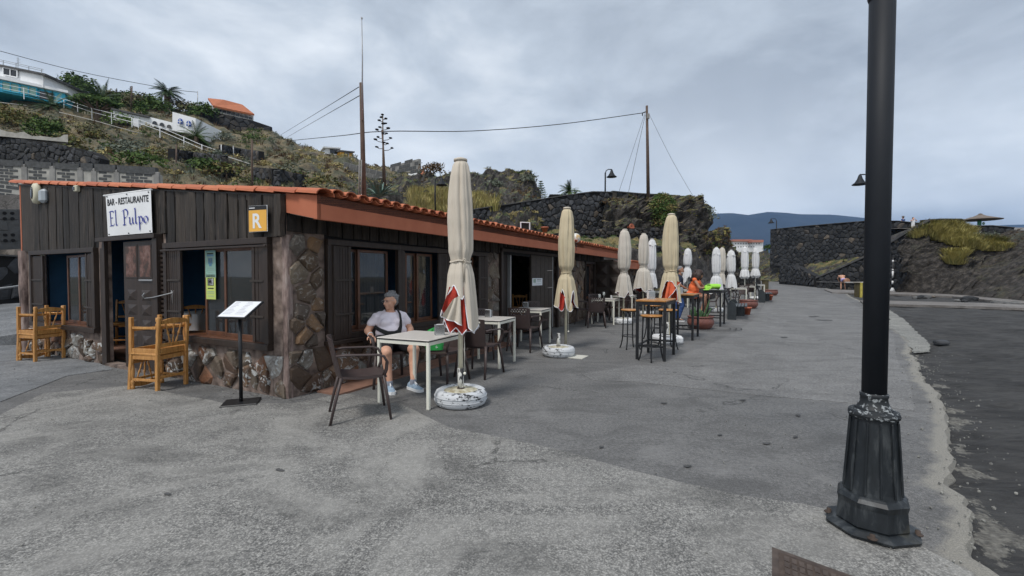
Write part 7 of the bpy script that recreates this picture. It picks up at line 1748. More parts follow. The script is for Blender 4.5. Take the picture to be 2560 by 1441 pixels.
for i in range(9): x0 = 534+i*11; pane(h3, x0, x0+9.5, 271+.235*(x0-534), 273+.235*(x0-534), 284+.2*(x0-534), 286+.2*(x0-534), 80, 84, 524, 634, 'window_dark', frame=None)
wall_box(h3, 'balustrade', 484, 630, 266, 300, 273, 307, 78, 82, 'plaster_grey', .3)
m = MB(); m.beam(P(540, 255, 84), P(600, 270, 86), .5, .1); m.build('skylight', MT['pipe_grey'], h3)
f, t = foot_top([470, 520, 580, 630, 680], [325, 335, 343, 348, 350], [266, 277, 290, 301, 318], [72, 73, 74, 75, 76])
wall_between('lava_wall', f, t, ['lava_stone_far', 'lava_stone_brown'], .8, 'tall dark wall carrying the orange roofed house on the skyline', gap=.03, bulge=.12, seed=51, maxn=260)
h4 = empty('modern_house', (0, 0, 0), 0, 'small white and orange flat roofed house on the far ridge', 'house')
wall_box(h4, 'wall', 813, 850, 370, 375, 384, 390, 104, 106, 'white_paint', 6); wall_box(h4, 'orange_wall', 850, 882, 378, 381, 394, 397, 105, 108, 'orange_sign', 6)
wall_box(h4, 'roof', 808, 852, 366, 369, 369, 372, 103, 105, 'white_paint', 7); wall_box(h4, 'low_roof', 848, 887, 375, 379, 378, 382, 104, 107, 'pale_block', 7)
pane(h4, 825, 847, 373, 376, 383, 386, 104, 106, 813, 850, frame=None); pane(h4, 862, 872, 383, 384, 392, 393, 105, 108, 850, 882)
wall_box(h4, 'terrace_wall', 840, 884, 390, 398, 394, 404, 101, 104, 'white_paint', 2)
blockwork('ruined_wall', 860, 962, 50, 46, (405, 432), (442, 446), 'long grey block wall behind the wooden pole', bh=.5, bw=1.1, mat='pale_block', mort='plaster_grey', seed=6)
blockwork('ruined_wall', 976, 1047, 48, 43, (412, 393), (428, 432), 'jagged grey block wall on the skyline right of the agave stalk', bh=.36, bw=.85, ragged=.35, mat='grey_block', mort='plaster_grey', seed=7)
wall_box(None, 'x', 0, 1, 0, 1, 2, 3, 9000, 9000, 'lava_gap', 1) if False else None
r_ = empty('house', (0, 0, 0), 0, 'orange tiled roof corner peeping over the knoll', 'house'); wall_box(r_, 'wall', 1046, 1070, 432, 436, 440, 442, 60, 62, 'white_paint', 4); panel(r_, 'roof', [P(1045, 420, 62), P(1052, 423, 63), P(1073, 437, 60), P(1046, 434, 59)], 'far_orange', .3)
r_ = empty('hut', (0, 0, 0), 0, 'tiny flat roofed hut behind the curved wall', 'hut'); wall_box(r_, 'wall', 1378, 1404, 488, 488, 498, 497, 44, 44, 'pale_block', 2); wall_box(r_, 'roof', 1374, 1408, 486, 486, 488, 488, 43.6, 43.6, 'coping', 3); pane(r_, 1384, 1398, 490, 490, 495, 495, 44, 44, 1378, 1404, frame=None)
r_ = empty('ruined_parapet', (0, 0, 0), 0, 'crumbling white parapet along the top of the dark wall at the left', 'wall')
m = MB(); rnd = random.Random(5); top = [(x, interp([(-60, 318), (0, 325), (45, 333), (60, 330), (75, 340), (120, 343), (150, 344), (158, 336), (170, 338)], x)+rnd.uniform(-1.5, 1.5)) for x in range(-60, 171, 10)]
m.grid([[P(a, interp([(-60, 334), (0, 341), (170, 356)], a), 25.2) for a, b in top], [P(a, b, 25.2) for a, b in top], [P(a, b, 25.6) for a, b in top], [P(a, 360, 25.6) for a, b in top]], smooth=False); m.build('plaster', MT['mortar_white'], r_)
# far white hotel by the mountain
h5 = empty('white_building', (0, 0, 0), 0, 'long white building with a red roof far away below the mountain', 'building')
wall_box(h5, 'wall', 1832, 1884, 604, 603, 632, 632, 250, 250, 'white_paint', 12); wall_box(h5, 'wall', 1884, 1908, 606, 606, 632, 632, 246, 246, 'white_paint', 12)
simple('far_roof', (.42, .17, .12), .8, .1, .5); wall_box(h5, 'roof', 1832, 1881, 599, 599, 604, 604, 249, 249, 'far_roof', 14); wall_box(h5, 'roof', 1881, 1909, 600, 600, 606, 606, 245, 245, 'far_roof', 14)
for i in range(10): x0 = 1838+i*6.5; pane(h5, x0, x0+2.6, 608, 608, 611, 611, 243, 243, 1830, 1910, frame=None); 
for i in range(8): x0 = 1838+i*6.5; pane(h5, x0, x0+2.6, 616, 616, 619, 619, 243, 243, 1830, 1910, frame=None)
# straw parasol on the cliff
p = P(2450, 568, 37.5); r_ = empty('straw_parasol', p, 0, 'open straw parasol on a green post on the cliff top at the right', 'parasol'); MB().tube([(0, 0, -.6), (0, 0, .75)], .05, 8).build('post', MT['green_paint'], r_)
MB().lathe([(1.32, .56), (1.34, .60), (.9, .72), (.35, .90), (.12, 1.03), (.14, 1.06), (.06, 1.1), (0, 1.12)], 36, fold=lambda a, z: 1+.012*math.sin(17*a)).build('thatch', MT['straw'], r_); MB().lathe([(0, .62), (1.28, .575)], 36).build('underside', MT['straw'], r_)
MB().box((-.06, 0, .25), (.28, .12, .55), bev=.02).build('sign_box', MT['green_paint'], r_); MB().lathe([(0, 0), (.12, 0), (.12, .02), (0, .02)], 14, c=(.22, -.05, .28), M=Matrix.Rotation(R(90), 3, 'X')).build('disc', MT['notice_green'], r_)
def slope_wall(pts, h, label, seed, sp=.34):
    f = [on_surf('hillside', a, b)+Vector((0, -.5, -.3)) for a, b in pts]; wall_between('dry_stone_wall', f, [h]*len(f), ['lava_stone_far', 'lava_stone_brown', 'lava_stone'], sp, label, gap=.015, bulge=.1, seed=seed, aspect=1.4, maxn=120, jit=1)
slope_wall(((445, 412), (500, 420), (560, 436), (600, 450)), 1.5, 'grey dry stone terrace wall on the slope between the two brown poles', 61)
slope_wall(((640, 450), (700, 458), (780, 474)), 1.1, 'dark dry stone terrace wall right of the brown pole behind the roof', 62)
slope_wall(((560, 385), (610, 392), (650, 402)), 1.1, 'short dark terrace wall below the foot of the stair railing', 63)
# ------------------------------------------------------------------ poles and wires
def pole(px0, pyb, px1, pyt, d, r0, r1, label, mat='trunk', extra=None):
    a, b = P(px0, pyb, d), P(px1, pyt, d); r = empty('utility_pole', a, 0, label, 'pole'); MB().tube([(0, 0, -.6), (b-a)*.5, b-a], [r0, (r0+r1)/2, r1], 10).build('shaft', MT[mat], r); return r, b
simple('pole_wood', (.10, .068, .052), .85, .3, 4, bump=.3)
pw, ptop = pole(910, 500, 903, 208, 15.5, .09, .06, 'weathered wooden pole rising behind the roof with a long thin mast', 'pole_wood')
base = Vector(pw.location); mt_ = P(904.5, 46, 15.5); MB().tube([P(905, 300, 15.4)-base, P(906, 150, 15.4)-base, mt_-base], [.03, .022, .012], 8).build('mast', MT['pipe_grey'], pw); MB().box(mt_-base, (.05, .05, .05)).build('mast_tip', MT['pipe_grey'], pw)
for k_ in (-1, 1): MB().tube([P(900+k_*3, 500, 15.3)-base, P(901+k_*2.5, 400, 15.3)-base], .022, 6).build('conduit', MT['plaster_grey'], pw)
p2_, p2t = pole(1621, 487, 1617, 265, 28, .11, .07, 'pole on the lava outcrop held by guy wires', 'pole_wood'); base = Vector(p2_.location)
MB().box(P(1620, 291, 27.9)-base, (.16, .12, .30)).build('meter_box', MT['plaster_grey'], p2_)
MB().tube([P(1606, 283, 28)-base, P(1617, 279, 28)-base], .03, 6).tube([P(1606, 283, 28)-base, P(1606, 290, 28)-base], .03, 6).build('insulator', MT['black_metal'], p2_)
for (px0, b, px1, t, d, r0, lab, mt) in ((630, 470, 630, 350, 27, .07, 'plain brown pole standing behind the roof middle', 'pole_wood'), (440, 462, 441, 362, 30, .06, 'thin dark pole above the facade centre', 'pole_wood'), (130, 262, 125, 195, 64, .14, 'short dark pole in front of the turquoise house', 'pole_wood'), (328, 262, 330, 216, 70, .12, 'thin pole beside the flower stalk on the skyline', 'pole_wood'), (494, 285, 494, 229, 74, .08, 'thin grey pole left of the orange roofed house', 'pipe_grey'), (963, 440, 955, 325, 21.8, .05, 'slim dark pole leaning beside the agave stalk', 'pole_wood'), (553, 392, 553, 362, 50, .05, 'small white post at the foot of the stair railing', 'white_paint'), (585, 395, 583, 365, 50, .06, 'small grey post right of the stair railing', 'pipe_grey')):
    pole(px0, b, px1, t, d, r0, r0*.7, lab, mt)
def wire(pts, label, rad=.012, name='wire'):
    P3 = [P(*q) for q in pts]; out = []
    for i in range(len(P3)-1):
        a, b, c, d = P3[max(0, i-1)], P3[i], P3[i+1], P3[min(len(P3)-1, i+2)]
        for k_ in range(5):
            f = k_/5; out.append(.5*((2*b)+(-a+c)*f+(2*a-5*b+4*c-d)*f*f+(-a+3*b-3*c+d)*f**3))
    out.append(P3[-1]); tag(MB().tube(out, rad, 5).build(name, MT['wire']), label, 'wire')
wire([(1612, 282, 28), (1400, 311, 26.5), (1180, 328, 25), (957, 329, 22), (850, 340, 28), (715, 353, 45)], 'twisted cable sagging from the outcrop pole to the agave stalk and hill', .022)
wire([(897, 218, 15.5), (790, 284, 30), (690, 345, 55)], 'upper cable from the wooden pole down to the hillside', .014)
wire([(898, 240, 15.5), (800, 296, 30), (710, 348, 55)], 'lower cable from the wooden pole down to the hillside', .014)
wire([(-60, 112, 60), (0, 128, 62), (200, 180, 68), (420, 222, 73), (494, 231, 74)], 'long cable across the sky at the upper left', .04)
wire([(1612, 285, 28), (1548, 478, 27.6)], 'left guy wire of the outcrop pole', .010, 'guy_wire'); wire([(1613, 288, 28), (1580, 440, 26), (1554, 566, 24.6)], 'long guy wire crossing the curved wall face', .012, 'guy_wire')
wire([(1622, 284, 28), (1680, 400, 28.5), (1738, 500, 29)], 'right guy wire of the outcrop pole with a small insulator', .009, 'guy_wire')
# small things on the slopes
for px, py, d, lab in ((1594, 562, 24.6, 'small terracotta pot on the upper terrace under the outcrop'), (1571, 571, 23.9, 'tipped terracotta pot left of the other pot on the terrace'), (1362, 582, 21, 'brown clay pot on the ledge left of the second umbrella')):
    o = MB().lathe([(0, 0), (.10, 0), (.15, .2), (.18, .2), (.18, .26), (.15, .26), (0, .2)], 14).build('flower_pot', MT['terracotta_pot']); o.location = P(px, py, d); tag(o, lab, 'flower pot')
    if 'tipped' in lab: o.rotation_euler = (1.4, 0, .6)
o = cactus(P(1417, 600, 20.6), [(0, 0, .9, .07, 0, 0)], 'single columnar cactus beside the second umbrella on the ledge')
rb_ = random.Random(77)
for i in range(14):
    px = rb_.uniform(2280, 2540); q = G(px, interp([(2280, 741), (2560, 764)], px)+rb_.uniform(-3, 3)); m = MB(); m.ico((0, 0, 0), rb_.uniform(.08, .3), jit=.25, sub=2, sc=(1.3, 1, .7)); o = m.build('boulder', MT['lava_stone_far' if rb_.random() < .8 else 'pale_block']); o.location = q; tag(o, 'dark boulder fallen at the foot of the cliff', 'boulder', 'boulders at the cliff foot')
# ------------------------------------------------------------------ people
def cap(m, a, b, ra, rb, n=14, fl=None):      # tapered limb with round ends
    a = Vector(a); b = Vector(b); d = b-a; k_ = 5; pts = []; rs = []
    u = d.normalized()
    for i in range(k_): t = math.pi/2*(1-i/(k_)); pts.append(a-u*ra*math.sin(t)); rs.append(max(.002, ra*math.cos(t)))
    for i in range(5): pts.append(a.lerp(b, i/4)); rs.append(lerp(ra, rb, i/4))
    for i in range(1, k_+1): t = math.pi/2*i/k_; pts.append(b+u*rb*math.sin(t)); rs.append(max(.002, rb*math.cos(t)))
    if fl: rs = [(r*fl[0], r*fl[1]) for r in rs]
    m.tube(pts, rs, n)
def ell(m, c, r, M=None):
    vs, fs = ICO[3]; m.add([Vector(c)+((M@Vector((v[0]*r[0], v[1]*r[1], v[2]*r[2]))) if M else Vector((v[0]*r[0], v[1]*r[1], v[2]*r[2]))) for v in vs], fs, 0, True)
def sculpt(m, name, mat, parent, voxel=.012, sm=4, fac=.5, disp=None):
    me = m.mesh('tmp'); o = bpy.data.objects.new('tmp', me); COL.objects.link(o); rm = o.modifiers.new('r', 'REMESH'); rm.mode = 'VOXEL'; rm.voxel_size = voxel; rm.use_smooth_shade = True
    if sm: s = o.modifiers.new('s', 'SMOOTH'); s.iterations = sm; s.factor = fac
    dg_ = bpy.context.evaluated_depsgraph_get(); dg_.update(); m2 = bpy.data.meshes.new_from_object(o.evaluated_get(dg_)); bpy.data.objects.remove(o)
    if disp:
        for v in m2.vertices: v.co += disp(v.co.copy(), v.normal)
    for p in m2.polygons: p.use_smooth = True
    m2.materials.clear(); return link(name, m2, MT[mat], parent)
def head(r, loc, yaw, pitch, skin, hair, hairstyle, sc=1.0, glasses=False, beard=None, hat=None, roll=0):
    """loc = centre of the head in the person's frame; a face looks along -y before yaw"""
    M_ = (Matrix.Rotation(yaw, 3, 'Z')@Matrix.Rotation(pitch, 3, 'X')@Matrix.Rotation(roll, 3, 'Y'))*sc; L_ = Vector(loc)
    T = lambda p: L_+M_@Vector(p)
    m = MB(); ell(m, T((0, .012, .022)), (.076, .094, .094), M_); ell(m, T((0, -.022, -.035)), (.060, .070, .070), M_); ell(m, T((0, -.058, -.085)), (.030, .026, .024), M_)
    for s in (-1, 1):
        ell(m, T((s*.040, -.062, -.030)), (.026, .020, .024), M_); ell(m, T((s*.078, .010, -.008)), (.010, .018, .030), M_); ell(m, T((s*.026, -.080, .026)), (.024, .012, .009), M_)
    m.tube([T((0, -.086, .018)), T((0, -.100, -.008)), T((0, -.113, -.024)), T((0, -.096, -.036))], [.009*sc, .011*sc, .014*sc, .008*sc], 10); ell(m, T((.012, -.094, -.03)), (.010, .010, .008), M_); ell(m, T((-.012, -.094, -.03)), (.010, .010, .008), M_)
    ell(m, T((0, -.088, -.052)), (.024, .012, .006), M_); ell(m, T((0, -.086, -.063)), (.021, .012, .007), M_)
    hd = m
    eyes = MB()
    for s in (-1, 1): ell(eyes, T((s*.027, -.0865, .010)), (.012, .007, .0065), M_)
    lips = MB(); ell(lips, T((0, -.0955, -.057)), (.021, .0075, .0045), M_)
    hm_ = MB()
    if hairstyle == 'short':
        ell(hm_, T((0, .036, .038)), (.079, .084, .081), M_); ell(hm_, T((0, -.014, .082)), (.066, .070, .044), M_); ell(hm_, T((0, .06, -.01)), (.068, .05, .062), M_)
        rnd = random.Random(5)
        for _ in range(46):
            a = rnd.uniform(0, 6.283); e = rnd.uniform(.15, 1.5); d = Vector((math.cos(a)*math.cos(e), math.sin(a)*math.cos(e)*1.05+.1, math.sin(e)))
            if d.y < -.5 and d.z < .6: continue
            p = T(Vector((0, .026, .040))+Vector((d.x*.074, d.y*.082, d.z*.078))); q = p+(M_@Vector((d.x*.02+rnd.uniform(-.01, .01), d.y*.02-.012, d.z*.024+.004))); cap(hm_, p, q, .010*sc, .004*sc, 6)
    elif hairstyle == 'long':
        ell(hm_, T((0, .035, .045)), (.125, .125, .105), M_); ell(hm_, T((0, .08, -.07)), (.18, .13, .16), M_); ell(hm_, T((0, .10, -.19)), (.17, .10, .12), M_)
        for s in (-1, 1): ell(hm_, T((s*.11, .0, -.08)), (.06, .09, .14), M_)
        rnd = random.Random(8)
        for _ in range(40): a = rnd.uniform(0, 6.28); p = T((.16*math.cos(a), .07+.11*math.sin(a), rnd.uniform(-.26, .1))); cap(hm_, p, p+Vector((rnd.uniform(-.02, .02), 0, -.03)), .02, .014, 6)
    elif hairstyle == 'crop': ell(hm_, T((0, .026, .040)), (.080, .090, .086), M_); ell(hm_, T((0, .055, -.01)), (.068, .05, .06), M_)
    return hd, eyes, lips, hm_, T, M_
def hand(m, wrist, d, up, side, L0=.17, curl=.8, s=1):
    """palm plus four bent fingers and a thumb, d = direction of the hand, up = back of the hand, s = side of the thumb"""
    w_ = Vector(wrist); d = Vector(d).normalized(); up = Vector(up).normalized(); sd = d.cross(up).normalized()*s; up = sd.cross(d).normalized()*s
    pl_ = L0*.5; cap(m, w_+d*.01, w_+d*pl_*.9, .024, .027, 10, (1, 1))
    for k_ in (-1, 0, 1): cap(m, w_+d*pl_*.25+sd*k_*.018, w_+d*pl_+sd*k_*.024, .015, .013, 8)
    for k_, (o, ln) in enumerate(((.033, .85), (.011, 1.0), (-.011, .93), (-.033, .72))):
        p = w_+d*pl_+sd*o; dirs = d
        for j, seg in enumerate((.42, .32, .26)):
            a = curl*(.35+.5*j); dd_ = (d*math.cos(a)-up*math.sin(a)).normalized(); q = p+dd_*L0*.48*ln*seg*1.1; cap(m, p, q, .0095-.0008*j, .0088-.0008*j, 8); p = q
    p = w_+d*pl_*.25+sd*.026; q = p+(d*.6+sd*.75-up*.3).normalized()*.038; cap(m, p, q, .013, .011, 8); cap(m, q, q+(d*.9+sd*.15-up*.4).normalized()*.034, .0105, .0085, 8)
def shoe(par, ankle, d, mat='blue_shoe', L0=.27):
    d = Vector(d).normalized(); a = Vector(ankle); hx = Vector((d.y, -d.x, 0)); m = MB(); up = Vector((0, 0, 1)); o = Vector((a.x, a.y, 0))
    prof = [(-.085, .034, .085), (-.06, .040, .10), (-.02, .041, .098), (.03, .041, .085), (.08, .046, .068), (.13, .046, .055), (.165, .036, .045), (.185, .016, .035)]
    rows = []
    for (y, w_, h) in prof: rows.append([o+d*y+hx*(w_*math.cos(t))+up*(.028+max(0, (h-.028))*max(0, math.sin(t))**.75-(0 if math.sin(t) >= 0 else .01)) for t in [2*math.pi*k_/20 for k_ in range(21)]])
    m.grid(rows); 
    for e in (rows[0], rows[-1]): m.add(e[:-1], [tuple(range(20))])
    s = m.build('shoe', MT[mat], par, fixn=True); q = MB(); rows = []
    for (y, w_, h) in prof: k_ = (y < -.05 or y > .17); rows.append([o+d*(y*1.04)+hx*((w_+.005)*x)+up*z for x, z in ((-1, .0), (-1, .034), (1, .034), (1, .0), (-1, 0))])
    q.grid(rows, smooth=False); q.add(rows[0][:-1], [(0, 1, 2, 3)]); q.add(rows[-1][:-1], [(0, 1, 2, 3)]); q.build('sole', MT['white_rubber'], s, fixn=True)
    t = MB(); t.beam(o+up*.105+d*.0, o+up*.073+d*.085, .036, .012, up=hx, bev=.004); t.build('tongue', MT['white_rubber'], s); return s
# the seated woman in front
cpos = Vector(C2.location); fd = Vector((.48, -.877, 0)).normalized(); C2.rotation_euler.z = math.atan2(.48, .877); rzw = math.atan2(fd.x, -fd.y)
W = empty('person', (cpos.x+.03, cpos.y-.02, 0), rzw, 'seated woman with short grey hair, white t-shirt and black shorts looking left', 'person')
hip, chest, nk = Vector((0, .06, .56)), Vector((0, .09, .80)), Vector((0, .075, .955))
body = MB()
ell(body, (0, .05, .56), (.20, .16, .12)); ell(body, (0, .02, .68), (.195, .165, .14)); ell(body, (0, .06, .82), (.185, .125, .14)); cap(body, (-.12, .085, .885), (.12, .085, .885), .050, .050)
cap(body, (0, .085, .91), (0, .055, 1.01), .058, .052)
KR, KL = Vector((-.16, -.40, .475)), Vector((.20, -.36, .485)); AR, AL = Vector((-.13, -.42, .10)), Vector((.15, -.47, .10))
for s, K_, A_ in ((-1, KR, AR), (1, KL, AL)):
    cap(body, (s*.10, .05, .55), K_, .098, .068); cap(body, K_, K_.lerp(A_, .35)+Vector((0, .022, 0)), .064, .060); cap(body, K_.lerp(A_, .35)+Vector((0, .022, 0)), A_+Vector((0, 0, .03)), .058, .036); cap(body, A_+Vector((0, 0, .03)), A_-Vector((0, 0, .03)), .036, .034)
SR, ER, WR = Vector((-.178, .075, .895)), Vector((-.285, .10, .70)), Vector((-.275, -.06, .655)); SL, EL, WL = Vector((.178, .075, .895)), Vector((.275, .07, .69)), Vector((.20, -.14, .64))
for S_, E_, W_ in ((SR, ER, WR), (SL, EL, WL)): cap(body, S_-Vector((0, 0, .015)), E_, .050, .046); cap(body, E_, W_, .047, .029)
hand(body, WR, (.05, -1, -.30), (0, -.3, 1), 1, .165, 1.1, 1); hand(body, WL, (-.45, -1, .15), (0, 0, 1), 1, .165, .7, -1)
hy = R(-62)
hd, ey, lp, hm_, T, M_ = head(W, (0, .035, 1.085), hy, R(4), 'skin', 'hair_grey', 'short', .98)
body.v += [] ; b0 = len(body.v)
body.add(hd.v, hd.f, 0, True)
sculpt(body, 'body', 'skin', W, .0075, 3)
sculpt(hm_, 'hair', 'hair_grey', W, .006, 1, disp=lambda c, n: n*.004*nz(c.x*70, c.y*70, c.z*70))
ey.build('eyes', MT['window_dark'], W); lp.build('lips', simple('lips', (.36, .12, .10), .5, .05), W)
gl = MB()
for s in (-1, 1):
    gl.tube([T((s*.030+.023*math.cos(a), -.102, .008+.017*math.sin(a))) for a in [2*math.pi*k_/18 for k_ in range(19)]], .0016, 5, caps=False); gl.tube([T((s*.053, -.100, .014)), T((s*.078, -.03, .012)), T((s*.080, .015, .008))], .0016, 5)
gl.tube([T((-.008, -.104, .012)), T((.008, -.104, .012))], .0016, 5); gl.build('glasses', MT['pipe_grey'], W)
sh = MB(); ell(sh, (0, .055, .60), (.208, .168, .10)); ell(sh, (0, .018, .68), (.208, .178, .15)); ell(sh, (0, .056, .82), (.198, .140, .145)); cap(sh, (-.125, .085, .888), (.125, .085, .888), .068, .068); cap(sh, (-.05, .08, .93), (.05, .08, .93), .05, .05); ell(sh, (-.075, -.045, .80), (.085, .075, .075)); ell(sh, (.075, -.045, .80), (.085, .075, .075))
for S_, E_ in ((SR, ER), (SL, EL)): cap(sh, S_-Vector((0, 0, .02)), S_.lerp(E_, .50), .060, .060)
def wrinkle(c, n): return n*(.007*nz(c.x*9, c.y*9, c.z*16)+.004*nz(c.x*22, c.y*22, c.z*9))
so_ = sculpt(sh, 't_shirt', 'tshirt', W, .009, 3, disp=wrinkle)
# open the neckline and sleeve ends
bm = bmesh.new(); bm.from_mesh(so_.data); dl = [v for v in bm.verts if (v.co-Vector((0, .03, 1.0))).length < .078 or v.co.z < .555 or (abs(v.co.x) > .19 and v.co.z < .765+.0*v.co.x and abs(v.co.x) > .215)]; bmesh.ops.delete(bm, geom=dl, context='VERTS'); bm.to_mesh(so_.data); bm.free()
st_ = MB(); ell(st_, (0, .05, .545), (.212, .172, .105))
for s, K_ in ((-1, KR), (1, KL)): cap(st_, (s*.10, .05, .55), Vector((s*.10, .05, .55)).lerp(K_, .74), .108, .090)
sculpt(st_, 'shorts', 'black_cloth', W, .010, 2, disp=wrinkle)
for q, d_ in ((AR, (-.05, -1, 0)), (AL, (.30, -1, 0))): shoe(W, (q.x, q.y+.0, 0), d_)
so2 = MB()
for q in (AR, AL): cap(so2, q+Vector((0, 0, -.02)), q+Vector((0, 0, .015)), .040, .040)
so2.build('socks', simple('sock', (.25, .27, .32), .9, .1), W)
ap = MB(); ap.tube([(.075, .0, .985), (.098, -.062, .92), (.095, -.118, .84), (.085, -.142, .76), (.06, -.168, .70), (.0, -.175, .675), (-.09, -.158, .685), (-.16, -.10, .72), (-.205, .0, .75), (-.2, .1, .78)], [(.003, .016), (.003, .016), (.003, .017), (.003, .022), (.004, .034), (.005, .036), (.005, .03), (.005, .024), (.004, .022), (.004, .02)], 8)
ap.tube([(.085, .04, .985), (.06, .13, .95), (0, .17, .88)], [(.003, .014)]*3, 6); ap.build('strap', MT['black_cloth'], W)
jk = MB(); ell(jk, (.0, -.105, .625), (.20, .10, .055)); ell(jk, (-.10, -.07, .62), (.13, .12, .05)); sculpt(jk, 'bag', 'black_cloth', W, .012, 2, disp=wrinkle)
br_ = MB(); c = WR.lerp(ER, .12); ax = (ER-WR).normalized(); x_ = ax.orthogonal().normalized(); y_ = ax.cross(x_)
for o_ in (0, .012): br_.tube([c+ax*o_+x_*.035*math.cos(a)+y_*.035*math.sin(a) for a in [2*math.pi*k_/16 for k_ in range(17)]], .0035, 5, caps=False)
br_.build('bracelet', MT['white_rubber'], W)
# generic smaller figures
def figure(loc, rz, label, J, skin='skin_tan', shirt=None, legs=None, hairm='hair_dark', style='crop', hyaw=0, hp=0, vox=.016, extra=None, sc=1.0, shoes='black_cloth', torso=(.165, .105), skirt=None, sleeve=.5, legcover=1.0, beard=False):
    r = empty('person', loc, rz, label, 'person'); r.scale = (sc,)*3; b = MB(); hipc, chc, hc = Vector(J['hip']), Vector(J['chest']), Vector(J['head'])
    ell(b, hipc, (torso[0], torso[1]*1.1, .12)); cap(b, hipc, chc, torso[0]*.8, torso[0]*.85, 16, (1, .72)) if False else ell(b, hipc.lerp(chc, .5), (torso[0]*.93, torso[1]*1.05, (chc-hipc).length*.62)); ell(b, chc, (torso[0], torso[1], .13))
    cl = (J['sL']-J['sR']).normalized() if False else None
    for s in 'RL':
        S_, E_, W_, K_, A_ = (Vector(J[q+s]) for q in ('s', 'e', 'w', 'k', 'a')); h0 = hipc+Vector(((-.09 if s == 'R' else .09), 0, -.03)); cap(b, chc.lerp(S_, .4), S_, .07, .058); cap(b, S_, E_, .050, .040); cap(b, E_, W_, .038, .026); cap(b, h0, K_, .085, .058); cap(b, K_, A_, .056, .034)
        fdv = Vector((0, -1, 0)); cap(b, A_-Vector((0, 0, .04)), A_+fdv*.13-Vector((0, 0, .055)), .036, .030)
        hand(b, W_, (W_-E_), Vector((0, -.2, 1)) if abs((W_-E_).normalized().z) < .8 else Vector((0, 1, 0)), 1, .15, .7, 1 if s == 'R' else -1)
    nb = Vector(J.get('neck', chc.lerp(hc, .5))); cap(b, chc+Vector((0, 0, .07)), hc-Vector((0, 0, .06)), .055, .048)
    hd, ey, lp, hm_, T, M_ = head(r, hc, hyaw, hp, skin, hairm, style); b.add(hd.v, hd.f, 0, True); sculpt(b, 'body', skin, r, vox, 3)
    if hm_.v: sculpt(hm_, 'hair', hairm, r, .012, 2)
    ey.build('eyes', MT['window_dark'], r)
    if shirt:
        m = MB(); ell(m, hipc+Vector((0, 0, .02)), (torso[0]+.02, torso[1]*1.1+.02, .10)); ell(m, hipc.lerp(chc, .5), (torso[0]*.93+.02, torso[1]*1.05+.02, (chc-hipc).length*.62)); ell(m, chc, (torso[0]+.015, torso[1]+.02, .14))
        for s in 'RL': S_, E_ = Vector(J['s'+s]), Vector(J['e'+s]); cap(m, chc.lerp(S_, .3), S_, .08, .068); (cap(m, S_, S_.lerp(E_, sleeve), .064, .058) if sleeve else None)
        sculpt(m, 'shirt', shirt, r, vox, 2, disp=wrinkle)
    if legs:
        m = MB(); ell(m, hipc, (torso[0]+.012, torso[1]*1.1+.014, .11))
        for s in 'RL':
            K_, A_ = Vector(J['k'+s]), Vector(J['a'+s]); h0 = hipc+Vector(((-.09 if s == 'R' else .09), 0, -.03)); lc = min(1, legcover*2); cap(m, h0, h0.lerp(K_, lc), .098, lerp(.098, .070, lc))
            if legcover > .5: cap(m, K_, K_.lerp(A_, (legcover-.5)*2*.94), .068, .055)
        sculpt(m, 'trousers' if legcover > .6 else 'shorts', legs, r, vox, 2, disp=wrinkle)
    if shoes:
        for s in 'RL': A_ = Vector(J['a'+s]); shoe(r, (A_.x, A_.y, 0) if A_.z < .2 else A_, (0, -1, 0), shoes) if A_.z < .2 else None
    return r, T
stand = dict(hip=(0, 0, .93), chest=(0, 0, 1.30), head=(0, -.01, 1.62), sR=(-.19, .01, 1.40), sL=(.19, .01, 1.40), eR=(-.24, .03, 1.12), eL=(.24, .03, 1.12), wR=(-.22, -.10, .90), wL=(.22, -.10, .90), kR=(-.10, -.02, .50), kL=(.10, .02, .50), aR=(-.10, .0, .08), aL=(.11, .05, .08))
# man in navy shirt and jeans, walking behind the bar tables
p = G(1697, 803); J = dict(stand); J.update(kR=(-.10, -.10, .50), aR=(-.10, .02, .10), kL=(.10, .06, .50), aL=(.10, .10, .08), eR=(-.25, -.02, 1.14), wR=(-.18, -.22, 1.02), head=(0, -.04, 1.60))
mn, T = figure((p.x, p.y, 0), R(70), 'man with white beard, navy shirt and jeans standing behind the bar tables', J, 'skin_tan', 'navy_cloth', 'jeans', 'hair_grey', 'crop', R(-15), R(12), .014, sleeve=.6)
m = MB(); ell(m, T((0, -.055, -.075)), (.05, .045, .045)); sculpt(m, 'beard', simple('white_beard', (.5, .49, .47), .9, .1).name, mn, .01, 1)
# woman in orange on a bar stool, seen from behind, leaning on the table
st_g = G(1737, 806); J = dict(hip=(0, .02, .86), chest=(0, -.10, 1.20), head=(.0, -.20, 1.46), sR=(-.19, -.10, 1.30), sL=(.19, -.10, 1.30), eR=(-.26, -.26, 1.06), eL=(.24, -.28, 1.06), wR=(-.14, -.48, 1.06), wL=(.12, -.48, 1.06), kR=(-.16, -.42, .80), kL=(.14, -.42, .80), aR=(-.20, -.30, .36), aL=(.12, -.30, .34))
figure((st_g.x-.08, st_g.y, 0), R(55), 'woman in an orange dress with long dark hair sitting on a bar stool', J, 'skin_tan', 'orange_cloth', 'orange_cloth', 'hair_dark', 'long', R(0), R(22), .014, sleeve=0, legcover=.2, shoes=None, torso=(.19, .125))
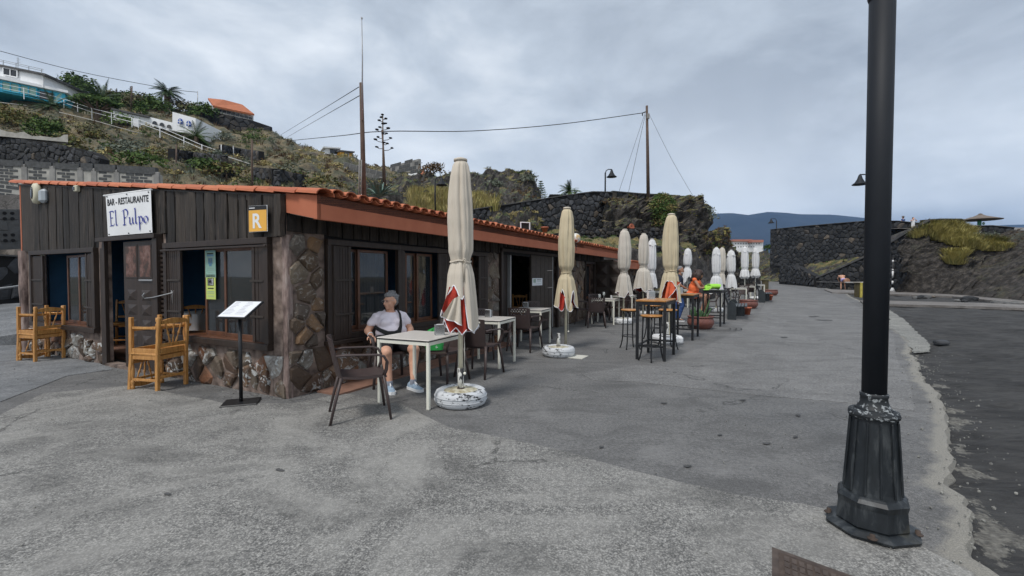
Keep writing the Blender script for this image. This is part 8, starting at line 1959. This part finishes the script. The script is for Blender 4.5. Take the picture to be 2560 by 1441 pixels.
# bather bending over a bag
p = G(2107, 724); J = dict(hip=(0, .12, .82), chest=(.03, -.22, 1.02), head=(.02, -.46, 1.08), sR=(-.17, -.26, 1.08), sL=(.20, -.26, 1.08), eR=(-.20, -.38, .86), eL=(.24, -.40, .86), wR=(-.10, -.50, .68), wL=(.12, -.52, .68), kR=(-.12, .0, .46), kL=(.12, -.02, .46), aR=(-.14, .08, .08), aL=(.14, .05, .08))
bt, T = figure((p.x, p.y, p.z-.02), R(160), 'bather in a lilac swimsuit bending over a bag by the stone seat', J, 'skin', None, 'lilac_cloth', 'hair_dark', 'crop', 0, R(40), .022, shoes=None, legcover=.12, torso=(.17, .12), sc=.98)
bg = lumpy_bag('beach_bag', (.42, .25, .34), 'skin_tan', P(2117, 707, 34.9), R(10), 'tan beach bag on the low stone seat beside the bather'); MB().box((0, 0, 0), (.5, .22, .05)).build('towel', MT['white_cloth'], None); o = bpy.data.objects['towel']; o.location = P(2122, 706, 34.3); tag(o, 'folded white towel on the stone seat beside the bather', 'towel')
# two onlookers on the upper terrace
def on_wall(px, py_head, d, J, **k):
    p = P(px, py_head, d); r, T = figure((p.x, p.y, p.z-1.72), k.pop('rz'), k.pop('label'), J, **k); return r, T, p
J = dict(stand); J.update(eR=(-.30, -.05, 1.16), wR=(-.16, -.2, 1.2), eL=(.30, 0, 1.14), wL=(.2, -.15, 1.1))
a_, T, p = on_wall(2258, 541.5, 47, J, rz=R(200), label='onlooker in a straw hat and blue shirt behind the high wall', skin='skin', shirt='jeans', legs='navy_cloth', hairm='hair_dark', style='crop', vox=.025, sleeve=.4)
MB().lathe([(.17, 0), (.17, .01), (.09, .02), (.085, .09), (0, .10)], 16, c=T((0, 0, .06))).build('straw_hat', MT['straw'], a_)
J = dict(stand); J.update(eR=(-.38, -.05, 1.38), wR=(-.14, -.12, 1.52), eL=(.38, -.05, 1.38), wL=(.14, -.12, 1.52))
a_, T, p = on_wall(2283, 544, 44, J, rz=R(10), label='onlooker in a white top raising both arms to the face on the terrace', skin='skin', shirt='white_cloth', legs='grey_cloth', hairm='hair_dark', style='crop', vox=.025, sleeve=.2)
# a wisp of smoke by the lava wall beyond the woman in orange
m = MB(); ell(m, (0, 0, 0), (.55, .35, .75)); sm_ = NT('smoke'); sm_.t.nodes.remove(sm_.b); pv = sm_.n('ShaderNodeVolumePrincipled'); pv.inputs['Color'].default_value = (.85, .88, .92, 1)
nn_ = sm_.noise(2.6, 5, .6, None, 1.2); gr = sm_.n('ShaderNodeTexGradient'); gr.gradient_type = 'SPHERICAL'; mpn = sm_.n('ShaderNodeMapping'); mpn.inputs['Scale'].default_value = (1.8, 2.8, 1.3); sm_.l(sm_.co, mpn.inputs[0]); sm_.l(mpn.outputs[0], gr.inputs[0])
sm_.l(sm_.math('MULTIPLY', sm_.ramp(nn_, [(.48, 0), (.75, 3.2)]) if False else sm_.math('MAXIMUM', sm_.math('MULTIPLY', sm_.math('SUBTRACT', nn_, .5), 9), 0), gr.outputs[0]), pv.inputs['Density']); sm_.l(pv.outputs[0], sm_.t.nodes['Material Output'].inputs['Volume'])
o = m.build('smoke', sm_.m, kind='stuff'); o.location = P(1770, 700, 19.5)
